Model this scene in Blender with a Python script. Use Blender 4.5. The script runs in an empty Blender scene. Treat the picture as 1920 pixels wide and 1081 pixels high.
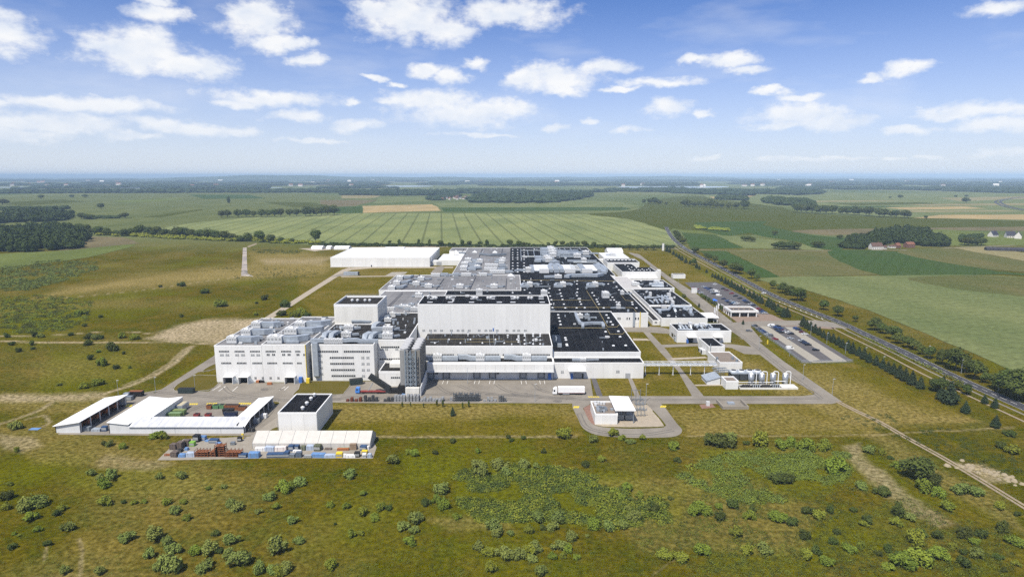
import bpy, math, random
import numpy as np
from mathutils import Vector, Matrix, noise as mnoise

random.seed(7); rng = np.random.default_rng(7)
sc = bpy.context.scene
col = sc.collection
R = math.radians

# ------------------------------------------------------------------ camera
# survey of the place: the drone hangs 110 m above the meadow and looks level along +Y, tipped 10 degrees down
F, CX, CY, HZ, H = 1200.0, 960.0, 540.5, 329.0, 110.0
TH = math.atan((CY - HZ) / F); CT, ST = math.cos(TH), math.sin(TH)
cam_data = bpy.data.cameras.new('camera')
cam_data.sensor_width = 36.0
cam_data.lens = F / 1920.0 * 36.0
cam_data.clip_start = 1.0
cam_data.clip_end = 120000.0
cam = bpy.data.objects.new('camera', cam_data); col.objects.link(cam)
cam.location = (0, 0, H); cam.rotation_euler = (math.pi / 2 - TH, 0, 0)
sc.camera = cam

# ------------------------------------------------------------------ sun, exposure
SUN = Vector((-0.30, -0.54, 1.0)).normalized()          # towards the sun
sun_data = bpy.data.lights.new('sun', 'SUN'); sun_data.energy = 5.0; sun_data.angle = R(0.53)
sun_data.color = (1.0, 0.94, 0.84)
sun = bpy.data.objects.new('sun', sun_data); col.objects.link(sun)
sun.rotation_euler = SUN.to_track_quat('Z', 'Y').to_euler()
sc.view_settings.view_transform = 'Standard'; sc.view_settings.look = 'None'
sc.view_settings.gamma = 1.0; sc.view_settings.use_curve_mapping = False
sc.view_settings.exposure = 0.24

# ------------------------------------------------------------------ world: sky with fair-weather clouds
SKY_STRENGTH = 0.106
wd = bpy.data.worlds.new('World'); sc.world = wd; wd.use_nodes = True
NT = wd.node_tree; NT.nodes.clear()
def wn(t, **k):
    n = NT.nodes.new(t)
    for a, b in k.items(): setattr(n, a, b)
    return n
def wm(op, a, b=None, c=None, clamp=False):
    n = wn('ShaderNodeMath', operation=op, use_clamp=clamp)
    for i, v in enumerate((a, b, c)):
        if v is None: continue
        if isinstance(v, (int, float)): n.inputs[i].default_value = v
        else: NT.links.new(v, n.inputs[i])
    return n.outputs[0]
def wv(op, a, b=None, c=None):
    n = wn('ShaderNodeVectorMath', operation=op)
    for i, v in enumerate((a, b, c)):
        if v is None: continue
        if isinstance(v, (tuple, list)): n.inputs[i].default_value = v
        else: NT.links.new(v, n.inputs[i])
    return n.outputs['Value'] if op in ('LENGTH', 'DOT_PRODUCT') else n.outputs['Vector']
sky = wn('ShaderNodeTexSky', sky_type='NISHITA'); sky.sun_disc = False
sky.sun_elevation = math.asin(SUN.z); sky.sun_rotation = math.atan2(SUN.x, SUN.y) % (2 * math.pi)
sky.altitude = 150; sky.air_density = 0.7; sky.dust_density = 0.3; sky.ozone_density = 4.0
tc = wn('ShaderNodeTexCoord')
sep = wn('ShaderNodeSeparateXYZ'); NT.links.new(tc.outputs['Generated'], sep.inputs[0])
AZ = wm('ARCTAN2', sep.outputs[0], sep.outputs[1])
EL = wm('ARCSINE', sep.outputs[2])
cmb = wn('ShaderNodeCombineXYZ'); NT.links.new(AZ, cmb.inputs[0]); NT.links.new(EL, cmb.inputs[1])
P0 = cmb.outputs[0]
def wnoise(vec, scale, detail, rough, w=0.0, color=False):
    n = wn('ShaderNodeTexNoise', noise_dimensions='3D'); n.inputs['Scale'].default_value = scale
    n.inputs['Detail'].default_value = detail; n.inputs['Roughness'].default_value = rough
    NT.links.new(vec, n.inputs['Vector'])
    return n.outputs['Color'] if color else n.outputs['Fac']
PS = wv('MULTIPLY', P0, (1.0, 1.7, 1.0))
wc = wnoise(PS, 13.0, 8.0, 0.6, color=True)
wc = wv('SUBTRACT', wc, (0.5, 0.5, 0.5))
PW = wv('MULTIPLY_ADD', wc, (0.080, 0.038, 0.0), P0)
# cumulus masses: photograph column, row, half width, half height (pixels), taken as azimuth and elevation
CLOUDS = [(255,97,85,40),(340,118,88,26),(190,85,48,20),(280,75,50,26),(8,55,44,36),(305,28,48,15),(298,6,32,9),(480,35,66,40),(505,76,58,18),
 (548,76,34,11),(582,109,32,14),(760,30,100,45),(830,55,62,28),(950,25,112,27),(700,20,42,26),(800,128,38,14),(845,140,34,16),
 (893,117,26,11),(1040,146,90,28),(985,146,52,16),(1130,124,52,15),(1060,166,52,13),(1235,153,82,11),(1160,168,44,6),(1300,115,36,9),
 (1375,112,52,15),(1400,133,40,9),(810,188,100,24),(870,214,112,28),(950,205,62,20),(735,185,36,10),(500,183,118,16),(440,190,58,9),
 (560,218,48,13),(670,235,58,12),(90,190,52,12),(185,198,104,17),(110,235,124,20),(40,256,64,12),(0,195,24,9),(350,240,104,12),
 (440,246,48,9),(255,260,46,7),(1252,205,45,18),(1500,210,80,28),(1560,228,72,15),(1470,235,62,10),(1450,171,36,7),(1505,180,42,8),
 (1698,129,32,12),(1640,143,24,7),(1875,12,44,14),(1860,205,82,13),(1780,212,62,8),(1880,233,78,12),(1700,241,34,7),(1325,295,24,5),
 (1550,298,74,5),(1460,298,44,4),(1680,298,20,5),(1745,297,24,5),(1875,287,44,8),(1180,245,32,7),(1035,240,22,9),(1105,225,22,7),
 (1320,215,20,7),(660,186,16,7),(700,145,22,6),(742,153,16,6),(590,262,70,5),(900,255,80,5)]
mn = None
for (x, y, rx, ry) in CLOUDS:
    d = Vector((x - CX, F * CT + (CY - y) * ST, -F * ST + (CY - y) * CT)).normalized()
    az, el = math.atan2(d.x, d.y), math.asin(d.z)
    sx, sy = F / (rx * 1.06), F / (ry * 1.04)
    v = wv('LENGTH', wv('MULTIPLY_ADD', PW, (sx, sy, 0.0), (-az * sx, -el * sy, 0.0)))
    mn = v if mn is None else wm('SMOOTH_MIN', mn, v, 0.12)
# the same kind of clouds go on all round outside the picture
out_n = wnoise(wv('MULTIPLY', PW, (1.0, 2.0, 1.0)), 5.5, 3.0, 0.5)
aza = wm('ABSOLUTE', AZ)
outside = wm('MAXIMUM', wm('SUBTRACT', aza, 0.74), wm('SUBTRACT', EL, 0.30))
outside = wm('MULTIPLY', outside, 12.0, clamp=True)
above = wm('MULTIPLY', wm('SUBTRACT', EL, 0.02), 20.0, clamp=True)
out_c = wm('MULTIPLY', wm('MULTIPLY', wm('SUBTRACT', out_n, 0.52), 7.0, clamp=True), wm('MULTIPLY', outside, above))
fine = wnoise(wv('MULTIPLY', P0, (1.0, 1.6, 1.0)), 34.0, 8.0, 0.62)
inn = wm('ADD', wm('SUBTRACT', 1.0, mn), wm('MULTIPLY', wm('SUBTRACT', fine, 0.5), 1.5))
inn = wm('MULTIPLY', wm('ADD', inn, 0.16), 1.15, clamp=True)
cov = wm('MAXIMUM', inn, out_c)
cov = wm('MULTIPLY', wm('MULTIPLY', cov, cov), wm('SUBTRACT', 3.0, wm('MULTIPLY', cov, 2.0)))
cirrus = wm('MULTIPLY', wm('SUBTRACT', wnoise(wv('MULTIPLY', P0, (1.0, 3.5, 1.0)), 4.5, 4.0, 0.55), 0.50), 1.1, clamp=True)
cirrus = wm('MULTIPLY', cirrus, above)
cov = wm('MAXIMUM', wm('MULTIPLY', cov, 0.92), cirrus)
low = wm('MULTIPLY', wm('SUBTRACT', EL, 0.002), 9.0, clamp=True)          # cloud banks sink into the haze low down
cov = wm('MULTIPLY', cov, wm('MULTIPLY_ADD', low, 0.55, 0.45))
veil = wm('POWER', wm('SUBTRACT', 1.0, wm('DIVIDE', wm('MAXIMUM', EL, 0.0), 0.28), clamp=True), 1.7)
veil = wm('MULTIPLY', veil, 0.92)     # thin high haze sheet, thickest towards the horizon
bil = wm('SUBTRACT', wnoise(wv('ADD', PS, (-0.010, 0.022, 0.0)), 15.0, 5.0, 0.5), wnoise(PS, 15.0, 5.0, 0.5))  # offset noise paints light and shade of the billows into the cloud colour
lum = wm('MULTIPLY_ADD', bil, -1.0, 0.95)
lum = wm('MINIMUM', wm('MAXIMUM', lum, 0.70), 1.04)
ccol = wn('ShaderNodeMix', data_type='RGBA'); ccol.inputs[6].default_value = (6.3, 6.8, 7.6, 1); ccol.inputs[7].default_value = (8.1, 8.1, 8.05, 1)
NT.links.new(wm('MULTIPLY', wm('SUBTRACT', lum, 0.70), 3.0, clamp=True), ccol.inputs[0])
tint = wn('ShaderNodeMix', data_type='RGBA', blend_type='MULTIPLY'); tint.inputs[0].default_value = 1.0
NT.links.new(sky.outputs[0], tint.inputs[6]); tint.inputs[7].default_value = (0.67, 0.84, 1.14, 1)
mixc = wn('ShaderNodeMix', data_type='RGBA')
NT.links.new(cov, mixc.inputs[0]); vmix = wn('ShaderNodeMix', data_type='RGBA'); NT.links.new(veil, vmix.inputs[0]); NT.links.new(tint.outputs[2], vmix.inputs[6]); vmix.inputs[7].default_value = (6.35, 6.55, 6.85, 1)
NT.links.new(vmix.outputs[2], mixc.inputs[6]); NT.links.new(ccol.outputs[2], mixc.inputs[7])
bg = wn('ShaderNodeBackground'); bg.inputs['Strength'].default_value = SKY_STRENGTH
NT.links.new(mixc.outputs[2], bg.inputs['Color'])
wo = wn('ShaderNodeOutputWorld'); NT.links.new(bg.outputs[0], wo.inputs['Surface'])
HAZE = 7.0e-5
wd.cycles.sampling_method = 'MANUAL'; wd.cycles.sample_map_resolution = 256
sc.cycles.max_bounces = 5; sc.cycles.diffuse_bounces = 2; sc.cycles.glossy_bounces = 2; sc.cycles.transmission_bounces = 2
sc.cycles.volume_bounces = 0; sc.cycles.transparent_max_bounces = 6; sc.cycles.use_denoising = False

# ------------------------------------------------------------------ helpers
def ray(x, y): return (x - CX, F * CT + (CY - y) * ST, -F * ST + (CY - y) * CT)
def at(x, y, z=0.0):                                   # survey point: photograph column and row at height z -> place on the ground plan
    d = ray(x, y); t = (z - H) / d[2]
    return Vector((d[0] * t, d[1] * t, z))
def ppm(Y): return F / (Y * CT + (H) * ST)             # photograph pixels per metre at distance Y
def rg(ox, oy, s): return lambda x, y, z=0.0: at(ox + x / s, oy + y / s, z)

MATS = {}
def M(name, c, rough=0.75, var=0.12, scale=0.6, metal=0.0, bump=0.0, c2=None, stretch=(1, 1, 1), spec=0.3, contrast=1.0, detail=5.0, obj_var=0.0):
    if name in MATS: return MATS[name]
    m = bpy.data.materials.new(name); m.use_nodes = True; MATS[name] = m
    nt = m.node_tree; b = nt.nodes['Principled BSDF']
    b.inputs['Roughness'].default_value = rough; b.inputs['Metallic'].default_value = metal
    b.inputs['Specular IOR Level'].default_value = spec
    g = nt.nodes.new('ShaderNodeNewGeometry')
    mp = nt.nodes.new('ShaderNodeVectorMath'); mp.operation = 'MULTIPLY'; mp.inputs[1].default_value = stretch
    nt.links.new(g.outputs['Position'], mp.inputs[0])
    n = nt.nodes.new('ShaderNodeTexNoise'); n.inputs['Scale'].default_value = scale; n.inputs['Detail'].default_value = detail
    n.inputs['Roughness'].default_value = 0.6
    nt.links.new(mp.outputs[0], n.inputs['Vector'])
    r = nt.nodes.new('ShaderNodeMapRange'); h = 0.22 / contrast
    r.inputs[1].default_value = 0.5 - h; r.inputs[2].default_value = 0.5 + h
    nt.links.new(n.outputs['Fac'], r.inputs[0])
    mx = nt.nodes.new('ShaderNodeMix'); mx.data_type = 'RGBA'
    a = c2 if c2 else tuple(v * (1 - var) for v in c); bb = c if c2 else tuple(v * (1 + var) for v in c)
    mx.inputs[6].default_value = (*a, 1); mx.inputs[7].default_value = (*bb, 1)
    nt.links.new(r.outputs[0], mx.inputs[0])
    out = mx.outputs[2]
    if obj_var:
        oi = nt.nodes.new('ShaderNodeObjectInfo'); hs = nt.nodes.new('ShaderNodeHueSaturation')
        m1 = nt.nodes.new('ShaderNodeMapRange'); m1.inputs[3].default_value = 1 - obj_var; m1.inputs[4].default_value = 1 + obj_var
        nt.links.new(oi.outputs['Random'], m1.inputs[0]); nt.links.new(m1.outputs[0], hs.inputs['Value'])
        m2 = nt.nodes.new('ShaderNodeMath'); m2.operation = 'MULTIPLY'; m2.inputs[1].default_value = 7.13
        m3 = nt.nodes.new('ShaderNodeMath'); m3.operation = 'FRACT'; nt.links.new(oi.outputs['Random'], m2.inputs[0]); nt.links.new(m2.outputs[0], m3.inputs[0])
        m4 = nt.nodes.new('ShaderNodeMapRange'); m4.inputs[3].default_value = 0.5 - obj_var * 0.12; m4.inputs[4].default_value = 0.5 + obj_var * 0.09
        nt.links.new(m3.outputs[0], m4.inputs[0]); nt.links.new(m4.outputs[0], hs.inputs['Hue'])
        nt.links.new(out, hs.inputs['Color']); out = hs.outputs[0]
    nt.links.new(out, b.inputs['Base Color'])
    if bump:
        bp = nt.nodes.new('ShaderNodeBump'); bp.inputs['Strength'].default_value = bump; bp.inputs['Distance'].default_value = 0.15
        nt.links.new(n.outputs['Fac'], bp.inputs['Height']); nt.links.new(bp.outputs[0], b.inputs['Normal'])
    return m

class MB:
    def __init__(s): s.v = []; s.f = []
    def add(s, vs, fs):
        o = len(s.v); s.v += [tuple(v) for v in vs]; s.f += [tuple(i + o for i in f) for f in fs]; return s
    def box(s, x0, x1, y0, y1, z0, z1, bottom=True):
        vs = [(x0,y0,z0),(x1,y0,z0),(x1,y1,z0),(x0,y1,z0),(x0,y0,z1),(x1,y0,z1),(x1,y1,z1),(x0,y1,z1)]
        fs = [(0,1,5,4),(1,2,6,5),(2,3,7,6),(3,0,4,7),(4,5,6,7)]
        if bottom: fs.append((3,2,1,0))
        return s.add(vs, fs)
    def cbox(s, x, y, z, w, d, h): return s.box(x - w/2, x + w/2, y - d/2, y + d/2, z, z + h)
    def prism(s, poly, z0, z1):
        n = len(poly); vs = [(p[0],p[1],z0) for p in poly] + [(p[0],p[1],z1) for p in poly]
        return s.add(vs, [(i,(i+1)%n,(i+1)%n+n,i+n) for i in range(n)] + [tuple(range(n,2*n)), tuple(range(n-1,-1,-1))])
    def sheet(s, pts): return s.add(pts, [tuple(range(len(pts)))])
    def cyl(s, x, y, z0, z1, r, n=12, r2=None, cap=True):
        r2 = r if r2 is None else r2; a = [2*math.pi*i/n for i in range(n)]
        vs = [(x+r*math.cos(t),y+r*math.sin(t),z0) for t in a] + [(x+r2*math.cos(t),y+r2*math.sin(t),z1) for t in a]
        fs = [(i,(i+1)%n,(i+1)%n+n,i+n) for i in range(n)]
        if cap: fs += [tuple(range(n,2*n)), tuple(range(n-1,-1,-1))]
        return s.add(vs, fs)
    def hcyl(s, p, q, r, n=10): return s.tube([p, q], r, n)
    def tube(s, pts, r, n=6, cap=True):
        pts = [Vector(p) for p in pts]; o = len(s.v); k = len(pts)
        for i, p in enumerate(pts):
            t = (pts[min(i+1,k-1)] - pts[max(i-1,0)]).normalized()
            u = t.cross(Vector((0,0,1)));
            if u.length < 0.05: u = Vector((1,0,0))
            u.normalize(); w = t.cross(u).normalized()
            rr = r[i] if isinstance(r, (list, tuple)) else r
            for j in range(n):
                a = 2*math.pi*j/n; s.v.append(tuple(p + u*math.cos(a)*rr + w*math.sin(a)*rr))
        for i in range(k-1):
            for j in range(n): s.f.append((o+i*n+j, o+i*n+(j+1)%n, o+(i+1)*n+(j+1)%n, o+(i+1)*n+j))
        if cap: s.f += [tuple(o+j for j in range(n-1,-1,-1)), tuple(o+(k-1)*n+j for j in range(n))]
        return s
    def duct(s, pts, w, h):                            # rectangular duct along points in plan, mitred
        pts = [Vector(p) for p in pts]; o = len(s.v); k = len(pts)
        for i, p in enumerate(pts):
            a = (p - pts[i-1]).normalized() if i else (pts[1] - p).normalized()
            b = (pts[i+1] - p).normalized() if i < k-1 else a
            t = (a + b); t = a if t.length < 0.1 else t.normalized()
            side = Vector((t.y, -t.x, 0));
            if side.length < 0.2: side = Vector((1,0,0))
            side.normalize(); up = side.cross(t).normalized()
            sc_ = 1.0 / max(0.5, abs(t.dot(a)))
            for (p1, p2) in ((-1,-1),(1,-1),(1,1),(-1,1)): s.v.append(tuple(p + side*p1*w/2*sc_ + up*p2*h/2))
        for i in range(k-1):
            for j in range(4): s.f.append((o+i*4+j, o+i*4+(j+1)%4, o+(i+1)*4+(j+1)%4, o+(i+1)*4+j))
        s.f += [(o+3,o+2,o+1,o), (o+(k-1)*4,o+(k-1)*4+1,o+(k-1)*4+2,o+(k-1)*4+3)]
        return s
    def mesh(s, name, mat=None, smooth=False):
        me = bpy.data.meshes.new(name); me.from_pydata(s.v, [], s.f); me.update()
        if mat: me.materials.append(mat)
        if smooth: me.polygons.foreach_set('use_smooth', [True]*len(me.polygons))
        return me
    def build(s, name, mat, parent=None, smooth=False, loc=None): return link(name, s.mesh(name, mat, smooth), parent, loc)
def link(name, me, parent=None, loc=None, rz=0.0, scale=None):
    o = bpy.data.objects.new(name, me); col.objects.link(o)
    if parent: o.parent = parent
    if loc is not None: o.location = loc
    if rz: o.rotation_euler = (0, 0, rz)
    if scale: o.scale = scale if isinstance(scale, (tuple, list)) else (scale,)*3
    return o
def tag(o, label=None, cat=None, group=None, kind=None):
    if label: o['label'] = label
    if cat: o['category'] = cat
    if group: o['group'] = group
    if kind: o['kind'] = kind
    return o
def thing(name, label, cat, loc=(0,0,0), group=None, rz=0.0, scale=None):
    return tag(link(name, None, None, loc, rz, scale), label, cat, group)
def copy_tree(o, parent=None):
    c = o.copy(); col.objects.link(c); c.parent = parent
    for ch in o.children: copy_tree(ch, c)
    return c
def smoothpoly(pts, closed=True, k=3):                # round a ground-plan outline (Catmull-Rom)
    out = []; n = len(pts)
    for i in range(n if closed else n-1):
        p0, p1, p2, p3 = (pts[(i-1)%n], pts[i], pts[(i+1)%n], pts[(i+2)%n]) if closed else (pts[max(i-1,0)], pts[i], pts[i+1], pts[min(i+2,n-1)])
        for j in range(k):
            t = j/k
            out.append(tuple(0.5*((2*p1[d]) + (-p0[d]+p2[d])*t + (2*p0[d]-5*p1[d]+4*p2[d]-p3[d])*t*t + (-p0[d]+3*p1[d]-3*p2[d]+p3[d])*t**3) for d in (0,1)))
    if not closed: out.append((pts[-1][0], pts[-1][1]))
    return out
def ribbon(pts, w, z):
    m = MB(); pts = [Vector((p[0],p[1],0)) for p in pts]; k = len(pts); L = []; Rr = []
    for i, p in enumerate(pts):
        t = (pts[min(i+1,k-1)] - pts[max(i-1,0)]).normalized(); s = Vector((t.y,-t.x,0))
        ww = w[i] if isinstance(w,(list,tuple)) else w
        L.append((p.x-s.x*ww/2,p.y-s.y*ww/2,z)); Rr.append((p.x+s.x*ww/2,p.y+s.y*ww/2,z))
    m.v = L + Rr; m.f = [(i, i+k, i+k+1, i+1) for i in range(k-1)]
    return m
def offset_line(pts, d):
    pts = [Vector((p[0],p[1],0)) for p in pts]; k = len(pts); out = []
    for i, p in enumerate(pts):
        t = (pts[min(i+1,k-1)] - pts[max(i-1,0)]).normalized(); out.append((p.x+t.y*d, p.y-t.x*d))
    return out
ORD = ['first','second','third','fourth','fifth','sixth','seventh','eighth','ninth','tenth','eleventh','twelfth','thirteenth','fourteenth','fifteenth',
 'sixteenth','seventeenth','eighteenth','nineteenth','twentieth','21st','22nd','23rd','24th','25th','26th','27th','28th','29th','30th','31st','32nd','33rd','34th','35th','36th','37th','38th','39th','40th'] + ['%d%s' % (n, {1:'st',2:'nd',3:'rd'}.get(n % 10, 'th')) for n in range(41, 90)]

# ------------------------------------------------------------------ the ground: one sheet to the horizon
def vnoise(x, y, cell, seed):
    r = np.random.default_rng(seed).random((256, 256)); x = x / cell; y = y / cell
    xi = np.floor(x).astype(int); yi = np.floor(y).astype(int); fx = x - xi; fy = y - yi
    fx = fx*fx*(3-2*fx); fy = fy*fy*(3-2*fy)
    g = lambda a, b: r[a % 256, b % 256]
    return (g(xi,yi)*(1-fx)*(1-fy) + g(xi+1,yi)*fx*(1-fy) + g(xi,yi+1)*(1-fx)*fy + g(xi+1,yi+1)*fx*fy)
def fbm(x, y, cell, seed, o=4):
    s = 0; a = 1; t = 0
    for i in range(o): s = s + a*vnoise(x, y, cell/2**i, seed+i); t += a; a *= 0.55
    return s/t
rows = np.concatenate([np.arange(1400, 520, -2.4), np.arange(520, 360, -1.6), np.arange(360, 338, -1.0), np.array([337,336,335,334,333.2,332.5,331.8])])
cols = np.arange(-700, 2624, 4.8)
gx, gy = np.meshgrid(cols, rows)
dz = -F*ST + (CY-gy)*CT; tt = -H/dz
WX = (gx-CX)*tt; WY = (F*CT + (CY-gy)*ST)*tt
back_Y = np.array([40., -300., -3000.]); sc_x = np.array([1.2, 3.0, 12.0])
bX = WX[0][None,:]*sc_x[:,None]; bY = np.repeat(back_Y[:,None], len(cols), 1)
AX = np.vstack([bX[::-1], WX]); AY = np.vstack([bY[::-1], WY])
PX = np.vstack([np.repeat(gx[:1],3,0), gx]); PY = np.vstack([np.repeat(gy[:1],3,0), gy])
PY[:3] += np.array([[300.],[200.],[100.]])
nr, nc = AX.shape
# soft outlines of the different swards, on the survey grid, ragged by noise in metres
wobx = (fbm(AX, AY, 14, 11) - .5); woby = (fbm(AX, AY, 14, 31) - .5)
pm = np.clip(F / np.maximum(AY, 60), 0.05, 12)
QX = PX + wobx*pm*9; QY = PY + woby*pm*3.2
def soft(poly, s, wob=1.0):
    x = PX + (QX-PX)*wob; y = PY + (QY-PY)*wob
    inside = np.zeros(x.shape, bool); dist = np.full(x.shape, 1e9); n = len(poly)
    for i in range(n):
        (x1,y1),(x2,y2) = poly[i], poly[(i+1)%n]
        c = ((y1 > y) != (y2 > y)); inside ^= c & (x < (x2-x1)*(y-y1)/((y2-y1) or 1e-9) + x1)
        dx, dy = x2-x1, y2-y1; t = np.clip(((x-x1)*dx + (y-y1)*dy)/(dx*dx+dy*dy+1e-9), 0, 1)
        dist = np.minimum(dist, np.hypot(x-x1-t*dx, (y-y1-t*dy)*1.6))
    sd = np.where(inside, dist, -dist)
    return np.clip(0.5 + sd/(2*s), 0, 1)
def track(pts, w):                                    # worn line, w metres wide
    P = [at(*p) for p in pts]; d = np.full(AX.shape, 1e9)
    x = AX + wobx*2.5; y = AY + woby*3.0
    for a, b in zip(P[:-1], P[1:]):
        dx, dy = b.x-a.x, b.y-a.y; t = np.clip(((x-a.x)*dx + (y-a.y)*dy)/(dx*dx+dy*dy), 0, 1)
        d = np.minimum(d, np.hypot(x-a.x-t*dx, y-a.y-t*dy))
    return np.clip(1.35 - d/(w/2), 0, 1)
mx = np.maximum
n_a = fbm(AX, AY, 60, 5); n_b = fbm(AX, AY, 18, 6)
dry = mx(0, (n_a-.49)*1.7)*.65
lush = mx(0, (fbm(AX, AY, 46, 9)-.52)*4.0).clip(0,1)*.75
lawn = np.zeros_like(AX); sand = np.zeros_like(AX)
# mown lawns inside the works fence
for poly in [[(1160,600),(1260,600),(1330,640),(1395,645),(1520,735),(1300,742),(1120,745),(1105,706),(1205,700),(1180,640)],
             [(612,758),(1078,758),(1092,812),(1100,818),(618,818)], [(1245,760),(1560,756),(1640,800),(1655,818),(1270,818),(1285,800)],
             [(1180,470),(1250,470),(1430,590),(1300,535),(1232,505)], [(1400,620),(1515,682),(1600,680),(1835,790),(1640,795),(1560,735)],
             [(560,505),(800,505),(760,520),(700,555),(600,600),(560,560)], [(640,498),(860,496),(860,512),(620,515)],
             [(300,728),(405,664),(412,718),(330,735)], [(1130,466),(1180,466),(1260,520),(1160,530)]]:
    lawn = mx(lawn, soft(poly, 3.0, 0.35))
for poly, a in [([(440,497),(560,487),(640,492),(605,512),(560,515),(330,535),(230,545),(60,560),(120,540),(300,512)], .95),
                ([(465,472),(570,470),(625,480),(600,500),(470,500)], .8), ([(0,735),(200,740),(240,748),(150,780),(0,770)], .55),
                ([(1370,700),(1560,690),(1700,760),(1840,790),(1600,800)], .6), ([(1240,770),(1480,765),(1640,810),(1300,818)], .5),
                ([(620,755),(1075,757),(1085,780),(640,790)], .5), ([(1575,780),(1640,800),(1760,870),(1900,950),(1920,1000),(1780,930)], .45),
                ([(1380,660),(1480,715),(1450,735),(1390,705)], .5), ([(0,800),(90,790),(280,850),(420,812),(300,870),(60,870)], .5),
                ([(1090,900),(1380,890),(1560,960),(1500,1040),(1200,1030)], .35), ([(800,970),(940,960),(960,990),(840,1000)], .5),
                ([(150,520),(420,500),(560,520),(260,545)], .25)]:
    dry = mx(dry, soft(poly, 12.0)*a*(.55+.75*n_b))
for poly, a in [([(860,880),(1180,890),(1290,930),(1260,985),(900,985),(850,940)], .9), ([(120,880),(330,870),(450,910),(320,930),(140,920)], .7),
                ([(1310,840),(1560,835),(1590,910),(1480,950),(1260,930)], .7), ([(760,845),(880,850),(860,900),(740,910)], .8),
                ([(0,560),(150,552),(170,600),(120,625),(0,625)], .9), ([(100,660),(250,660),(260,720),(60,735)], .7),
                ([(1180,470),(1240,470),(1300,515),(1240,510)], .75), ([(350,690),(405,655),(408,668),(300,735)], .9),
                ([(1225,640),(1240,640),(1262,665),(1245,690),(1210,690)], .6), ([(590,770),(660,770),(640,815),(600,815)], .8),
                ([(1360,1010),(1560,1020),(1560,1081),(1300,1081)], .6), ([(560,505),(700,505),(560,570),(600,600),(520,575)], .35)]:
    lush = mx(lush, soft(poly, 14.0)*a)
for poly, a in [([(272,636),(330,612),(385,601),(440,597),(492,598),(450,625),(412,643),(340,640)], 1.0), ([(0,738),(190,738),(215,748),(120,752),(0,752)], .75),
                ([(1575,835),(1600,832),(1650,880),(1700,930),(1790,985),(1760,990),(1660,930)], .5), ([(1560,490),(1600,490),(1600,495)], .5),
                ([(0,812),(60,815),(90,835),(40,850),(0,840)], .5), ([(205,850),(330,868),(280,880),(190,872)], .35), ([(1790,865),(1850,868),(1915,905),(1860,905)], .7),
                ([(490,487),(620,483),(600,496),(500,494)], .6), ([(420,1075),(0,1081),(0,1090)], .1)]:
    sand = mx(sand, soft(poly, 7.0)*a*(.6+.6*n_b))
for pts, w, a in [([(0,640),(100,641),(230,641),(330,640),(407,646)], 3.2, .95), ([(0,630),(70,629),(130,626),(200,621),(260,622),(330,632)], 2.4, .7),
                  ([(362,648),(330,678),(290,704),(245,722),(200,736),(120,744)], 3.6, .8), ([(352,650),(318,680),(275,706),(232,722)], 2.4, .6),
                  ([(100,752),(60,775),(0,795)], 2.6, .6), ([(620,819),(1080,818)], 2.0, .5), ([(100,560),(250,546),(400,525),(455,518)], 2.5, .5),
                  ([(1290,817),(1640,815),(1900,800)], 1.6, .35), ([(80,800),(95,790),(85,778),(50,786)], 2.0, .5),
                  ([(150,1081),(160,1040),(150,1010)], 1.0, .35), ([(80,1050),(90,1020)], 1.0, .35), ([(1225,1081),(1280,1040)], .8, .2)]:
    sand = mx(sand, track(pts, w)*a)
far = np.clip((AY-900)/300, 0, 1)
verts = np.stack([AX.ravel(), AY.ravel(), (np.where(AY < 160, -.02, 0)).ravel()], 1)
idx = np.arange(nr*nc).reshape(nr, nc)
faces = np.stack([idx[:-1,:-1], idx[:-1,1:], idx[1:,1:], idx[1:,:-1]], -1).reshape(-1, 4)
me = bpy.data.meshes.new('ground'); me.vertices.add(len(verts)); me.vertices.foreach_set('co', verts.ravel())
me.loops.add(faces.size); me.loops.foreach_set('vertex_index', faces.ravel().astype(np.int32))
me.polygons.add(len(faces)); me.polygons.foreach_set('loop_start', np.arange(0, faces.size, 4, dtype=np.int32)); me.polygons.foreach_set('loop_total', np.full(len(faces), 4, dtype=np.int32))
me.update(calc_edges=True)
for nm, a in (('dry', dry), ('lush', lush), ('lawn', lawn), ('sand', sand), ('far', far)):
    at_ = me.attributes.new(nm, 'FLOAT', 'POINT'); at_.data.foreach_set('value', np.clip(a, 0, 1).ravel().astype(np.float32))
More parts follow.
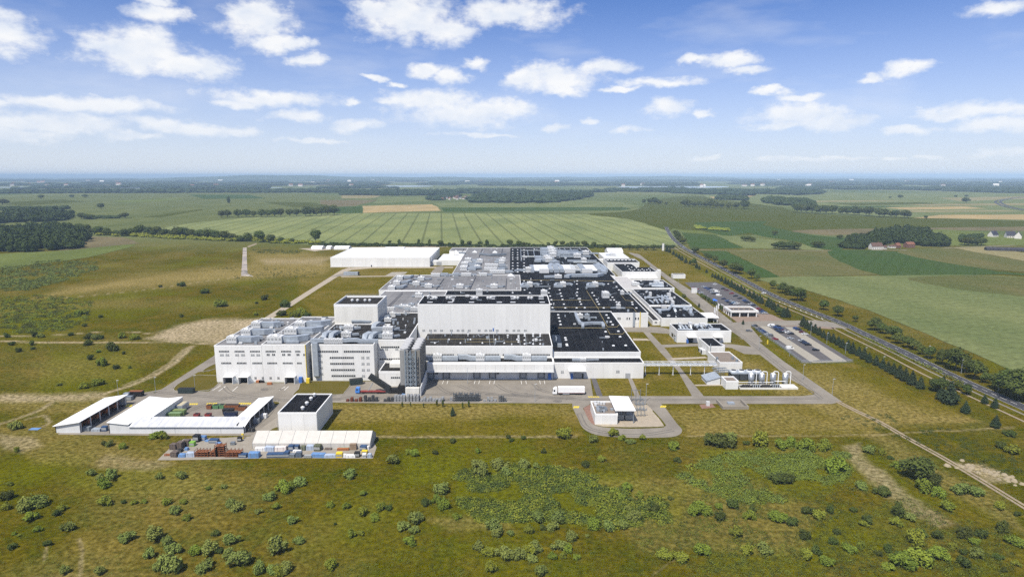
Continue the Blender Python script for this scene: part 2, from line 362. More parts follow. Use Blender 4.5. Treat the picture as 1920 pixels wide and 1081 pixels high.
def ground_material():
    m = bpy.data.materials.new('meadow'); m.use_nodes = True; nt = m.node_tree; b = nt.nodes['Principled BSDF']
    b.inputs['Roughness'].default_value = 0.95; b.inputs['Specular IOR Level'].default_value = 0.0
    geo = nt.nodes.new('ShaderNodeNewGeometry')
    def nz(scale, det, st=None):
        n = nt.nodes.new('ShaderNodeTexNoise'); n.inputs['Scale'].default_value = scale; n.inputs['Detail'].default_value = det; n.inputs['Roughness'].default_value = .62
        v = geo.outputs['Position']
        if st:
            k = nt.nodes.new('ShaderNodeVectorMath'); k.operation = 'MULTIPLY'; k.inputs[1].default_value = st; nt.links.new(v, k.inputs[0]); v = k.outputs[0]
        nt.links.new(v, n.inputs['Vector']); return n.outputs['Fac']
    def ramp(s, a, c):
        r = nt.nodes.new('ShaderNodeMapRange'); r.inputs[1].default_value = a; r.inputs[2].default_value = c; nt.links.new(s, r.inputs[0]); return r.outputs[0]
    def mix(f, a, c, mode='MIX'):
        x = nt.nodes.new('ShaderNodeMix'); x.data_type = 'RGBA'; x.blend_type = mode
        for s, i in ((f,0),(a,6),(c,7)):
            if isinstance(s, float): x.inputs[i].default_value = s
            elif isinstance(s, tuple): x.inputs[i].default_value = (*s, 1)
            else: nt.links.new(s, x.inputs[i])
        return x.outputs[2]
    def att(nm): a = nt.nodes.new('ShaderNodeAttribute'); a.attribute_name = nm; return a.outputs['Fac']
    def mul(a, c):
        x = nt.nodes.new('ShaderNodeMath'); x.operation = 'MULTIPLY'; x.use_clamp = True
        for i, s in enumerate((a, c)):
            if isinstance(s, float): x.inputs[i].default_value = s
            else: nt.links.new(s, x.inputs[i])
        return x.outputs[0]
    n1 = nz(.014, 6.0); n2 = nz(.07, 6.0); n3 = nz(.55, 5.0); n4 = nz(2.4, 3.0)
    c = mix(ramp(n1, .42, .58), (.066,.060,.0006), (.086,.067,.0030))
    c = mix(mul(ramp(n2, .48, .60), .80), c, (.053,.059,.0008))
    c = mix(mul(ramp(n2, .46, .34), .70), c, (.116,.088,.008))
    n5 = nz(.33, 4.0, (1.0, 2.2, 1.0)); c = mix(mul(ramp(n5, .56, .72), .65), c, (.146,.114,.016))
    n6 = nz(.19, 5.0); c = mix(mul(ramp(n6, .56, .66), .70), c, (.039,.048,.0008))
    c = mix(att('lush'), c, mix(ramp(n2, .38, .62), (.075,.080,.0006), (.104,.104,.0012)))
    c = mix(att('lawn'), c, mix(ramp(n2, .38, .62), (.084,.074,.002), mix(ramp(n1, .42, .58), (.148,.110,.022), (.108,.087,.005))))
    c = mix(att('dry'), c, mix(ramp(n3, .35, .65), (.150,.114,.028), (.250,.195,.070)))
    c = mix(att('sand'), c, mix(ramp(n3, .35, .65), (.235,.185,.105), (.375,.305,.195)))
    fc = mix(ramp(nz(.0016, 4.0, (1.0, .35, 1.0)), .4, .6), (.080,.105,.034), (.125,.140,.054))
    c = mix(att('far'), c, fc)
    v = mix(ramp(n3, .30, .70), (.50,.50,.50), (1.50,1.50,1.50))
    c = mix(1.0, c, v, 'MULTIPLY')
    v2 = mix(ramp(n4, .30, .70), (.70,.70,.70), (1.30,1.30,1.30))
    c = mix(1.0, c, v2, 'MULTIPLY')
    nt.links.new(c, b.inputs['Base Color'])
    bp = nt.nodes.new('ShaderNodeBump'); bp.inputs['Strength'].default_value = .5; bp.inputs['Distance'].default_value = .5
    nt.links.new(n3, bp.inputs['Height']); nt.links.new(bp.outputs[0], b.inputs['Normal'])
    return m
me.materials.append(ground_material())
ground = link('ground', me); tag(ground, 'wide grassy plain of meadow around the factory', kind='structure')

# ------------------------------------------------------------------ crop fields, sheets above the ground
def crop(name, c, c2=None, tram=None, scale=.012, stretch=(1,.45,1)):
    c2 = c2 or tuple(v*.8 for v in c); m = M(name, c, .95, .10, scale, c2=tuple(v*.9 for v in c2), stretch=stretch, spec=0.0, contrast=1.5, detail=8.0)
    nt = m.node_tree; b = nt.nodes['Principled BSDF']; src = b.inputs['Base Color'].links[0].from_socket
    geo = nt.nodes.new('ShaderNodeNewGeometry')
    n = nt.nodes.new('ShaderNodeTexNoise'); n.inputs['Scale'].default_value = .25; n.inputs['Detail'].default_value = 4; nt.links.new(geo.outputs['Position'], n.inputs['Vector'])
    r = nt.nodes.new('ShaderNodeMapRange'); r.inputs[1].default_value = .3; r.inputs[2].default_value = .7; r.inputs[3].default_value = .78; r.inputs[4].default_value = 1.22
    nt.links.new(n.outputs['Fac'], r.inputs[0])
    fac = r.outputs[0]
    for (dx, dy, per, wid, dark) in (tram or []):
        d = nt.nodes.new('ShaderNodeVectorMath'); d.operation = 'DOT_PRODUCT'; l = math.hypot(dx, dy); d.inputs[1].default_value = (dy/l/per, -dx/l/per, 0)
        nt.links.new(geo.outputs['Position'], d.inputs[0])
        fr = nt.nodes.new('ShaderNodeMath'); fr.operation = 'FRACT'; nt.links.new(d.outputs['Value'], fr.inputs[0])
        pp = nt.nodes.new('ShaderNodeMath'); pp.operation = 'PINGPONG'; pp.inputs[1].default_value = .5; nt.links.new(fr.outputs[0], pp.inputs[0])
        rr = nt.nodes.new('ShaderNodeMapRange'); rr.inputs[1].default_value = wid/per/2; rr.inputs[2].default_value = wid/per; rr.inputs[3].default_value = 1-dark; rr.inputs[4].default_value = 1
        nt.links.new(pp.outputs[0], rr.inputs[0])
        k = nt.nodes.new('ShaderNodeMath'); k.operation = 'MULTIPLY'; nt.links.new(fac, k.inputs[0]); nt.links.new(rr.outputs[0], k.inputs[1]); fac = k.outputs[0]
    v = nt.nodes.new('ShaderNodeVectorMath'); v.operation = 'SCALE'; nt.links.new(src, v.inputs[0]); nt.links.new(fac, v.inputs['Scale'])
    nt.links.new(v.outputs[0], b.inputs['Base Color'])
    return m
PALE = crop('pale_wheat', (.205,.225,.088), (.150,.180,.072), [(-.11,1,33,2.6,.38)])
PALE2 = crop('pale_barley', (.150,.168,.066), (.118,.146,.054), [(.96,-.55,30,2.0,.12),(1,.2,11,3,.06)])
BLUEG = crop('rye_green', (.118,.132,.046), (.092,.112,.036), [(.3,1,40,3,.12)])
DARKG = crop('beet_green', (.040,.074,.018), (.054,.082,.022), [(.7,1,18,2,.10)])
OLIVE = crop('meadow_olive', (.056,.070,.009), (.074,.082,.014), [(1,.35,28,3,.07)])
TAN = crop('ripe_barley', (.36,.27,.13), (.31,.24,.115), [(.1,1,30,2.2,.15)])
STRAW = crop('straw_strip', (.25,.215,.11), (.20,.18,.085), [(1,.1,25,4,.10)])
YELG = crop('yellow_green', (.125,.150,.040), (.105,.130,.034), [(1,.6,22,3,.09)])
BROWN = crop('hay_meadow', (.125,.112,.042), (.092,.105,.032), [(1,-.42,24,3.0,.12)])
CLOD = crop('bare_brown', (.150,.125,.065), (.120,.105,.056))
FIELDS = [  # outline (photograph columns and rows of the survey), crop, height
 ([(0,372),(160,364),(420,361),(640,366),(700,374),(640,392),(420,412),(300,428),(520,446),(600,457),(600,459),(520,457),(420,450),(180,436),(120,427),(0,424)], BLUEG, 'pale bluish green rye field left of the tramline field'),
 ([(300,430),(440,410),(680,400),(1100,402),(1180,412),(1243,430),(1259,448),(1262,461),(1000,463),(760,461),(600,458.5),(480,450),(400,441)], PALE, 'pale green wheat field with tramlines behind the factory'),
 ([(1102,401),(1190,394),(1225,376),(1300,367),(1430,376),(1500,398),(1700,407),(1920,414),(2300,420),(2300,432),(1920,427),(1490,433),(1400,441),(1300,433),(1262,428),(1247,431),(1180,411)], OLIVE, 'dark olive meadow right of the wheat field'),
 ([(827,389),(1166,388),(1185,391),(1165,394.5),(833,397)], DARKG, 'dark green beet strip beyond the wheat field'),
 ([(813,380),(1067,375),(1160,379),(1200,386),(1166,388),(830,389)], PALE2, 'light green strip below the village'),
 ([(680,386),(810,383),(820,388),(827,395),(680,399)], TAN, 'ripe tan barley field beyond the wheat field'),
 ([(628,388),(680,386.5),(680,399),(630,400)], DARKG, 'dark green plot left of the tan barley'),
 ([(600,375),(712,375),(665,386),(600,389)], CLOD, 'brown plot above the dark green plot'),
 ([(353,365),(467,365),(500,372),(383,373)], DARKG, 'dark green strip far left of the village'),
 ([(490,378),(587,380),(633,388),(547,388)], OLIVE, 'olive strip left of the brown plot'),
 ([(267,407),(377,392),(383,393),(300,408)], OLIVE, 'thin dark band across the rye field'),
 ([(710,370),(860,370),(800,377),(700,381)], PALE2, 'light plot left of the village'),
 ([(640,366),(720,366),(700,371),(640,372)], STRAW, 'straw plot left of the village'),
 ([(1301,417),(1440,414),(1410,436),(1361,443),(1312,429)], DARKG, 'green pasture in the olive meadow'),
 ([(1402,417),(1519,440),(1612,449),(1575,468),(1522,463),(1490,452),(1412,438)], DARKG, 'bluish green pasture before the hamlet'),
 ([(1342,440.5),(1395,465),(1545,469),(1500,456),(1425,447)], PALE2, 'pale wedge field right of the road junction'),
 ([(1274,431),(1312,432),(1340,439.5),(1279,435.5)], YELG, 'yellow green sliver by the road'),
 ([(1279,436),(1341,440.5),(1394,465),(1295,466)], DARKG, 'dark green wedge field by the road junction'),
 ([(1485,432.5),(1600,429),(1920,425),(2200,424),(2200,432),(1920,433),(1740,432),(1590,440),(1540,440)], CLOD, 'brown strip behind the hamlet wood'),
 ([(1747,430.5),(1850,436),(1920,447),(2150,470),(2150,478),(1920,460),(1785,460),(1755,450)], YELG, 'yellow green field below the three houses'),
 ([(1714,408.5),(1762,403),(1920,402),(2200,402),(2200,413),(1920,412)], TAN, 'tan barley strip at the far right'),
 ([(1320,366),(1540,362),(1920,361),(2400,361),(2400,402),(1920,401.5),(1760,402.5),(1700,407),(1500,392)], PALE2, 'broad pale plots at the far right'),
 ([(1660,389),(1810,387),(1850,391),(1700,393)], TAN, 'tan plot inside the broad pale plots'),
 ([(1560,381),(1730,379),(1760,382),(1600,385)], OLIVE, 'olive plot inside the broad pale plots'),
 ([(1330,369),(1420,366),(1400,370),(1345,373)], TAN, 'small tan plot left of the broad pale plots'),
 ([(1760,371),(1920,368),(1920,373),(1800,377)], STRAW, 'straw strip beside the motorway'),
 ([(1309,470.5),(1361,470.5),(1466,520),(1425,520.5),(1370,500)], DARKG, 'dark green sliver along the tree lined road'),
 ([(1363,470.5),(1549,470.5),(1650,515),(1464,519.5)], BROWN, 'yellowish brown hay field right of the road'),
 ([(1550,470.5),(1684,471.5),(1755,486),(1845,504),(1920,512.5),(2200,530),(2200,536),(1920,516),(1840,515),(1652,516)], DARKG, 'dark green beet field before the hamlet'),
 ([(1685,470.5),(1785,465.5),(1920,489.5),(2150,520),(2150,528),(1920,510),(1845,503.5),(1732,485)], BROWN, 'brownish field right of the hamlet'),
 ([(1786,464.5),(1856,462.5),(1920,474),(2150,500),(2150,515),(1920,489)], STRAW, 'pale strip below the dark barn'),
 ([(1425,521.5),(1640,517),(1840,515.8),(1990,525),(2300,560),(2500,860),(2100,770),(1935,712),(1840,668),(1770,640),(1690,607),(1600,572),(1500,541)], PALE2, 'large light green field right of the tree lined road'),
 ([(1700,521),(1840,516.8),(2000,527),(2200,560),(2000,560),(1880,552),(1780,540)], BROWN, 'brown patch at the top of the large light field'),
 ([(157,443),(233,445),(262,456),(160,466),(110,470)], CLOD, 'brown fallow beside the dark wood'),
 ([(0,476),(110,470.5),(255,458),(160,483),(0,502),(-300,530),(-300,500)], YELG, 'green strip below the dark wood'),
 ([(0,356.8),(500,356.2),(900,355),(860,357.2),(400,358.6),(0,359)], PALE2, 'thin pale field before the left forest belt'),
 ([(100,346.6),(420,345.6),(760,346.2),(700,347.6),(300,348.3)], STRAW, 'thin straw field near the left horizon'),
 ([(1180,347.4),(1500,346.4),(1800,347),(1700,348.2),(1300,348.4)], PALE2, 'thin pale field near the right horizon'),
 ([(1000,356.4),(1300,354.6),(1600,355),(1560,356.6),(1200,357.6)], BLUEG, 'thin green field beyond the village'),
 ([(560,341),(820,340.6),(800,341.8),(580,342)], STRAW, 'distant straw field under the ridge'),
 ([(1480,377),(1640,375.5),(1700,377),(1540,379)], STRAW, 'upper straw strip inside the broad pale plots'),
 ([(1700,383),(1920,381),(1920,384.5),(1740,386)], STRAW, 'straw strip at the right inside the broad pale plots'),
 ([(1620,394.5),(1880,394),(1920,396.5),(1680,398)], STRAW, 'lower straw strip inside the broad pale plots'),
 ([(1540,387),(1660,386),(1690,388),(1590,389.5)], DARKG, 'narrow dark strip inside the broad pale plots'),
 ([(0,380),(120,374),(160,378),(40,386)], OLIVE, 'olive plot at the far left'),
 ([(210,377),(330,371),(350,374),(240,381)], YELG, 'greener plot in the rye field'),
]
for i, (px, mat, lab) in enumerate(FIELDS):
    P = [at(*p) for p in px]
    P = smoothpoly([(p.x, p.y) for p in P], True, 4) if len(px) > 6 else [(p.x, p.y) for p in P]
    z = .03 + .006*i
    Q = []; rj = random.Random(i)
    for q in range(len(P)):
        a, b = Vector(P[q]), Vector(P[(q+1) % len(P)]); L_ = (b-a).length; k = max(1, min(40, int(L_/max(8, a.y*.02)))); nn = Vector((-(b-a).y, (b-a).x)).normalized() if L_ > 0 else Vector((0,0))
        for s_ in range(k): Q.append(tuple(a.lerp(b, s_/k) + nn*rj.uniform(-1,1)*max(.5, a.y*.0016)))
    P = Q
    o = MB().sheet([(x, y, z) for x, y in P]).build('field', mat)
    tag(o, lab, kind='structure')
WATER = M('lake_water', (.30,.36,.40), .12, .05, .002, spec=.5)
for px, lab in [([(1170,349.5),(1350,349.2),(1352,351.5),(1250,352.6),(1175,352)], 'pale lake beyond the village'), ([(230,352),(500,351),(505,352.6),(260,353.6)], 'pale lake at the left'),
            ([(1520,349.5),(1660,349),(1640,351.3),(1530,351.5)], 'narrow pale lake at the right'), ([(690,348.5),(800,348),(800,350),(700,350.3)], 'pale lake left of the village'), ([(0,350.6),(110,350),(110,351.6),(0,352)], 'pale lake at the left edge')]:
    P = smoothpoly([(p.x, p.y) for p in (at(*q) for q in px)], True, 3)
    tag(MB().sheet([(x, y, .5) for x, y in P]).build('lake', WATER), lab, kind='structure')
# low hills on the horizon
def hills(name, y, x0, x1, top, d, lab, seed):
    Y = y; n = 90; m = MB(); r = random.Random(seed); ph = [r.uniform(0,6) for _ in range(4)]
    for i in range(n+1):
        t = i/n; x = x0+(x1-x0)*t; e = math.sin(math.pi*min(1,max(0,t)))**.7
        h = top*e*(.72+.16*math.sin(5*t+ph[0])+.08*math.sin(13*t+ph[1])+.04*math.sin(41*t+ph[2]))
        m.v += [(x, Y, 0), (x, Y+d*.35, h*.55), (x, Y+d*.6, h), (x, Y+d, 0)]
    for i in range(n):
        for k in range(3): m.f.append((i*4+k, (i+1)*4+k, (i+1)*4+k+1, i*4+k+1))
    tag(m.build(name, M('far_hill', (.050,.075,.035), .95, .25, .002), smooth=True), lab, kind='structure')
hills('hills', 11500, -8500, 900, 165, 4500, 'low wooded ridge on the left horizon', 3)
hills('hills', 15000, -2000, 7000, 120, 4000, 'long low ridge on the middle horizon', 5)
hills('hills', 26000, 2000, 24000, 112, 5000, 'faint flat ridge on the right horizon', 8)

# ------------------------------------------------------------------ paving, roads, tracks
YARD = M('yard_asphalt', (.250,.225,.188), .9, .13, .09, c2=(.190,.170,.142), bump=.1, spec=.1, contrast=1.5, detail=9.0)
PARK = M('car_park_asphalt', (.094,.088,.088), .9, .16, .3)
ROADM = M('road_asphalt', (.050,.050,.054), .85, .14, .3)
CONC = M('concrete', (.30,.27,.225), .9, .12, .35, c2=(.235,.21,.17))
LANE = M('pale_pavers', (.30,.275,.225), .9, .08, .5)
BRICKP = M('brick_pavers', (.225,.165,.125), .9, .12, .5)
GRAVEL = M('gravel_path', (.34,.29,.22), .95, .18, .5)
RUT = M('rut_dirt', (.27,.215,.15), .95, .2, .4)
KERB = M('kerb_stone', (.33,.31,.28), .9, .1, .8)
PAINT = M('road_paint', (.74,.73,.70), .7, .06, 1.5)
YPAINT = M('yellow_paint', (.62,.48,.05), .7, .08, 1.5)
LAWN = M('lawn_turf', (.115,.090,.020), .95, .2, .12, c2=(.080,.072,.013), bump=.2, spec=0)
REDG = M('red_gravel', (.215,.125,.095), .95, .2, .8)
def pave(name, px, mat, z, lab, kerb=False, k=0, world=False):
    P = [(p[0], p[1]) if world else (at(*p).x, at(*p).y) for p in px]
    if k: P = smoothpoly(P, True, k)
    o = tag(MB().sheet([(x, y, z) for x, y in P]).build(name, mat), lab, kind='structure')
    if kerb:
        m = MB(); n = len(P)
        for i in range(n):
            a, b = Vector((*P[i],0)), Vector((*P[(i+1)%n],0)); d = b-a
            if d.length < .3: continue
            d.normalize(); s = Vector((d.y,-d.x,0))*.12
            vs = [a-s, b-s, b+s, a+s]; m.prism([(v.x,v.y) for v in vs], -.02, z+.10)
        m.build('kerb', KERB, o)
    return o
pave('yard', [(300,730),(323,726),(331,733.5),(392,733),(412,717),(580,717),(705,714),(760,712),(800,708),(1106,704),(1112,742),(1140,742),(1528,742),(1580,752),(1560,756.5),
     (1240,756.5),(1075,756),(960,755),(760,756),(626,754),(600,752),(540,790),(500,816),(455,816),(300,816),(108,814),(140,792),(232,742)], YARD, .02, 'light grey asphalt yard along the factory front')
pave('road', [(300,731),(405,664),(440,641),(452,641),(408,680),(372,697),(338,716),(324,727)], YARD, .028, 'asphalt lane up the left side of the tall white block', k=0)
pave('road', [(372,697),(408,679),(410,688),(392,695)], YARD, .034, 'short asphalt spur to the side of the tall white block')
pave('path', [(449,624),(470,611),(530,574.5),(590,537),(640,506),(655,501),(662,505),(645,511),(597,541),(540,578),(480,615),(455,632)], GRAVEL, .024, 'pale diagonal path behind the tall white block')
pave('path', [(655,502),(700,499),(790,499.5),(850,500),(850,502.3),(700,502.5),(660,506)], GRAVEL, .03, 'pale path in front of the long white warehouse')
pave('path', [(640,517.5),(770,516.3),(772,517.8),(640,519.4)], GRAVEL, .03, 'thin pale path left of the grey roofs')
pave('pad', [(638,513),(672,508.5),(675,513.5),(668,515.5),(620,519)], YARD, .036, 'asphalt pad beside the small container left of the grey roofs')
pave('pad', [(722,516.5),(735,510),(764,509.5),(760,513),(748,516)], LANE, .036, 'small pale pad behind the grey roofs')
pave('road', [(452,517),(454,490),(455.5,464),(462.5,464),(463,490),(464,512),(476,518.4)], M('old_concrete', (.40,.35,.29), .9, .25, .06, c2=(.20,.18,.17), contrast=1.8), .03, 'old concrete strip left of the long white warehouse')
pave('path', [(463,462),(480,456),(482,457.5),(466,463.5)], RUT, .036, 'bend at the top of the old concrete strip')
pave('road', [(560,465.5),(640,463.6),(800,461.6),(840,461),(840,462.6),(640,466),(600,469.5),(590,471)], GRAVEL, .034, 'pale lane behind the long white warehouse')
pave('road', [(806,513),(818,500),(828,498),(834,500),(826,514)], YARD, .04, 'short driveway to the low white annex')
pave('perimeter_road', [(1182,473.5),(1198.6,476.5),(1220,493),(1254,518),(1305,550),(1372,602),(1413,633),(1467,675),(1520,712),(1578,752),(1540,754),(1500,742.5),(1528,739),(1526,734),(1485,712.5),(1423,663),
     (1393.7,635.5),(1337,598),(1291,559),(1264,536),(1234,511),(1206,488),(1178,474)], YARD, .026, 'asphalt perimeter road along the east buildings')
pave('road', [(1205.7,621.7),(1217.6,622),(1250,656),(1279,693),(1306.7,726.6),(1320,742.5),(1298,743),(1271,695),(1238,660)], YARD, .03, 'asphalt lane passing under the pipe bridge')
pave('road', [(1148,611.5),(1214,611.6),(1240,613),(1258,618),(1262,626),(1218,623),(1206,622),(1160,622)], YARD, .034, 'asphalt apron before the main hall corner')
pave('path', [(1186,634),(1213,634.5),(1220,638),(1188,638)], GRAVEL, .034, 'thin cross path beside the dark roof')
pave('path', [(1238,646),(1335,642.5),(1375,645),(1410,650),(1430,665),(1395,663),(1372,652),(1330,647.5),(1244,651)], YARD, .036, 'cross lane before the white block with two dock doors')
pave('path', [(1256,671),(1322,668),(1326,671),(1262,674.5)], GRAVEL, .036, 'thin cross path beside the small white tower')
pave('path', [(1302,720.5),(1358,720),(1358,722.6),(1305,723)], GRAVEL, .036, 'thin path to the small white pump house')
pave('path', [(1176,704.5),(1183,704.5),(1200,742),(1190,742)], YARD, .036, 'narrow path to the grey door')
pave('path', [(1107,705),(1116,705),(1130,742),(1119,742)], PARK, .036, 'dark narrow strip right of the dock yard')
pave('loop_road', [(1073,755),(1084,785),(1094,803),(1120,815),(1170,819.5),(1230,820),(1268,817),(1279,806),(1268,792),(1238,755),(1212,755),(1228,772),(1247,794),(1246,799),(1236,801.5),(1180,803),(1130,800),(1108,792),(1096,770),(1094,764),(1106,756)], YARD, .032, 'asphalt loop road around the substation', k=3)
pave('pad', [(1112,758),(1210,757),(1224,771),(1243,794),(1232,799.5),(1130,799),(1110,790),(1103,770)], GRAVEL, .022, 'pale gravel pad under the substation', k=2)
pave('pad', [(1094,764),(1108,757),(1116,770),(1118,790),(1114,797),(1106,790),(1098,775)], REDG, .027, 'reddish gravel strip left of the substation')
pave('storage_yard', [(295,862),(318,840),(345,822),(425,820),(470,817),(520,781),(530,790),(525,815),(560,812),(700,826),(706,838),(699,859),(520,858),(430,860),(320,862)], CONC, .036, 'pale concrete storage yard beside the long grey tent')
pave('lawn', [(557,740.5),(551,738),(560,729),(572,715.6),(656,714.5),(657,721.6),(646,735),(636,739.5)], LAWN, .14, 'lawn island before the tall white block', kerb=True, k=3)
pave('lawn', [(334,733),(326,728),(338,717),(365,703.5),(388,703.5),(410,705),(411,716),(391,731)], LAWN, .14, 'small lawn island left of the dock doors', kerb=True, k=3)
pave('lawn', [(378,696.5),(392,687),(407,681.5),(409,689.5),(391,694.5)], LAWN, .14, 'tiny lawn island beside the side spur', kerb=True, k=2)
pave('lawn', [(503,757),(512,752.5),(524,754),(523,758),(511,761)], LAWN, .14, 'tiny lawn island by the shed end', kerb=True, k=2)
pave('lawn', [(502,812),(512,803),(527,800),(529,812)], LAWN, .14, 'small lawn patch left of the black roofed box', k=2)
pave('car_park', [(1283,529),(1342,528.5),(1396,556),(1444,589),(1412,590),(1352,577),(1317,556)], PARK, .03, 'dark asphalt upper car park')
pave('car_park', [(1409,608.5),(1492,611),(1600,676),(1506,679),(1450,638)], PARK, .03, 'dark asphalt lower car park')
pave('driveway', [(1421,609.5),(1440,611.5),(1538,674.5),(1519,677.5)], LANE, .045, 'left pale lane in the lower car park')
pave('driveway', [(1471,612.5),(1486,612.8),(1586,675.4),(1563,676)], LANE, .045, 'right pale lane in the lower car park')
pave('driveway', [(1520,677.2),(1586,675.6),(1588,677.6),(1524,679.2)], LANE, .05, 'pale cross lane at the end of the lower car park')
pave('forecourt', [(1344,575),(1412,588),(1446,589),(1470,600),(1530,604),(1572,613),(1560,617),(1492,612),(1405,609),(1385,606)], BRICKP, .04, 'brick paved forecourt by the gatehouse')
pave('driveway', [(1380,604),(1410,602),(1470,601),(1530,600),(1562,604),(1590,616),(1540,612),(1470,610),(1400,612)], YARD, .05, 'asphalt entrance drive from the road')
pave('driveway', [(1385,634),(1412,633),(1395,620),(1385,612),(1372,604),(1400,604),(1418,625),(1430,640),(1420,642)], YARD, .046, 'short drive beside the lower car park', k=0)
pave('pad', [(1397,655),(1432,668),(1448,678),(1425,672),(1398,664)], CONC, .05, 'pale concrete pad right of the small white tower') if False else None
# main road
road_px = [(1249,425),(1252,432),(1258,442),(1267,452),(1286,466.5),(1312,481),(1350,500.5),(1387.5,520.5),(1455,556),(1571,602.5),(1624,627),(1696.5,660.5),(1768.7,696),(1841,729),(1920,763.5),(2100,842),(2400,975)]
road_pts = smoothpoly([(at(*p).x, at(*p).y) for p in road_px], False, 4)
road = tag(ribbon(road_pts, 7.4, .05).build('main_road', ROADM), 'dark two lane main road lined with trees', kind='structure')
for d in (-3.4, 3.4):
    ribbon(offset_line(road_pts, d), .12, .062).build('edge_line', PAINT, road)
m = MB(); L = 0.0
for i in range(len(road_pts)-1):
    a, b = Vector((*road_pts[i],0)), Vector((*road_pts[i+1],0)); d = (b-a); n = max(1, int(d.length/9)); t = d.normalized(); s = Vector((t.y,-t.x,0))*.09
    for k in range(n):
        p = a + d*(k/n); q = p + t*4.0; m.sheet([(p.x-s.x,p.y-s.y,.064),(q.x-s.x,q.y-s.y,.064),(q.x+s.x,q.y+s.y,.064),(p.x+s.x,p.y+s.y,.064)])
m.build('centre_dashes', PAINT, road)
for d, w, mt, lab in ((7.6, 1.3, YARD, 'grey foot path along the main road'), (14.5, 1.3, RUT, 'brown ditch strip along the main road')):
    tag(ribbon(offset_line(road_pts[14:], d), w, .04).build('path', mt), lab, kind='structure')
cr = [(at(*p).x, at(*p).y) for p in [(1150,463.3),(1235,465.2),(1268,466),(1300,468.2),(1360,469.3),(1550,469.6),(1690,468.5),(1790,464),(1920,459)]]
tag(ribbon(cr, 4.2, .045).build('side_road', YARD), 'narrow lane crossing the main road toward the hamlet', kind='structure')
hm = MB()
for k in range(9):
    a = at(1462+10*k, 566+3.9*k); hm.sheet([(a.x-.9,a.y-2.2,.07),(a.x-.5,a.y-2.2,.07),(a.x+.5,a.y+2.2,.07),(a.x+.1,a.y+2.2,.07)])
tag(hm.build('hatching', PAINT), 'white hatching painted on the main road', kind='structure')
mw = smoothpoly([(at(*p).x, at(*p).y) for p in [(1925,394.5),(1895,389),(1876,382.5),(1872,377),(1892,372.5),(1925,369.5),(1980,368)]], False, 4)
for d in (-8, 8): tag(ribbon(offset_line(mw, d), 10, .35).build('motorway', ROADM), 'far motorway carriageway, %s' % ('inner curve' if d < 0 else 'outer curve'), kind='structure')
# twin rut track on the right
rt = smoothpoly([(at(*p).x, at(*p).y) for p in [(1570,752),(1610,772),(1650,791),(1700,820),(1760,853),(1830,894),(1920,949),(2050,1030)]], False, 4)
for d, side in ((-.9,'far'), (.9,'near')): tag(ribbon(offset_line(rt, d), 1.1, .03).build('dirt_track', RUT), 'pale %s wheel rut of the track along the right side' % side, kind='structure')
# tyre marks and oil stains on the yard
TYM = M('tyre_mark', (.115,.106,.094), .9, .25, .5, c2=(.165,.150,.130), contrast=1.3); rt_ = random.Random(8)
for k, pts in enumerate([[(300,735),(420,745),(560,750),(640,748)], [(610,748),(700,745),(860,738),(1000,742),(1090,748)], [(860,722),(900,735),(1000,744),(1110,749)], [(930,720),(960,735),(1040,745)], [(1000,718),(1020,733),(1090,746)], [(420,724),(440,738),(520,748)], [(440,742),(380,760),(300,790)], [(520,748),(505,775),(470,805)], [(1090,748),(1250,749),(1420,748),(1540,746)], [(1540,746),(1480,700),(1400,636),(1300,563),(1210,490)], [(640,742),(760,748),(900,747)], [(820,722),(850,738),(960,748)], [(1120,812),(1200,815),(1262,806)], [(1086,775),(1100,800),(1140,811)]]):
    q = smoothpoly([(at(*p).x, at(*p).y) for p in pts], False, 5)
    for s_ in (-.95, .95): tag(ribbon(offset_line(q, s_), .5, .058+.001*k).build('tyre_mark', TYM), '%s wheel mark of the %s dark tyre trail on the works paving' % ('left' if s_ < 0 else 'right', ORD[k]), kind='structure')
for k in range(22):
    c_ = at(rt_.uniform(420,1090), rt_.uniform(722,751)); r_ = rt_.uniform(.6,2.6)
    tag(MB().sheet([(c_.x+r_*rt_.uniform(.6,1.2)*math.cos(a*.7), c_.y+r_*.7*rt_.uniform(.6,1.2)*math.sin(a*.7), .074+.001*k) for a in range(9)]).build('oil_stain', TYM), 'dark stain on the works yard, number %d' % (k+1), kind='structure')
# painted marks
def marks(name, pts, w, mat, lab):
    mm = MB()
    for (x0,y0,x1,y1) in pts:
        a, b = at(x0,y0), at(x1,y1); t = (b-a).normalized(); s = Vector((t.y,-t.x,0))*w/2
        mm.sheet([(*(a-s).xy,.055),(*(b-s).xy,.055),(*(b+s).xy,.055),(*(a+s).xy,.055)])
    tag(mm.build(name, mat), lab, kind='structure')
r5 = lambda x: 940+x/5.63
marks('bay_lines', [(r5(x),719.5,r5(x)-1.4,713) for x in (215,265,412,460)] + [(829,719.5,832,713),(838,719.5,840,713),(889,719.5,891,713),(897.5,719.5,899,713),(917.5,719.5,919,713),(926,719.5,927.5,713)], .22, PAINT, 'white dock bay lines before the loading docks')
marks('bay_lines', [(398,732,414,722),(410,733,424,723),(436,733,446,724),(524,731,535,724),(533,731,541,724)], .3, PAINT, 'white dock bay lines before the left dock doors')
marks('kerb_stripes', [(1103+4.2*i,742.5,1106+4.2*i,744.6) for i in range(5)], .8, YPAINT, 'yellow striped kerb at the dock yard corner')
for (x, y, lab) in ((1079,762.5,'left'), (1242,761.5,'right')):
    marks('speed_bump', [(x-3+3.5*i,y+2,x-1+3.5*i,y-1.6) for i in range(3)], .9, YPAINT, 'yellow black speed bump at the %s mouth of the loop road' % lab)
marks('speed_bump', [(236+4*i,762,239+4*i,757) for i in range(3)], 1.0, YPAINT, 'yellow black stripes between the two left sheds')
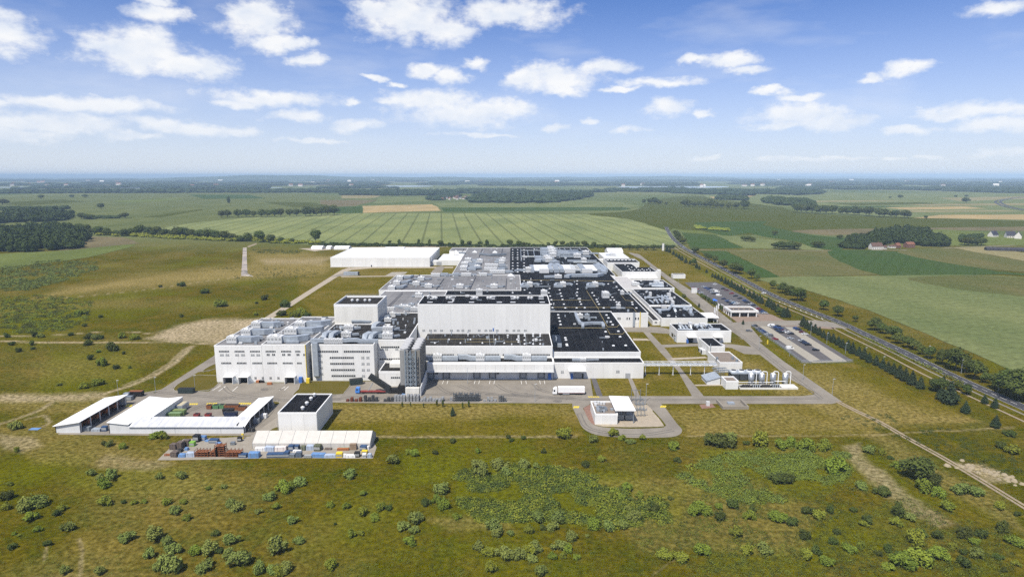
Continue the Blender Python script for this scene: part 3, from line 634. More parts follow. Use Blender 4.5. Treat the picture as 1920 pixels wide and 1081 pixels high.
marks('kerb_stripes', [(356+4*i,758.5,358+4*i,755.5) for i in range(4)] + [(388+4*i,757.5,390+4*i,754.5) for i in range(5)] + [(448+4*i,757.5,450+4*i,754.5) for i in range(6)], .8, YPAINT, 'yellow stripes at the mouth of the container court')

# ------------------------------------------------------------------ buildings
WHITE = M('white_cladding', (.745,.745,.722), .55, .06, .30, c2=(.67,.665,.64), stretch=(1,1,.12), spec=.35, obj_var=.035)
CREAM = M('cream_cladding', (.75,.735,.68), .6, .07, .35, c2=(.63,.615,.56), stretch=(1,1,.12), obj_var=.03)
LGREY = M('light_grey_cladding', (.62,.63,.63), .55, .06, .35, stretch=(1,1,.15))
COPING = M('white_coping', (.78,.78,.76), .5, .06, .8)
BLACKR = M('black_roof_membrane', (.0165,.0165,.019), .8, .35, .09, c2=(.0065,.007,.009), spec=.02, contrast=1.5)
DARKR = M('dark_roof_membrane', (.038,.036,.034), .85, .35, .10, c2=(.020,.019,.019), spec=.02, contrast=1.6)
GREYR = M('grey_roof_membrane', (.215,.212,.212), .85, .2, .05, c2=(.130,.128,.132), stretch=(1,.35,1), contrast=1.4)
WHITER = M('white_sheet_roof', (.82,.82,.81), .5, .05, .08)
BROWNR = M('brown_gravel_roof', (.20,.165,.135), .9, .15, .4)
STRIPR = M('weathered_sheet_roof', (.60,.61,.62), .5, .15, .5, c2=(.44,.45,.47), stretch=(1.4,.06,1), contrast=1.5)
GALV = M('galvanised_duct', (.36,.40,.44), .42, .16, .5, metal=.25, spec=.5)
GALVD = M('dull_galvanised', (.22,.25,.28), .5, .16, .5, metal=.3, spec=.5)
WUNIT = M('white_unit_paint', (.58,.59,.59), .45, .05, .9)
GLASS = M('dark_glass', (.022,.025,.030), .25, .2, .5, spec=.5)
LOUV = M('grey_louvre', (.30,.31,.31), .6, .15, 2.0)
DOOR = M('grey_door', (.34,.35,.36), .6, .1, 1.0)
DARK = M('dark_opening', (.018,.018,.020), .9, .2, 1.0)
STEEL = M('steel_grey', (.20,.22,.24), .5, .15, 1.0, metal=.4)
STAINL = M('stainless', (.34,.36,.38), .38, .12, .6, metal=.55, spec=.4)
WSTEEL = M('white_steel', (.72,.73,.73), .5, .06, 1.0)
BLUE = M('blue_paint', (.045,.135,.42), .5, .12, 1.0)
LBLUE = M('light_blue_tarp', (.12,.23,.43), .5, .15, 1.0)
YEL = M('yellow_paint_solid', (.70,.52,.03), .5, .1, 1.0)
RUST = M('rust', (.21,.080,.035), .85, .3, 1.2)
RED = M('red_paint', (.23,.030,.025), .5, .15, 1.0)
GREEN = M('green_paint', (.10,.22,.10), .6, .15, 1.0)
ORANGE = M('orange_paint', (.34,.13,.05), .6, .15, 1.0)
BLACK = M('black_paint', (.018,.018,.019), .6, .2, 1.0)
TARP = M('white_tarp', (.68,.68,.68), .6, .1, 1.2)
PANEL_CACHE = {}
def panel_mesh(w, h, side, mat):
    k = (round(w,3), round(h,3), side, mat.name)
    if k not in PANEL_CACHE:
        m = MB()
        if side == 'S': m.box(0, w, -.06, .05, 0, h)
        elif side == 'N': m.box(0, w, -.05, .06, 0, h)
        elif side == 'E': m.box(-.05, .06, 0, w, 0, h)
        else: m.box(-.06, .05, 0, w, 0, h)
        PANEL_CACHE[k] = m.mesh('wall_panel', mat)
    return PANEL_CACHE[k]
def panels(b, side, a0, a1, fixed, z0, z1, step, mat, gap=.10):
    n = max(1, round((a1-a0)/step)); w = (a1-a0)/n
    me = panel_mesh(w-gap, z1-z0, side, mat)
    for i in range(n):
        p = a0 + i*w + gap/2
        link('wall_panel', me, b, (p, fixed, z0) if side in 'SN' else (fixed, p, z0))
def building(name, lab, rects, z1, z0=0.0, wall=WHITE, roof=BLACKR, cat='building', step=6.0, sides='SEW', par=.45, psides=None, coping=COPING, group=None):
    b = thing(name, lab, cat, group=group)
    w, r, c = MB(), MB(), MB()
    for i, (x0,x1,y0,y1) in enumerate(rects):
        ps = psides[i] if psides else 'SEWN'; ss = sides[i] if isinstance(sides, list) else sides
        w.box(x0, x1, y0, y1, z0 - (.0 if z0 else .3), z1-par-.02)
        r.sheet([(x0,y0,z1-par),(x1,y0,z1-par),(x1,y1,z1-par),(x0,y1,z1-par)])
        t = .38; zb = z1-par-.35; e = .09
        if 'S' in ps: c.box(x0-e, x1+e, y0-e, y0+t, zb, z1)
        if 'N' in ps: c.box(x0-e, x1+e, y1-t, y1+e, zb, z1)
        ya = y0+t if 'S' in ps else y0; yb = y1-t if 'N' in ps else y1
        if 'W' in ps: c.box(x0-e, x0+t, ya, yb, zb, z1)
        if 'E' in ps: c.box(x1-t, x1+e, ya, yb, zb, z1)
        for s in ss:
            if s in 'SN': panels(b, s, x0, x1, y0 if s == 'S' else y1, z0+.02, z1-par-.37, step, wall)
            else: panels(b, s, y0, y1, x1 if s == 'E' else x0, z0+.02, z1-par-.37, step, wall)
    w.build('wall', wall, b); ro = r.build('roof', roof, b); c.build('parapet', coping, b)
    if roof in (BLACKR, DARKR, GREYR, WHITER):
        q = MB(); rs = random.Random(int(rects[0][0]*10))
        for (x0,x1,y0,y1) in rects:
            nx = int((x1-x0)/4.6)
            for i in range(1, nx): x = x0+(x1-x0)*i/nx; q.box(x-.07, x+.07, y0+.5, y1-.5, z1-par, z1-par+.035)
            ny = int((y1-y0)/26)
            for i in range(1, ny): y = y0+(y1-y0)*i/ny+rs.uniform(-3,3); q.box(x0+.5, x1-.5, y-.09, y+.09, z1-par+.036, z1-par+.06)
        if q.v: q.build('membrane_seams', M('seam_'+roof.name, {'black_roof_membrane':(.032,.032,.036),'dark_roof_membrane':(.075,.070,.066),'grey_roof_membrane':(.11,.11,.115),'white_sheet_roof':(.66,.66,.66)}[roof.name], .8, .3, .2), ro)
    return b
def strip_window(b, x0, x1, Y, z, h, n, mat=GLASS, name='window_strip'):
    m = MB(); w = (x1-x0)/n
    for i in range(n): m.box(x0+i*w+.12, x0+(i+1)*w-.12, Y-.14, Y-.02, z, z+h)
    o = m.build(name, mat, b)
    f = MB().box(x0-.05, x1+.05, Y-.16, Y-.02, z-.14, z-.02); f.build('sill', LOUV, o)
    return o
def ewindow(b, X, y0, y1, z, h, sgn=1, mat=GLASS, name='window'):
    return MB().box(X-.02 if sgn > 0 else X-.14, X+.14 if sgn > 0 else X+.02, y0, y1, z, z+h).build(name, mat, b)
VENT_ME = {}
def dome(b, x, y, z, r=.9, name='roof_vent'):
    if r not in VENT_ME:
        m = MB().cyl(0,0,0,.7,r*.75,10); m.cyl(0,0,.7,1.05,r,10); m.cyl(0,0,1.05,1.5,r,10,r*.35); VENT_ME[r] = m.mesh('roof_vent', WUNIT)
    link(name, VENT_ME[r], b, (x, y, z))
def hatch(b, x, y, z, w=1.5, d=1.3, name='skylight'):
    k = ('h', w, d)
    if k not in VENT_ME:
        m = MB().box(-w/2,w/2,-d/2,d/2,0,.35); m.add([(-w/2,-d/2,.35),(w/2,-d/2,.35),(w/2,d/2,.35),(-w/2,d/2,.35),(-w/2+.2,0,.75),(w/2-.2,0,.75)],[(0,1,5,4),(1,2,5),(2,3,4,5),(3,0,4)])
        VENT_ME[k] = m.mesh('skylight', M('skylight_plastic', (.62,.64,.66), .3, .06, 1.0))
    link(name, VENT_ME[k], b, (x, y, z))
UNITS = []
def ahu(p, lab, L=5.0, D=3.0, Hh=3.0, ducts=(), hood=True, seams=4, mat=None, cat='air handler', group='air handling units on the factory roofs'):
    t = thing('roof_air_handler', lab, cat, p, group)
    c = MB(); n = seams; w = L/n
    for i in range(n): c.box(-L/2+i*w+.03, -L/2+(i+1)*w-.03, -D/2, D/2, .35, Hh - (.25 if i % 2 else 0))
    c.build('casing', mat or WUNIT, t)
    MB().box(-L/2-.1, L/2+.1, -D/2+.2, D/2-.2, 0, .35).build('base_frame', STEEL, t)
    lv = MB().box(-w*.3, w*.3, -D/2-.04, -D/2+.02, Hh*.45, Hh*.75).mesh('louvre', LOUV)
    for i in range(n): link('louvre', lv, t, (-L/2+(i+.5)*w, 0, 0))
    if hood: MB().add([(-L*.2,-D*.3,Hh),(L*.2,-D*.3,Hh),(L*.2,D*.3,Hh),(-L*.2,D*.3,Hh),(-L*.1,-D*.2,Hh+.7),(L*.1,-D*.2,Hh+.7),(L*.1,D*.2,Hh+.7),(-L*.1,D*.2,Hh+.7)],
                      [(0,1,5,4),(1,2,6,5),(2,3,7,6),(3,0,4,7),(4,5,6,7)]).build('hood', mat or WUNIT, t)
    for pts, dw, dh in ducts: MB().duct(pts, dw, dh).build('duct', GALV, t)
    return t
def ductrun(lab, pts, w, h, legs=True, mat=None, name='roof_duct', round_=False, cat='duct'):
    p0 = Vector(pts[0]); t = thing(name, lab, cat, p0, 'duct runs on the factory roofs')
    q = [Vector(p)-p0 for p in pts]
    (MB().tube(q, w/2, 10) if round_ else MB().duct(q, w, h)).build('duct', mat or GALV, t)
    if legs:
        m = MB()
        for a, b in zip(q[:-1], q[1:]):
            k = max(1, int((b-a).length/4))
            for i in range(k+1):
                c = a.lerp(b, i/k); m.box(c.x-.08, c.x+.08, c.y-.08, c.y+.08, c.z-h/2-.9, c.z-h/2+.02)
        m.build('support', STEEL, t)
    return t
RA, RB, RC, RD, RE, RF, RGG, RH = rg(380,540,4.571), rg(700,440,6.36), rg(940,440,5.63), rg(740,540,6.0), rg(620,600,5.63), rg(940,600,5.63), rg(1140,440,5.63), rg(1180,590,5.053)

# --- west production blocks
bA = building('production_block', 'tall white block with three dock doors at the left front', [(-159.6,-134.3,332.3,399.0)], 20.5, roof=GREYR, sides='SW', step=6.3)
bB = building('production_block', 'tall white block with yellow corner pipe, right of the dock doors block', [(-134.2,-110.5,332.3,400.8)], 21.1, roof=GREYR, sides='SEW', step=6.0)
bC = building('production_block', 'tall white block with four window bands and big grey duct', [(-108.5,-74.7,335.0,383.4)], 20.4, roof=DARKR, sides='SE', step=5.6)
bD = building('production_block', 'white block set back behind the lattice tower with dark roof', [(-74.5,-57.6,344.2,415.0),(-82.2,-74.5,383.9,415.0)], 20.7, roof=DARKR, sides=['SE','' ], psides=['SEN','N'], step=5.6)
bE = building('production_block', 'low white block left of the lattice tower', [(-70.4,-57.8,325.4,343.6)], 8.3, roof=DARKR, sides='SW', step=3.1, par=.9)
bT = building('production_block', 'upper white box rising above the left roofs', [(-108.9,-82.3,383.7,412.7)], 32.6, roof=DARKR, sides='SEW', step=6.6, par=1.3, wall=CREAM)
ra = lambda x, Y: (380+x/4.571-CX)*(Y*CT+ (H-10)*ST)/F       # facade column -> X on plane Y
def zf(ypx, Y): d = ray(CX, ypx); return H + d[2]*Y/d[1]
fa = lambda y, Y: zf(540+y/4.571, Y)
def wstrip(b, x0, x1, y, Y, n, hh=.75): strip_window(b, ra(x0,Y), ra(x1,Y), Y, fa(y,Y)-hh/2, hh, n)
for y in (540, 640):
    for k, (x0, x1) in enumerate([(148,237),(281,368),(414,500)]): wstrip(bA, x0+(12 if y > 600 else 0), x1+(10 if y > 600 else 0), y, 332.3, 7)
    for x0, x1, n in [(546,634,7),(678,767,7),(800,845,4)]: wstrip(bB, x0+(8 if y > 600 else 0), x1+(6 if y > 600 else 0), y, 332.3, n)
for x in (155,202,285,335,418,465): strip_window(bA, ra(x,332.3), ra(x+34,332.3), 332.3, fa(578,332.3), 1.0, 2, LOUV if True else GLASS, 'louvre')
for x in (553,600,686,732,808,866): strip_window(bB, ra(x,332.3), ra(x+28,332.3), 332.3, fa(575,332.3), .9, 2, GLASS, 'window')
for x in (435,498): strip_window(bA, ra(x,332.3), ra(x+20,332.3), 332.3, fa(776,332.3), 1.1, 2, GLASS, 'window')
for x in (565,632): strip_window(bB, ra(x,332.3), ra(x+20,332.3), 332.3, fa(776,332.3), 1.1, 2, GLASS, 'window')
def dock_shelter(b, x0, x1, Y, h=3.9, d=3.2, side=1):
    m = MB(); m.box(x0, x1, Y-d, Y-.05, h-.25, h); m.box(x0, x0+.25, Y-d, Y-.05, .02, h-.25); m.box(x1-.25, x1, Y-d, Y-.05, .02, h-.25)
    o = m.build('dock_shelter', WHITE, b)
    MB().box(x0+.3, x1-.3, Y-.25, Y-.12, .02, h-.3).build('dock_opening', DARK, o)
    s = MB(); s.add([(x1,Y-d,.0),(x1+2.2,Y-d*.4,.0),(x1+2.2,Y-.1,0),(x1,Y-.1,0),(x1,Y-d,h*.8),(x1,Y-.1,h*.8)], [(0,1,4),(1,2,5,4),(2,3,5),(0,4,5,3)]); s.build('stair_flank', GALV, o)
for x0, x1 in ((168,255),(300,385)): dock_shelter(bA, ra(x0,330), ra(x1,330), 332.2)
dock_shelter(bB, ra(698,330), ra(785,330), 332.2)
MB().tube([(-110.75,332.1,0),(-110.75,332.1,21.0)], .22, 6).build('corner_pipe', YEL, bB)
MB().box(ra(888,332),ra(915,332),330.0,331.9,.03,2.6).build('gas_cabinet', YEL, bB)
MB().box(ra(822,332),ra(850,332),330.6,332.1,.03,3.2).build('door', BLUE, bB)
# C facade
for x0, x1, y, n in [(975,1168,541,12),(1213,1440,541,14),(1090,1298,594,13),(1092,1300,645,13),(1096,1303,698,13),(1098,1306,749,13)]: wstrip(bC, x0, x1, y, 335.0, n, .85)
for y in (596,648,701,752):
    for x in (1360,1404): 
        if not (y > 740 and x > 1390): strip_window(bC, ra(x,335), ra(x+28,335), 335.0, fa(y+6,335), 1.1, 2, LOUV, 'louvre')
    strip_window(bC, ra(1003,335), ra(1030,335), 335.0, fa(y-12,335), 1.0, 2, LOUV, 'louvre')
dz = [(-105.9,334.2,1.0),(-105.9,334.2,20.9)]
MB().box(-107.4,-104.6,332.9,334.85,3.2,21.6).build('wall_duct', GALV, bC)
MB().add([(-107.4,332.9,3.2),(-104.6,332.9,3.2),(-104.6,334.85,3.2),(-107.4,334.85,3.2),(-106.6,333.9,2.0),(-104.8,333.9,2.0),(-104.8,334.8,2.0),(-106.6,334.8,2.0)],[(4,5,1,0),(5,6,2,1),(6,7,3,2),(7,4,0,3),(7,6,5,4)]).build('duct_elbow', GALV, bC)
for x0, x1, y in [(1530,1690,503),(1515,1690,606)]: wstrip(bD, x0, x1, y, 344.2, 9, .8)
for x in (1520,1563,1652): strip_window(bD, ra(x,344), ra(x+28,344), 344.2, fa(530,344), 1.2, 2, LOUV, 'louvre')
wstrip(bE, 1610, 1690, 764, 325.4, 5, .7)
MB().box(-66.4,-58.4,334.5,343.0,7.5,9.6).build('roof_cabin', CREAM, bE)
for x in (1282,1328,1392,1432): 
    p = RA(x,112,31.3); dome(bT, p.x, p.y, 31.3, 1.0)
m = MB()
for i in range(10): m.box(-108.8+2.9*i-.05, -108.8+2.9*i+.05, 412.4, 412.5, 32.5, 33.6)
m.box(-108.8,-82.4,412.4,412.5,33.5,33.6); m.box(-108.8,-82.4,412.4,412.5,33.0,33.08); m.build('roof_railing', STEEL, bT)
# --- lattice tower with two banks of fluted silos
tw = thing('silo_tower', 'grey silo tower with steel lattice front and round caps', 'tower')
for s, x0 in ((0,-57.2),(1,-51.2)):
    for k in range(5):
        y = 317.0 + k*4.6
        m = MB(); m.box(x0 + (0 if s == 0 else 0), x0+4.2, y-2.1, y+2.1, 4.2, 22.6)
        for q in range(6): m.box(x0+.35+q*.62, x0+.62+q*.62, y-2.2, y-2.08, 4.3, 22.5); m.box(x0+4.2-.02, x0+4.3, y-2.0+q*.7, y-1.7+q*.7, 4.3, 22.5)
        o = m.build('filter_tower', M('dull_panel_grey', (.23,.22,.20), .7, .18, .3, stretch=(1,1,.1)) if s else M('panel_grey', (.29,.29,.285), .7, .16, .3, stretch=(1,1,.1)), tw)
        MB().cyl(x0+2.1, y, 22.6, 23.3, 2.0, 16).cyl(x0+2.1, y, 23.3, 23.7, 2.25, 16, 1.9).build('cap', M('cap_grey', (.42,.42,.42), .5, .1, .6), o)
m = MB()
for x in (-54.3,-51.6,-48.9):
    m.box(x-.17,x+.17,312.4,312.8,2.5,22.9); m.box(x-.15,x+.15,314.2,314.5,2.5,22.9)
for z in np.arange(3.0, 22.1, 2.4):
    m.box(-54.3,-48.9,312.45,312.75,z,z+.2)
    for xa, xb in ((-54.3,-51.6),(-51.6,-48.9)):
        m.tube([(xa,312.5,z),(xb,312.5,z+2.4)], .12, 4); m.tube([(xb,312.45,z),(xa,312.45,z+2.4)], .12, 4)
m.build('lattice', M('lattice_steel', (.21,.25,.29), .5, .15, 1.0), tw)
MB().box(-58.2,-46.6,311.6,338.5,.0,4.2).build('plinth', DARKR, tw)
MB().box(-53.9,-46.9,309.6,311.5,.0,4.4).build('plinth_front', CREAM, tw)
MB().add([(-46.5,309.8,0),(-46.1,309.8,0),(-46.1,336.0,0),(-46.5,336.0,0),(-46.5,309.8,4.5),(-46.1,309.8,4.5),(-46.1,336.0,6.6),(-46.5,336.0,6.6)],[(0,1,5,4),(1,2,6,5),(2,3,7,6),(3,0,4,7),(4,5,6,7)]).build('ramp_wall', LGREY, tw)
# --- docks, halls
bK = building('dock_building', 'long white loading dock with overhanging canopy at the factory front', [(-46.0,22.6,337.4,347.2)], 9.7, roof=DARKR, sides='', step=7.0)
m = MB().box(-46.0,22.6,333.6,337.25,5.6,9.72); m.build('canopy', WHITE, bK)
panels(bK, 'S', -46.0, 22.6, 333.55, 5.7, 9.6, 5.3, WHITE)
MB().box(-46.0,22.8,332.8,333.45,5.35,5.6).build('canopy_lip', LGREY, bK)
panels(bK, 'S', -46.0, 22.6, 337.4, .02, 5.3, 6.2, LGREY)  # greyer than above: shade under the canopy put into the panel colour
for i, x in enumerate((380,555,900,1075,1420,1625)):
    X = (740+x/6.0+4-CX)*(337*CT+100*ST)/F; m = MB().box(X-1.55,X+1.55,336.9,337.3,1.0,4.6)
    o = m.build('dock_door', DOOR, bK); MB().box(X-1.85,X-1.55,336.5,337.3,.9,4.9).box(X+1.55,X+1.85,336.5,337.3,.9,4.9).box(X-1.55,X+1.55,336.5,337.3,4.6,4.9).build('dock_seal', BLACK, o)
    MB().box(X-1.4,X+1.4,336.2,336.9,.05,.95).build('dock_leveller', STEEL, o)
for x in (470,1160): 
    X = (740+x/6.0-CX)*(337*CT+100*ST)/F; MB().box(X-.7,X+.7,337.15,337.3,3.0,4.2).build('window', GLASS, bK)
X = (740+1745/6.0-CX)*(337*CT+100*ST)/F; MB().box(X-.8,X+.8,336.2,337.2,.05,3.6).build('door', BLUE, bK)
bM = building('hall', 'white middle hall with dark roof below the tall warehouse', [(-51.1,22.7,347.4,376.8)], 16.2, roof=DARKR, sides='SE', step=6.2, psides=['SE'])
for x0, x1, n in [(300,665,22),(702,1176,28),(1213,1748,32)]:
    strip_window(bM, (740+x0/6-CX)*(347*CT+95*ST)/F, (740+x1/6-CX)*(347*CT+95*ST)/F, 347.4, zf(540+748/6,347.4)-.3, .75, n)
for x in (555,640,1035,1115,1245): strip_window(bM, (740+x/6-CX)*(347*CT+95*ST)/F, (740+x/6+6-CX)*(347*CT+95*ST)/F, 347.4, zf(540+776/6,347.4), .9, 2, LOUV, 'louvre')
bW = building('high_bay_warehouse', 'tall white warehouse box with black roof in the middle', [(-56.7,23.0,377.0,406.1)], 34.0, roof=BLACKR, sides='SEW', step=6.64)
for x in (310,388,438,512,622,697,750,823,935,1010,1062,1137,1248,1325,1378,1453):
    xx = (740+x/6-CX)*(377*CT+92*ST)/F; strip_window(bW, xx, xx+1.75, 377.0, zf(540+482/6,377), 1.05, 2, LOUV, 'louvre')
for x in (440,468,590,620,892,926,1048,1078,1354,1385,1507,1540): p = RD(x,121,33.6); dome(bW, p.x, p.y, 33.6, 1.0)
PANELME = MB().box(-1.6,1.6,-.6,.6,0,.35).mesh('roof_panel', M('skylight_plastic', (.62,.64,.66), .3, .06, 1.0))
for x, y in [(435,98),(660,98),(885,98),(1105,98),(1330,98),(1648,98),(425,121),(648,121),(880,121),(1100,121),(1335,121),(1648,121),(398,160),(628,160),(865,160),(1178,160),(1330,160),(1660,160)]:
    p = RD(x,y,33.6); link('roof_panel', PANELME, bW, (p.x,p.y,33.6))
MB().box(-11.7,-11.0,376.75,376.9,17.5,19.3).build('wall_sign', BLUE, bW)
bP = building('front_strip', 'low white strip with black roof and grey doors right of the docks', [(22.9,72.4,339.0,349.2)], 9.0, roof=BLACKR, sides='SE', step=5.5)
for x0, x1, z, n in [(1210,1250,3.3,2),(628,660,3.1,2)]: strip_window(bP, (940+x0/5.63-CX)*(339*CT+105*ST)/F, (940+x1/5.63-CX)*(339*CT+105*ST)/F, 339.0, z, 1.3, n, LOUV, 'louvre')
def fx(x, Y=339.0): return (940+x/5.63-CX)*(Y*CT+106*ST)/F
MB().box(fx(706),fx(888),335.0,338.9,5.0,5.35).build('canopy', WHITE, bP)
MB().box(fx(768),fx(838),338.7,338.9,.05,4.4).build('roller_door', DOOR, bP)
MB().box(fx(730),fx(755),337.4,338.9,.05,2.9).build('door', BLUE, bP); MB().box(fx(850),fx(866),337.9,338.9,.05,2.8).build('door', BLACK, bP)
MB().box(fx(1310),fx(1362),338.75,338.9,.05,3.0).build('roller_door', DOOR, bP)
bS = building('hall', 'black roofed hall at the right front of the factory', [(23.2,72.6,349.4,459.4)], 12.15, roof=BLACKR, sides='SE', step=6.2)
bN = building('main_hall', 'huge black roofed main hall at the back of the factory', [(-56.8,23.0,406.3,553.2),(23.0,100.0,459.6,553.2),(8.2,100.0,553.2,641.0),(-2.2,104.6,641.0,894.4)], 10.9, roof=BLACKR,
      sides=['','SE','E','EN'], psides=['W','SE','E','EN'], step=7.0)
for x in (1225,1245,1320,1345,1412,1438): strip_window(bN, (940+x/5.63-CX)*(459.6*CT+103*ST)/F, (940+(x+15)/5.63-CX)*(459.6*CT+103*ST)/F, 459.6, zf(440+893/5.63,459.6), 1.5, 1, GLASS, 'window')
xx = (940+1398/5.63-CX)*(459.6*CT+103*ST)/F; MB().box(xx-.7,xx+.7,458.6,459.4,1.0,11.2).build('wall_duct', GALV, bN)
xx = (940+1465/5.63-CX)*(459.6*CT+103*ST)/F; MB().tube([(xx,459.3,0),(xx,459.3,11.4)], .3, 6).build('gas_pipe', YEL, bN)
MB().box(xx-4.2,xx-1.2,459.3,459.48,.05,4.0).build('door', CREAM, bN)
bG1 = building('hall', 'grey roofed hall between the upper white box and the tall warehouse', [(-111.5,-57.0,415.2,553.2)], 10.4, roof=GREYR, sides='W', psides=['WN'], step=7.0)
bG2 = building('hall', 'wide grey roofed hall across the middle of the factory', [(-117.0,8.0,553.5,640.8)], 10.95, roof=GREYR, sides='W', step=7.0)
bG3 = building('hall', 'grey roofed hall at the back beside the low white annex', [(-61.5,-2.4,641.0,894.4),(-83.8,-61.5,852.0,894.4)], 10.6, roof=GREYR, sides='W', psides=['WN','SWN'], step=8.0)
bAn = building('annex', 'low white annex right of the long white warehouse', [(-92.0,-61.8,789.0,851.5)], 6.7, roof=WHITER, sides='SW', step=6.0)
bLk = building('annex', 'small white link between the long warehouse and the annex', [(-100.3,-92.2,789.4,800.0)], 5.4, roof=LGREY, sides='S', step=4.0)
MB().box(-93.9,-87.6,788.7,788.9,.05,4.6).build('roller_door', DOOR, bAn)
MB().box(-80.0,-76.0,838.0,842.0,6.3,12.0).build('roof_cabin', CREAM, bAn)
bWW = building('long_warehouse', 'long white roofed warehouse at the back left', [(-222.1,-100.6,776.5,885.3)], 11.5, roof=WHITER, sides='SEW', step=7.1)
for i in range(6):
    p = (-205+i*19, 800+((i*37)%70)); hatch(bWW, p[0], p[1], 11.06, 2.0, 1.6)
MB().box(-172.6,-171.4,776.2,776.4,.05,2.2).build('door', DARK, bWW)
MB().box(-175,-148,870,884,11.1,12.6).build('ridge_vent', WHITER, bWW)
tag(MB().box(-222,-100,771.5,776.2,.0,.10).build('pavement', LANE), 'pale paved strip before the long white warehouse', kind='structure')
for i in range(9): hatch(bM, -44+i*6.6+(i%3)*.7, 354+(i%2)*8, 15.8, .9, .9)
# tiny things on the hall roofs: skylight pairs in rows, walkway pipes
PAIRS = [(600,848),(607,880),(618,915),(625,950),(1110,850),(1130,880),(1155,922),(1175,952)]
for x, y in PAIRS: p = RC(x,y,11.7); hatch(bS, p.x, p.y, 11.7)
for x, y in [(1100,125),(1235,120),(1130,180),(1253,178),(1183,272),(1312,270),(675,190),(682,212),(690,258),(693,270)]: p = RF(x,y,11.7); hatch(bS, p.x, p.y, 11.7)
for x, y in [(240,490),(420,490),(425,520),(434,550),(440,580),(510,570),(615,585),(625,620),(635,650),(645,685),(660,735),(675,775),(800,490),(797,522),(805,575),(800,610),(798,645),(815,680),(830,710),(842,735),(795,775),(880,772),
             (1128,522),(1185,505),(1215,550),(1240,585),(1172,662),(1190,690),(1215,712),(1245,715),(1380,715),(1385,738),(1425,775),(1005,685),(1015,710),(1030,735),(1080,775),(960,615),(980,645),(500,615),(515,650),(528,690),(525,735),(540,772),
             (245,585),(300,615),(120,615)]:
    p = RC(x,y,10.45)
    if p.y < 640: hatch(bN, p.x, p.y, 10.45)
for x in (120,172,240): 
    for y in (160,190,215,240,262,300,330,360,395): p = RC(x,y,10.45); hatch(bN, p.x, p.y, 10.45, 1.8, 1.6)
def roofline(b, reg, pts, z, r=.16, mat=None, name='roof_pipe'):
    MB().tube([(*reg(x,y,z).xy, z) for x, y in pts], r, 5).build(name, mat or M('gas_pipe_yellow', (.34,.27,.11), .6, .15, 1.0), b)
roofline(bN, RC, [(520,765),(1000,765),(1390,768),(1425,812)], 10.8); roofline(bN, RC, [(210,478),(620,480),(1150,488),(1215,486)], 10.8)
roofline(bN, RC, [(525,688),(950,690)], 10.7, .12); roofline(bN, RC, [(900,590),(1030,790)], 10.7, .16); roofline(bN, RC, [(1270,640),(1310,690),(1400,698)], 10.7, .12)
roofline(bS, RC, [(600,980),(1110,982),(1145,1045),(1280,1048),(1305,1020)], 12.1); roofline(bS, RC, [(1035,815),(1120,970),(1220,972),(1245,945)], 12.1)
for pts in ([(205,150),(210,275)], [(210,165),(420,165)], [(215,228),(350,230)], [(275,165),(285,225)], [(340,165),(350,228)], [(410,165),(420,228)], [(640,190),(680,262)], [(610,140),(640,180)], [(660,140),(690,178)], [(725,140),(750,175)], [(820,140),(860,180)], [(640,285),(655,305)], [(760,290),(1035,293)], [(520,545),(350,545)]):
    roofline(bN, RC, pts, 11.0, .38, GALV, 'cable_tray')
for pts in ([(840,520),(745,655)], [(345,690),(180,850)], [(560,470),(330,655)], [(1300,165),(1260,260)], [(1540,165),(1520,260)], [(1080,165),(1045,225)], [(1220,500),(1150,650)], [(1590,520),(1580,645)]):
    b = bG1 if pts[0][1] > 655 else (bG2 if pts[0][1] > 450 else bG3); roofline(b, RB, pts, 11.1, .30, M('dark_tray', (.09,.09,.10), .7, .2, 1.0), 'cable_tray')
for x0 in (1060, 1110, 1400, 1470, 1555): roofline(bM, RD, [(x0,515),(x0+12,640)], 16.0, .12, GALV)
roofline(bM, RD, [(290,575),(1210,572)], 16.0, .10); roofline(bM, RD, [(780,603),(1430,600)], 16.0, .10); roofline(bM, RD, [(920,535),(940,520),(960,545),(1010,525)], 16.1, .25, GALV)
for x, y in [(345,630),(410,520),(376,580),(600,615),(795,615),(825,520),(640,525),(1040,500),(1150,525),(1175,580),(1135,628)]:
    p = RD(x,y,15.75); MB().cbox(p.x,p.y,15.75,.5,.5,2.2).build('roof_pipe', GALV, bM)
for x in (180,245,335,410):
    for y in (150,170,190,215,235,255): 
        if (x+y) % 3: p = RF(x,y,15.75); hatch(bM, p.x, p.y, 15.75, 1.0, .9)

# ------------------------------------------------------------------ rooftop plant
GR = 'air handling units on the factory roofs'
for i, (x, y) in enumerate([(265,466),(385,402),(470,338)]):
    p = RA(x,y,20.05)
    ahu(p, 'white air handler with grey duct on the leftmost block roof, %s from the front' % ORD[i], 5.4, 5.0, 3.9,
        [([(2.6,.6,1.9),(6,.6,1.9),(9.5,.6,1.9),(12.5,3.2,1.6)], 3.4, 3.0), ([(4,4.5,1.4),(9,4.2,1.4),(13.5,6.5,1.2)], 2.2, 1.8)])
for i, (x, y) in enumerate([(630,466),(765,392),(845,334)]):
    p = RA(x,y,20.65)
    ahu(p, 'white air handler with curved grey duct on the second block roof, %s from the front' % ORD[i], 8.0-i, 5.2, 4.2-.3*i,
        [([(3.5,.6,2.0),(8,.6,2.0),(11,1.2,2.0),(14.5,4.5,1.7),(14.5,8,1.5)], 3.6, 3.2), ([(4,4.2,1.4),(9.5,4.8,1.4),(13,7.5,1.2)], 2.2, 1.8), ([(6,-1.6,.9),(13,-1.6,.9)], 1.4, 1.2)])
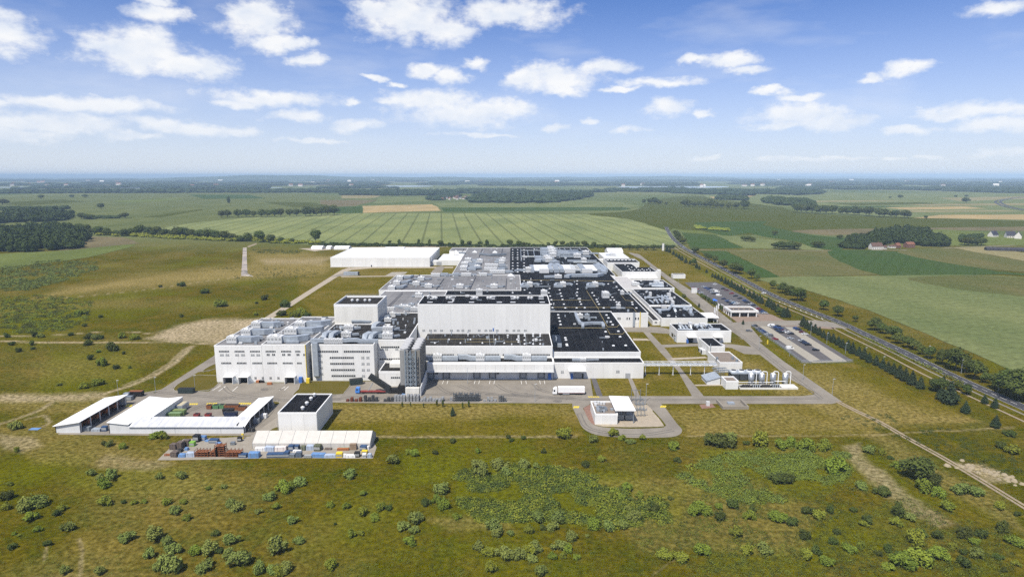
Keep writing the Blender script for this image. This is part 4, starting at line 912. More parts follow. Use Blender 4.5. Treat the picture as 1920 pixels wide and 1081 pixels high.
ahu(RA(1125,471,19.95), 'long white air handler at the front edge of the duct block', 10.2, 2.6, 2.8, [([(5,0,1.5),(9,0,1.9),(12.5,0,1.9),(14.5,0,1.2),(24,.4,1.2)], 2.4, 1.8), ([(-5,0,1.6),(-12.5,0,1.6)], 2.3, 2.0)], hood=False, seams=9)
for i, (x, y) in enumerate([(1235,418),(1255,362)]): ahu(RA(x,y,19.95), 'white twin air handler in the middle of the duct block roof, %s one' % ('front' if i == 0 else 'rear'), 5.6, 3.4, 3.2, [([(2.8,0,1.4),(6.5,1.5,1.4)],1.5,1.2), ([(-2.8,0,1.5),(-6,2.5,1.5)],1.8,1.4)])
for i, (x, y) in enumerate([(1588,430),(1590,372)]): ahu(RA(x,y,20.25), 'white air handler on the block behind the lattice tower, %s one' % ('front' if i == 0 else 'rear'), 5.8, 3.4, 3.4, [([(-2.9,0,1.6),(-6.2,.5,1.6),(-9.5,.5,1.0)],2.4,2.2), ([(2.9,.6,1.0),(6,3.2,1.0)],1.3,1.1)])
for i, (x, y) in enumerate([(1080,424),(1140,424),(1425,434),(1475,434),(1500,345)]):
    p = RA(x,y,20.3); q = Vector(p)
    ductrun('short arched grey duct on the left factory roofs, %s from the left' % ORD[i], [q+Vector((-1.6,-3,.6)), q+Vector((-1.2,-2,2.6)), q+Vector((.6,1,3.2)), q+Vector((2.2,4.5,2.2))], 3.0, 1.7, legs=False)
p = RA(1240,300,20.05); ahu(p, 'white air handler before the upper white box', 5.0, 3.0, 3.0, [([(2.5,0,1.6),(9,.2,1.6)],2.2,1.8)])
q = RA(1350,305,20.2); ductrun('big round grey duct along the foot of the upper white box', [q+Vector((-5,0,1.6)), q+Vector((0,0,1.6)), q+Vector((6,.3,1.3)), q+Vector((10.5,1.5,1.6)), q+Vector((13.5,6,2.2)), q+Vector((15.5,12,2.2))], 2.6, 2.2, round_=True, legs=False, mat=GALVD)
for i, (x, y) in enumerate([(1590,288),(1628,240)]): ahu(RA(x,y,20.25), 'small white air handler right of the upper white box, %s one' % ('front' if i == 0 else 'rear'), 4.4, 3.0, 2.6, [([(2.2,0,1.2),(5,1.5,1.0)],1.4,1.2)])
for k in range(4):
    p = RB(165+26*k,893,20.3); t = tag(MB().cyl(0,0,0,1.5,1.0,12).cyl(0,0,1.5,1.9,1.15,12,.8).build('roof_fan', WUNIT, None, False, p), 'white round fan in a row of four behind the upper box, %s from left' % ORD[k], 'roof fan', 'fans behind the upper white box')
for i, (x, y, L) in enumerate([(405,885,5),(455,862,4),(490,905,5),(340,875,3)]): ahu(RB(x,y,20.3), 'crowded roof unit left of the tall warehouse, %s of four' % ORD[i], L, 3, 2.6, [([(-L/2,0,1.2),(-L/2-4,1.5,1.2)],1.5,1.3)], mat=(WUNIT if i != 1 else GALV))
ahu(RB(545,742,9.95), 'white air handler on dark plinth behind the tall warehouse corner', 6.0, 5.0, 3.6, [([(-3,0,1.2),(-6,-1,.8)],1.6,1.0)])
GU = [(225,648),(285,588),(320,528)]
for i, (x, y) in enumerate(GU): ahu(RB(x,y,10.5), 'white air handler at the left rim of the wide grey roof, %s from the front' % ORD[i], 6.2, 8.5, 3.2, [([(3,1,1.4),(8.5,3.5,1.4),(10.5,12,1.4)],2.6,2.0)])
for i, (x, y) in enumerate([(515,597),(572,540),(660,628),(1035,632),(1440,632)]): ahu(RB(x,y,10.5), 'white air handler in the middle of the wide grey roof, %s from the left' % ORD[i], 6.4, 6.0, 3.4, [([(3,0,1.2),(7.5,1,1.2),(9.5,4,.9)],1.5,1.2), ([(-3,1.2,1.2),(-7,2.5,1.2)],2.0,1.0)])
for i, (x, y, L) in enumerate([(745,494,9),(1110,490,10),(1310,488,8),(850,490,7),(985,490,6)]): ahu(RB(x,y,10.5), 'long low roof unit at the back rim of the wide grey roof, number %s' % ORD[i], L, 5, 3.0, [([(L/2,0,1.3),(L/2+5,.5,1.3)],1.8,1.5)], hood=False, seams=6, mat=(WUNIT if i < 3 else GALV))
def pyramid(p, lab, s=3.2, h=3.0):
    t = thing('roof_lantern', lab, 'roof lantern', p, 'white pyramid lanterns on the grey roofs')
    MB().box(-s,s,-s,s,0,.8).build('curb', WUNIT, t); MB().add([(-s,-s,.8),(s,-s,.8),(s,s,.8),(-s,s,.8),(0,0,h)],[(0,1,4),(1,2,4),(2,3,4),(3,0,4)]).build('lantern', WUNIT, t)
for i, (x, y, z) in enumerate([(1640,492,10.5),(985,208,10.2),(1210,213,10.2),(1450,216,10.2)]): pyramid(RB(x,y,z), 'white pyramid lantern %s' % ['at the right end of the wide grey roof','on the rear grey roof, leftmost','on the rear grey roof, middle','on the rear grey roof, rightmost'][i])
for i, (x, y) in enumerate([(1078,422),(1092,372),(1130,322)]): ahu(RB(x,y,10.2), 'stacked white air handler right of the low annex, %s from the front' % ORD[i], 7.5, 9.0, 4.6, [([(3.7,0,1.6),(13,0,1.6)],5,2.6), ([(10,2,2.6),(17,5,2.4)],2.6,2.0)])
for i, (x, y) in enumerate([(1242,405),(1272,332),(1530,340),(1545,312)]): ahu(RB(x,y,10.2), 'white air handler on the rear grey roof, %s from the left' % ORD[i], 6.5, 7.0, 4.0, [([(-3,1,1.5),(-8,3,1.5)],3,2)])
for i, (x, y, L) in enumerate([(1410,378,15),(1400,424,14),(1480,455,16)]): ahu(RB(x,y,10.2), 'very long white air handler on the rear grey roof, %s' % ['rear one','middle one','front one'][i], L, 6.5, 3.2, [([(L/2,0,1.5),(L/2+8,1,1.5)],3.4,2.2)], hood=False, seams=8)
for i, (pts) in enumerate([[(1020,215),(1100,215)], [(1270,225),(1400,240),(1580,228)], [(1500,392),(1600,392)], [(1160,400),(1290,395)], [(1170,340),(1290,345)]]):
    ductrun('grey duct on the rear grey roof, %s of five' % ORD[i], [(*RB(x,y,11.8).xy, 11.8) for x, y in pts], 3.0, 2.0, mat=GALVD)
# main hall
for i, (x, y) in enumerate([(300,545),(650,545),(990,545)]):
    ahu(RC(x,y,10.45), 'white air handler with twin grey ducts on the black main roof, %s from the left' % ORD[i], 5.0, 7.5, 4.2, [([(-2.5,2,2.2),(-5.5,2,2.2),(-7,-1,1.6),(-7.5,-5.5,1.3),(-.5,-6,1.3)],2.4,2.0), ([(2.5,1.5,2),(6.5,2.5,2),(9,1.2,1.2)],2.2,1.8)])
ahu(RC(1098,662,10.45), 'big white roof unit on legs on the black main roof', 5.6, 8.0, 5.0, [([(2.8,0,3),(4.6,0,2)],1.8,1.5)])
ahu(RC(450,640,10.45), 'white box unit behind the right end of the tall warehouse roof', 5.4, 5.0, 4.6)
p = RB(1265,715,10.45); ahu(p, 'white box unit behind the middle of the tall warehouse roof', 5.4, 5.0, 5.0)
ahu(RC(285,392,10.45), 'white drum shaped unit near the grey and black roof seam', 6.0, 8.0, 5.0, [([(-3,0,2),(-9,1,2),(-14,-2,1.5)],2.4,2.0)])
ahu(RC(600,455,10.45), 'flat grey and white unit before the white tube banks', 7.0, 6.0, 3.2, [([(-3.5,0,1.4),(-14,-1,1.4)],3.5,2.0)])
ahu(RC(1235,778,10.45), 'small white unit near the front rim of the black main roof', 3.2, 3.5, 3.6, [([(-1.6,0,.8),(-6,-1,.8)],1.0,.9), ([(1.6,-1,.8),(5,-2,.8)],1.0,.9)])
ahu(RC(1275,630,10.45), 'small white pipe unit at the right rim of the black main roof', 3.0, 4.5, 3.4, [([(1.5,1,1.0),(4.5,-2,1.0),(8.5,1,1.0)],.8,.8)])
def bank(x, y, w, n, lab, dz=8.4, turn=1):
    p = RC(x,y,10.45); t = thing('tube_bank', lab, 'duct bank', p, 'white duct banks on the main roof')
    for k in range(n):
        q = MB(); z = 1.9; yy = k*dz
        q.tube([(-w/2,yy,z),(w/2,yy,z)], 1.5, 8); q.build('tube', WUNIT if k % 3 else M('pale_unit', (.62,.66,.70), .45, .06, .9), t)
        MB().box(w/2+.2, w/2+6.0, yy-3.0, yy+3.2, 0, 3.8).build('plenum', GALV, t)
        MB().box(-w/2-4.2, -w/2-.2, yy-2.6, yy+2.6, 0, 3.0).build('end_box', GALV, t)
    MB().duct([(turn*(w/2+8.5),-4,2.2),(turn*(w/2+9),dz*(n-1)*.6,2.2),(turn*(w/2+6),dz*n,2.4)], 4.2, 3.4).build('riser', GALV, t)
    MB().box(-w/4, w/4, -5.8, -2.6, 0, 4.2).build('front_box', WUNIT, t)
bank(450,395,20,5,'left bank of white tubes on the black main roof')
bank(720,395,22,5,'middle bank of white tubes on the black main roof', turn=-1)
bank(900,395,22,5,'right bank of white tubes on the black main roof')
for i, (x, y, L) in enumerate([(545,232,8),(540,205,10),(530,180,10),(520,160,9),(500,285,8),(480,262,8),(800,240,9),(890,208,8),(870,290,6)]):
    ahu(RC(x,y,10.45), 'white unit in the rear cluster of the black main roof, %s of nine' % ORD[i], L, 9, 5.0, [([(-L/2,0,2),(-L/2-10,0,2)],5,3), ([(L/2,1,1.6),(L/2+5,1,1.6)],3.5,2.4)] if i not in (6,7,8) else [([(-L/2,0,1.6),(-L/2-16,1,1.6)],2.6,2.2), ([(L/2,1,1.6),(L/2+12,0,1.6)],2.2,1.8)])
for i, (pts, w) in enumerate([([(600,192),(720,196),(850,190)],9), ([(610,170),(700,176),(800,168)],6), ([(350,235),(420,235)],8), ([(355,270),(425,272)],9), ([(425,150),(500,150)],8), ([(430,185),(495,187)],9), ([(690,440),(720,430),(880,425),(1000,428),(1060,415)],5.5), ([(1085,400),(1050,350),(1000,345)],5), ([(530,290),(600,285)],8)]):
    ductrun('wide grey duct at the back of the black main roof, %s of nine' % ORD[i], [(*RC(x,y,12.6).xy, 12.6) for x, y in pts], w, 2.6)
# right front hall: snaking duct
P = lambda x, y, z=13.4: Vector((*RC(x,y,z).xy, z))
ductrun('snaking grey duct on the right front black roof', [P(785,832), P(800,880), P(830,930), P(870,938), P(960,930), P(1060,930), P(1075,948), P(1078,975,12.6)], 2.0, 1.7)
ductrun('short branch of the snaking grey duct', [P(862,940), P(860,975,12.6)], 1.9, 1.5, legs=False)
ahu(P(830,880,11.75), 'white fan unit beside the snaking duct', 4.0, 3.5, 3.2, [([(2,0,1.2),(6,1,1.2)],1.2,1.0)])
ahu(P(905,885,11.75), 'small grey fan unit beside the snaking duct', 3.2, 3.2, 3.4, [([(1.6,0,1),(6,0,1),(6,-3,1)],.8,.8)], mat=GALV)
pt = thing('cooling_pit', 'dark recessed pit box at the left rim of the right front roof', 'roof pit', (26.5,372,11.75))
MB().box(-2.4,2.6,-9,9,0,2.4).build('casing', M('blue_black', (.012,.018,.030), .6, .2, 1.0), pt); MB().duct([(-.5,-7,2.9),(0,-2,3.0),(-.2,3,2.9)], .7, .6).build('pipe', GALVD, pt); MB().cbox(1.2,-10.5,0,2.4,1.6,2.0).build('valve_box', GALV, pt)
# docks roof
for i, x in enumerate((485,965,1485)):
    p = RD(x,815,9.25); p.y = 341.5
    ahu(p, 'white air handler with long grey ducts on the dock roof, %s from the left' % ORD[i], 4.8, 3.2, 4.0, [([(2.4,.3,1.4),(11.2,.3,1.4)],2.6,2.4), ([(-2.4,0,1.5),(-5,0,1.5),(-8,1.8,1.8),(-12.5,1.8,1.8)],2.4,2.4)], hood=True)
ahu(Vector((39.4,343.5,8.55)), 'small round white unit on the low front strip roof', 3.6, 2.2, 1.8, [([(-1.8,0,.8),(-6,.2,.8)],1.8,1.2), ([(2,0,.6),(9,.8,.6)],.9,.6)], hood=False)

# small plant on the roofs
CL = [MB().box(-.5,.5,-.4,.4,0,1.1).box(-.6,.6,-.1,.1,1.1,1.25).mesh('roof_cabinet', GALV), MB().cyl(0,0,0,1.0,.35,8).cyl(0,0,1.0,1.25,.55,8,.3).mesh('roof_cowl', WUNIT),
      MB().box(-.9,.9,-.6,.6,.2,1.0).box(-.8,.8,-.05,.05,0,.2).mesh('roof_cooler', WUNIT), MB().tube([(-1.8,0,.4),(1.0,0,.4),(1.5,.6,.4),(1.5,2.2,.4)], .16, 6).mesh('roof_pipe', GALVD),
      MB().box(-1.4,1.4,-.35,.35,.3,.75).box(-1.2,-1.1,-.3,.3,0,.3).box(1.1,1.2,-.3,.3,0,.3).mesh('roof_tray', GALVD), MB().cyl(0,0,0,.8,.22,6).mesh('roof_pipe', GALV)]
def clutter(b, x0, x1, y0, y1, z, n, seed):
    r = random.Random(seed)
    for i in range(n):
        me_ = r.choice(CL); link(me_.name.split('.')[0], me_, b, (r.uniform(x0,x1), r.uniform(y0,y1), z), r.choice((0,0,1.57,3.14,.3)), r.uniform(.8,1.5))
for a in [(bA,-157,-137,335,397,20.05,34,1),(bB,-132,-113,335,398,20.65,34,2),(bC,-107,-77,338,381,19.95,20,3),(bD,-73,-59,347,413,20.25,16,4),(bD,-82,-75,386,413,20.25,12,5),(bG1,-80,-59,420,550,9.95,30,6),(bG2,-114,5,556,638,10.5,60,7),(bG3,-59,-5,645,890,10.15,60,8),
          (bM,-49,20,350,374,15.75,14,9),(bN,-54,20,410,550,10.45,20,10),(bN,26,97,465,550,10.45,12,11),(bN,12,97,556,638,10.45,14,12),(bN,2,100,645,890,10.45,40,13),(bS,26,70,352,456,11.7,10,14),(bW,-54,20,379,404,33.55,6,15)]: clutter(*a)

# ------------------------------------------------------------------ east row of buildings
def tent(name, lab, x0, x1, y0, y1, eave, ridge, mat, wall, along='X', n=6, cat='tent', sides=True):
    t = thing(name, lab, cat)
    if along == 'X':
        ym = (y0+y1)/2; w = (x1-x0)/n
        for i in range(n):
            a, b = x0+i*w+.05, x0+(i+1)*w-.05
            MB().add([(a,y0,eave),(b,y0,eave),(b,ym,ridge),(a,ym,ridge),(a,y1,eave),(b,y1,eave),(a,y0,0),(b,y0,0),(a,y1,0),(b,y1,0)],[(0,1,2,3),(3,2,5,4),(6,7,1,0),(9,8,4,5)]).build('canvas_bay', mat, t)
        for X in (x0+.04, x1-.04): MB().add([(X,y0,0),(X,y1,0),(X,y1,eave),(X,ym,ridge),(X,y0,eave)],[(0,1,2,3,4)]).build('gable', wall, t)
    m = MB()
    for i in range(n+1):
        X = x0+i*(x1-x0)/n; m.tube([(X,y0-.03,0),(X,y0-.03,eave+.03),(X,(y0+y1)/2,ridge+.04),(X,y1+.03,eave+.03),(X,y1+.03,0)], .07, 4)
    m.build('frame', LOUV, t)
    return t
tent('white_tent_hall', 'white tent hall behind the east buildings', 133.0, 154.5, 884.0, 912.0, 6.0, 9.5, WHITER, WHITE, n=4)
e2 = building('service_building', 'low white flat building before the white tent hall', [(118.0,150.0,811.0,868.0)], 6.5, roof=LGREY, sides='SEW', step=6.4)
e2b = building('service_building', 'small white cabin left of the low flat building', [(109.5,117.8,812.0,822.0)], 4.2, roof=LGREY, sides='S', step=4)
ahu(Vector((133,840,6.1)), 'white unit on the low flat building by the tent hall', 7, 7, 3.0, [([(-3.5,0,1.2),(-9,0,1.2)],1.5,1.2)])
e3 = building('service_building', 'taller white block with row of roof hatches behind the L shaped roof', [(111.6,149.0,742.2,776.0)], 10.2, roof=BLACKR, sides='SEW', step=6.2)
for i in range(8): hatch(e3, 115+4.4*i, 764, 9.75, 3.0, 3.0)
e4 = building('service_building', 'white block with black L shaped roof and white stair box', [(118.0,155.8,678.6,715.0),(118.0,140.0,715.0,742.0)], 8.7, roof=BLACKR, sides=['SEW','EW'], psides=['SEW','EW'], step=6.3)
MB().box(155.9,159.5,678.0,684.0,0,10.4).build('stair_box', WHITE, e4)
for x, y in [(180,320),(210,335),(225,362),(240,375),(262,380),(280,370),(300,350),(320,372),(340,378),(360,365),(380,378),(410,372),(430,360),(250,345),(445,378)]:
    p = RGG(x,y,8.3); hatch(e4, p.x, p.y, 8.25, 1.3, 1.2)
t = thing('white_gallery', 'low white gallery at the foot of the L shaped block', 'gallery')
for i in range(6):
    MB().box(122+5.4*i+.06, 122+5.4*(i+1)-.06, 671.5, 677.6, 0, 3.0).build('gallery_bay', WHITE, t)
MB().add([(121.8,671.2,3.0),(154.6,671.2,3.0),(154.6,674.5,4.0),(121.8,674.5,4.0),(121.8,677.8,3.0),(154.6,677.8,3.0)],[(0,1,2,3),(3,2,5,4),(0,3,4),(1,5,2)]).build('roof', WHITER, t)
e5 = building('office_building', 'white office with six square windows and black roof', [(122.0,153.0,593.7,640.0)], 6.0, roof=BLACKR, sides='SE', step=6.2)
e5b = building('link_building', 'pale grey roofed link left of the windowed office', [(101.0,121.8,594.5,668.0)], 5.2, roof=M('pale_grey_roof', (.42,.41,.40), .85, .12, .2), sides='S', step=6.0)
for x in (470,500,545,575,617,660): X = (1140+x/5.63-CX)*(593.7*CT+107*ST)/F; MB().box(X,X+2.2,593.45,593.6,1.6,3.9).build('window', GLASS, e5)
e6 = building('office_building', 'black roofed block with bundled silver pipes', [(110.5,145.0,506.2,580.0)], 7.3, roof=BLACKR, sides='SE', step=6.0)
e7 = building('office_building', 'black roofed white block beside the flag poles', [(110.7,144.7,462.4,505.9)], 6.4, roof=BLACKR, sides='SEW', step=6.2)
e7s = building('link_building', 'narrow dark roofed link between main hall and east blocks', [(105.0,110.3,466.0,590.0)], 3.8, roof=DARKR, sides='S', step=5.0)
strip_window(e7s, 106.5, 108.3, 466.0, 1.8, .9, 2)
for x0, x1, n in [(765,830,4),(850,930,5),(935,1000,4),(1012,1040,2)]:
    pass
for a in [(e6,112,143,508,578,6.85,26,16),(e7,112,143,465,503,5.95,18,17),(e5,124,151,596,637,5.55,14,18)]: clutter(*a)
strip_window(e7, 123, 143.5, 462.4, .9, 1.3, 18)
cn = thing('entrance_canopy', 'white entrance canopy right of the black roofed white block', 'canopy')
MB().box(145.2,157.0,474,491,3.6,4.3).build('roof', WHITER, cn)
for x, y in ((156,475),(156,490)): MB().cbox(x,y,0,.5,.5,3.6).build('column', WHITE, cn)
def pipes(lab, pts_list, reg, z, r, base, cat='pipes'):
    t = thing('roof_pipework', lab, cat, (0,0,0), 'silver pipework on the east roofs')
    for pts in pts_list: MB().tube([(*reg(x,y,z+h).xy, z+h) for x, y, h in pts], r, 8).build('pipe', GALV, t)
    for (x, y, w, d, h) in base:
        p = reg(x,y,z); MB().cbox(p.x,p.y,z,w,d,h).build('cabinet', WUNIT, t)
pipes('bundle of silver pipes on the roof with bundled silver pipes', [[(390,660,1.2),(470,665,1.4),(640,650,1.4)],[(430,640,3),(440,665,1.0)],[(520,640,2),(640,690,1.2)],[(600,640,2),(650,690,1.4)],[(440,690,1),(470,710,.8),(480,720,.5)],[(500,680,1.5),(530,720,.8)],[(540,680,1.5),(575,715,.8)],[(620,700,1),(640,715,.6)],[(390,655,1),(395,675,1)],[(570,640,1.6),(575,700,1.2)]], RGG, 7.0, .75,
      [(445,645,2,3,3.5),(640,650,3,3,3),(660,690,3,3,2.4),(700,670,1.5,1.5,1.6),(500,700,3,2,1.5),(620,715,3,2,1.4)])
pipes('grey duct loop with elbows on the block beside the flag poles', [[(525,790,1.2),(560,795,1.6),(640,790,1.6),(665,755,2.4),(680,735,3)],[(680,755,2.8),(760,760,2.8),(860,762,2.8),(880,770,1)],[(700,780,2),(712,800,1.4),(715,815,.4)],[(545,795,1.4),(552,825,.5)],[(800,780,1.6),(850,800,1.2)],[(870,790,2),(880,840,.8)]], RGG, 6.0, 1.15,
      [(590,770,4,3,2.2),(680,750,2,4,4.4),(860,800,4,3,1.8),(870,830,2,3,1.6)])
pipes('silver duct cluster on the white office with six windows', [[(440,530,1),(470,520,2.4),(580,530,1.2)],[(510,500,3),(520,530,.8)],[(540,505,3),(560,535,.8)],[(460,540,1),(590,545,1)]], RGG, 5.7, 1.3, [(510,520,5,6,4),(560,530,4,5,3),(470,530,6,4,2)])
ahu(RGG(290,533,5.0), 'white unit on the pale grey link roof', 7, 6, 3, [([(3.5,0,1),(7,1,1)],1.6,1.2)])
e8 = building('service_building', 'white block with two canopied dock doors and crowded pipes on its roof', [(110.3,146.3,415.4,436.5)], 8.3, roof=BLACKR, sides='SEW', step=6.0)
for x0, x1, xd in ((545,635,0),(795,880,1)):
    X0 = (1180+x0/5.053-CX)*(415*CT+104*ST)/F; X1 = (1180+x1/5.053-CX)*(415*CT+104*ST)/F
    MB().box(X0,X1,411.4,415.2,4.3,4.8).build('canopy', WHITE, e8); MB().box(X0+.8,X0+4.4,415.1,415.3,.05,3.9).build('dock_opening', DARK, e8)
MB().box(117.0-.6,118.2-.6,413.6,415.2,.05,2.4).build('door', BLUE, e8)
MB().box(111.2-1.7,112.6-1.9,418,420.6,0,3.0).build('side_stair', GALV, e8)
ewindow(e8, 110.3, 419, 423, 1.2, 2.4, -1); ewindow(e8, 110.3, 425, 430, 1.2, 2.4, -1)
pipes('crowded silver pipes on the roof of the two dock block', [[(470,100,2.6),(490,130,.8),(495,140,.5)],[(500,100,2.6),(530,140,.6)],[(530,100,2),(560,140,.6)],[(580,98,3),(590,140,.5)],[(610,100,1.5),(700,105,1.5)],[(640,120,2),(660,95,3),(700,130,1)],[(720,110,1.5),(750,90,2.4),(790,120,.8)],[(650,140,.8),(860,142,.8)],[(460,135,.8),(600,138,.8)],[(680,95,2.8),(690,130,.8)],[(755,130,.8),(860,135,.8)]], RH, 7.9, .62,
      [(480,110,2,3,2.6),(575,110,2.4,3,3),(690,108,4,3,2.2),(740,118,4,3,2.0),(640,115,3,3,2.0)])
e9 = building('service_building', 'small white tower block with black roof beside the lane', [(121.2,130.6,382.0,404.0)], 6.6, roof=BLACKR, sides='SW', step=4.7, par=.5)
for y, h in ((388,2.8),(393,2.4)): MB().box(118.6,121.0,y-1.6,y+1.6,.03,h).build('wall_cooler', WUNIT, e9); MB().box(118.45,118.6,y-1.2,y+1.2,.6,h-.4).build('fan_grille', BLACK, e9)
MB().tube([(130.9,381.7,0),(130.9,381.7,7.2),(130.2,386,7.2)], .3, 6).build('vent_pipe', WSTEEL, e9); MB().tube([(122.2,381.6,0),(122.2,381.6,8.2)], .25, 6).build('vent_pipe', GALV, e9)
e10 = building('pump_building', 'low white block with brown roof behind the cooling fans', [(118.2,131.0,351.0,373.5)], 5.6, roof=BROWNR, sides='SEW', step=4.2)
for x, y in [(830,425),(978,420),(1018,445)]: p = RH(x,y,5.3); MB().cyl(p.x,p.y,5.1,6.9,.75,10).build('roof_fan', GALVD, e10)
e11 = building('pump_house', 'small white cube pump house with brown roof and dark rim', [(111.8,118.2,320.5,328.5)], 4.6, roof=BROWNR, sides='SW', step=3.3, par=.6, coping=COPING)
t = thing('grey_lean_to', 'grey sloped lean to left of the pump house', 'lean-to', (108.2,333,0))
MB().add([(-4,-5,0),(3,-5,0),(3,5,0),(-4,5,0),(-4,-5,2.2),(3,-5,4.2),(3,5,4.2),(-4,5,2.2)],[(0,1,5,4),(1,2,6,5),(2,3,7,6),(3,0,4,7)]).build('wall', LGREY, t); MB().add([(-4.4,-5.4,2.1),(3.2,-5.4,4.3),(3.2,5.4,4.3),(-4.4,5.4,2.1)],[(0,1,2,3)]).build('roof', GALV, t)
t = thing('cooling_bank', 'row of four flat fan coolers on a dark louvred base', 'coolers', (119.5,338,0))
MB().box(0,17.5,-3.2,3.2,3.7,4.3).build('deck', GALV, t)
for i in range(4):
    MB().box(.3+4.4*i, 4.2+4.4*i, -3.0, 3.0, .03, 3.7).build('louvred_base', M('dark_louvre', (.055,.060,.066), .6, .2, 2.0), t)
    o = MB().cyl(2.2+4.4*i, .4, 4.3, 5.0, 1.75, 16).build('fan_ring', WSTEEL, t); MB().cyl(2.2+4.4*i, .4, 5.0, 5.03, 1.5, 16).build('fan_grille', BLACK, o)
for i, px in enumerate((1407.5,1427.5,1448.5,1471.5)):
    p = at(px,721.5); t = thing('storage_tank', 'upright stainless tank with bent white pipe, %s of four from the left' % ORD[i], 'tank', p, 'stainless tanks beside the basin')
    MB().cyl(0,0,.3,6.3,1.55,20).build('shell', STAINL, t, True); MB().cyl(0,0,6.3,6.75,1.55,20,.5).build('dome', WSTEEL, t, True)
    MB().tube([(2.6,-.4,0),(2.6,-.4,7.0),(2.2,-.2,7.5),(.6,0,7.6),(0,0,7.0)], .24, 8).build('bent_pipe', WSTEEL, t); MB().cyl(0,0,0,.3,1.8,16).build('footing', CONC, t)
t = thing('pipe_basin', 'low white walled basin with valves before the tanks', 'basin', (0,0,0))
X0, X1, Y0, Y1 = 119.2, 149.5, 320.2, 326.0
m = MB().box(X0,X1,Y0,Y0+.3,0,1.0).box(X0,X1,Y1-.3,Y1,0,1.0).box(X0,X0+.3,Y0+.3,Y1-.3,0,1.0).box(X1-.3,X1,Y0+.3,Y1-.3,0,1.0); m.build('basin_wall', CREAM, t)
MB().box(X0+.3,X1-8,Y0+.3,Y1-.3,.05,.35).build('basin_floor', DARKR, t); MB().box(X1-8,X1-.3,Y0+.3,Y1-.3,.05,.9).build('basin_cover', CREAM, t)
for k in range(4):
    m = MB()
    for j in range(4): x = X0+2+k*5.2+j*1.1; m.tube([(x,Y0+1,.4),(x+.6,Y0+2.6,1.8),(x+.2,Y0+4.4,.6)], .22, 6)
    m.build('valve_group', GALVD if k % 2 else BLACK, t)
MB().tube([(X0-3,Y1,2.0),(X0+2,Y1,2.0),(X0+19,Y1,2.0),(X0+20,Y1,2.6),(X1-4,Y1,2.6)], .2, 6).build('header_pipe', WSTEEL, t)
# pipe bridge
t = thing('pipe_bridge', 'white pipe bridge from the front strip to the pump buildings', 'pipe bridge')
YB = 345.0
for px in (1210,1236,1262,1295,1321):
    X = at(px,703).x; MB().tube([(X,YB,0),(X,YB,5.6)], .2, 8).build('post', WSTEEL, t); MB().cbox(X,YB,0,1.2,1.2,.25).build('foot', CONC, t)
m = MB(); xa, xb = 72.8, 113.5
for z in (5.6, 7.6):
    for y in (YB-1.2, YB+1.2): m.box(xa,xb,y-.09,y+.09,z,z+.18)
n = 14
for i in range(n):
    x0, x1 = xa+(xb-xa)*i/n, xa+(xb-xa)*(i+1)/n
    for y in (YB-1.2, YB+1.2): m.box(x0-.07,x0+.07,y-.07,y+.07,5.78,7.6); m.tube([(x0,y,5.7),(x1,y,7.6)] if i % 2 else [(x0,y,7.6),(x1,y,5.7)], .06, 4)
    m.box(x0-.07,x0+.07,YB-1.1,YB+1.1,5.62,5.76)
m.build('truss', WSTEEL, t)
for k, y in enumerate((-.8,-.2,.45,.95)): MB().tube([(xa-.6,YB+y,6.1+.25*(k%2)),(xb+1,YB+y,6.1+.25*(k%2))], .24, 8).build('pipe', GALV if k % 2 else WSTEEL, t)
MB().tube([(72.9,YB-.6,4.6),(73.4,YB-.6,5.6),(74.4,YB-.6,6.4)], .3, 8).build('pipe_bend', WSTEEL, t)
m = MB()
for i in range(7): x = 112+ (i%3)*2.0; y = 337+ (i//3)*3; m.tube([(x,y,0),(x,y,5.8)], .15, 5)
for i in range(5): m.tube([(111,335+2*i,4.6+.3*(i%2)),(119,336+2*i,4.6+.3*(i%2))], .2, 6)
tag(m.build('pipe_rack', GALVD), 'tangle of grey pipes at the right end of the pipe bridge', 'pipe rack')
# bunker, gas post, substation
t = thing('u_shaped_wall', 'low concrete U shaped wall with grey lid south of the works road', 'wall', (0,0,0))
a, b = at(1355,767), at(1404,767); yb = at(1352,753).y
MB().box(a.x,b.x,a.y,a.y+.5,0,1.5).build('front_wall', CONC, t); MB().box(a.x,a.x+.5,a.y+.5,yb,0,1.5).build('side_wall', CONC, t); MB().box(b.x-.5,b.x,a.y+.5,yb,0,1.5).build('side_wall', CONC, t)
MB().box(a.x+.5,b.x-.5,a.y+.5,yb,.03,.06).build('floor', YARD, t); p = at(1370,757); MB().cbox(p.x,p.y,.07,3.2,2.4,.9).build('lid', GALV, t)
t = thing('gas_post', 'small grey and white gas post on red gravel left of the U shaped wall', 'gas post', at(1327,760))
MB().cbox(0,0,0,1.6,1.2,2.2).build('cabinet', WUNIT, t); MB().cyl(.2,1.8,0,1.6,.6,10).build('drum', GALVD, t)
pave('pad', [(1311,758),(1335,756.5),(1342,763),(1316,766)], REDG, .03, 'red gravel pad under the gas post')
sb = building('substation', 'small white substation with rooftop coolers beside the white canopy', [(37.3,47.4,272.9,289.5)], 4.9, roof=BROWNR, sides='SW', step=3.4, par=.7)
rgs = rg(1090,730,9.6)
for x, y, r in [(250,245,.8),(310,245,.8),(360,262,.6),(410,262,.6),(262,285,.8)]: p = rgs(x,y,4.3); MB().cyl(p.x,p.y,4.2,5.3,r,12).build('roof_fan', WUNIT, sb)
for i, (x, y) in enumerate([(320,315),(290,345),(350,350),(390,330),(420,345),(300,390),(360,400),(400,400),(440,375),(550,365)]): p = rgs(x,y,4.3); MB().cbox(p.x,p.y,4.2,1.3,.9,.9+.3*(i%3)).build('roof_cabinet', GALV if i % 2 else GALVD, sb)
t = thing('transformer_canopy', 'flat white canopy roof over dark transformers', 'canopy', (0,0,0))
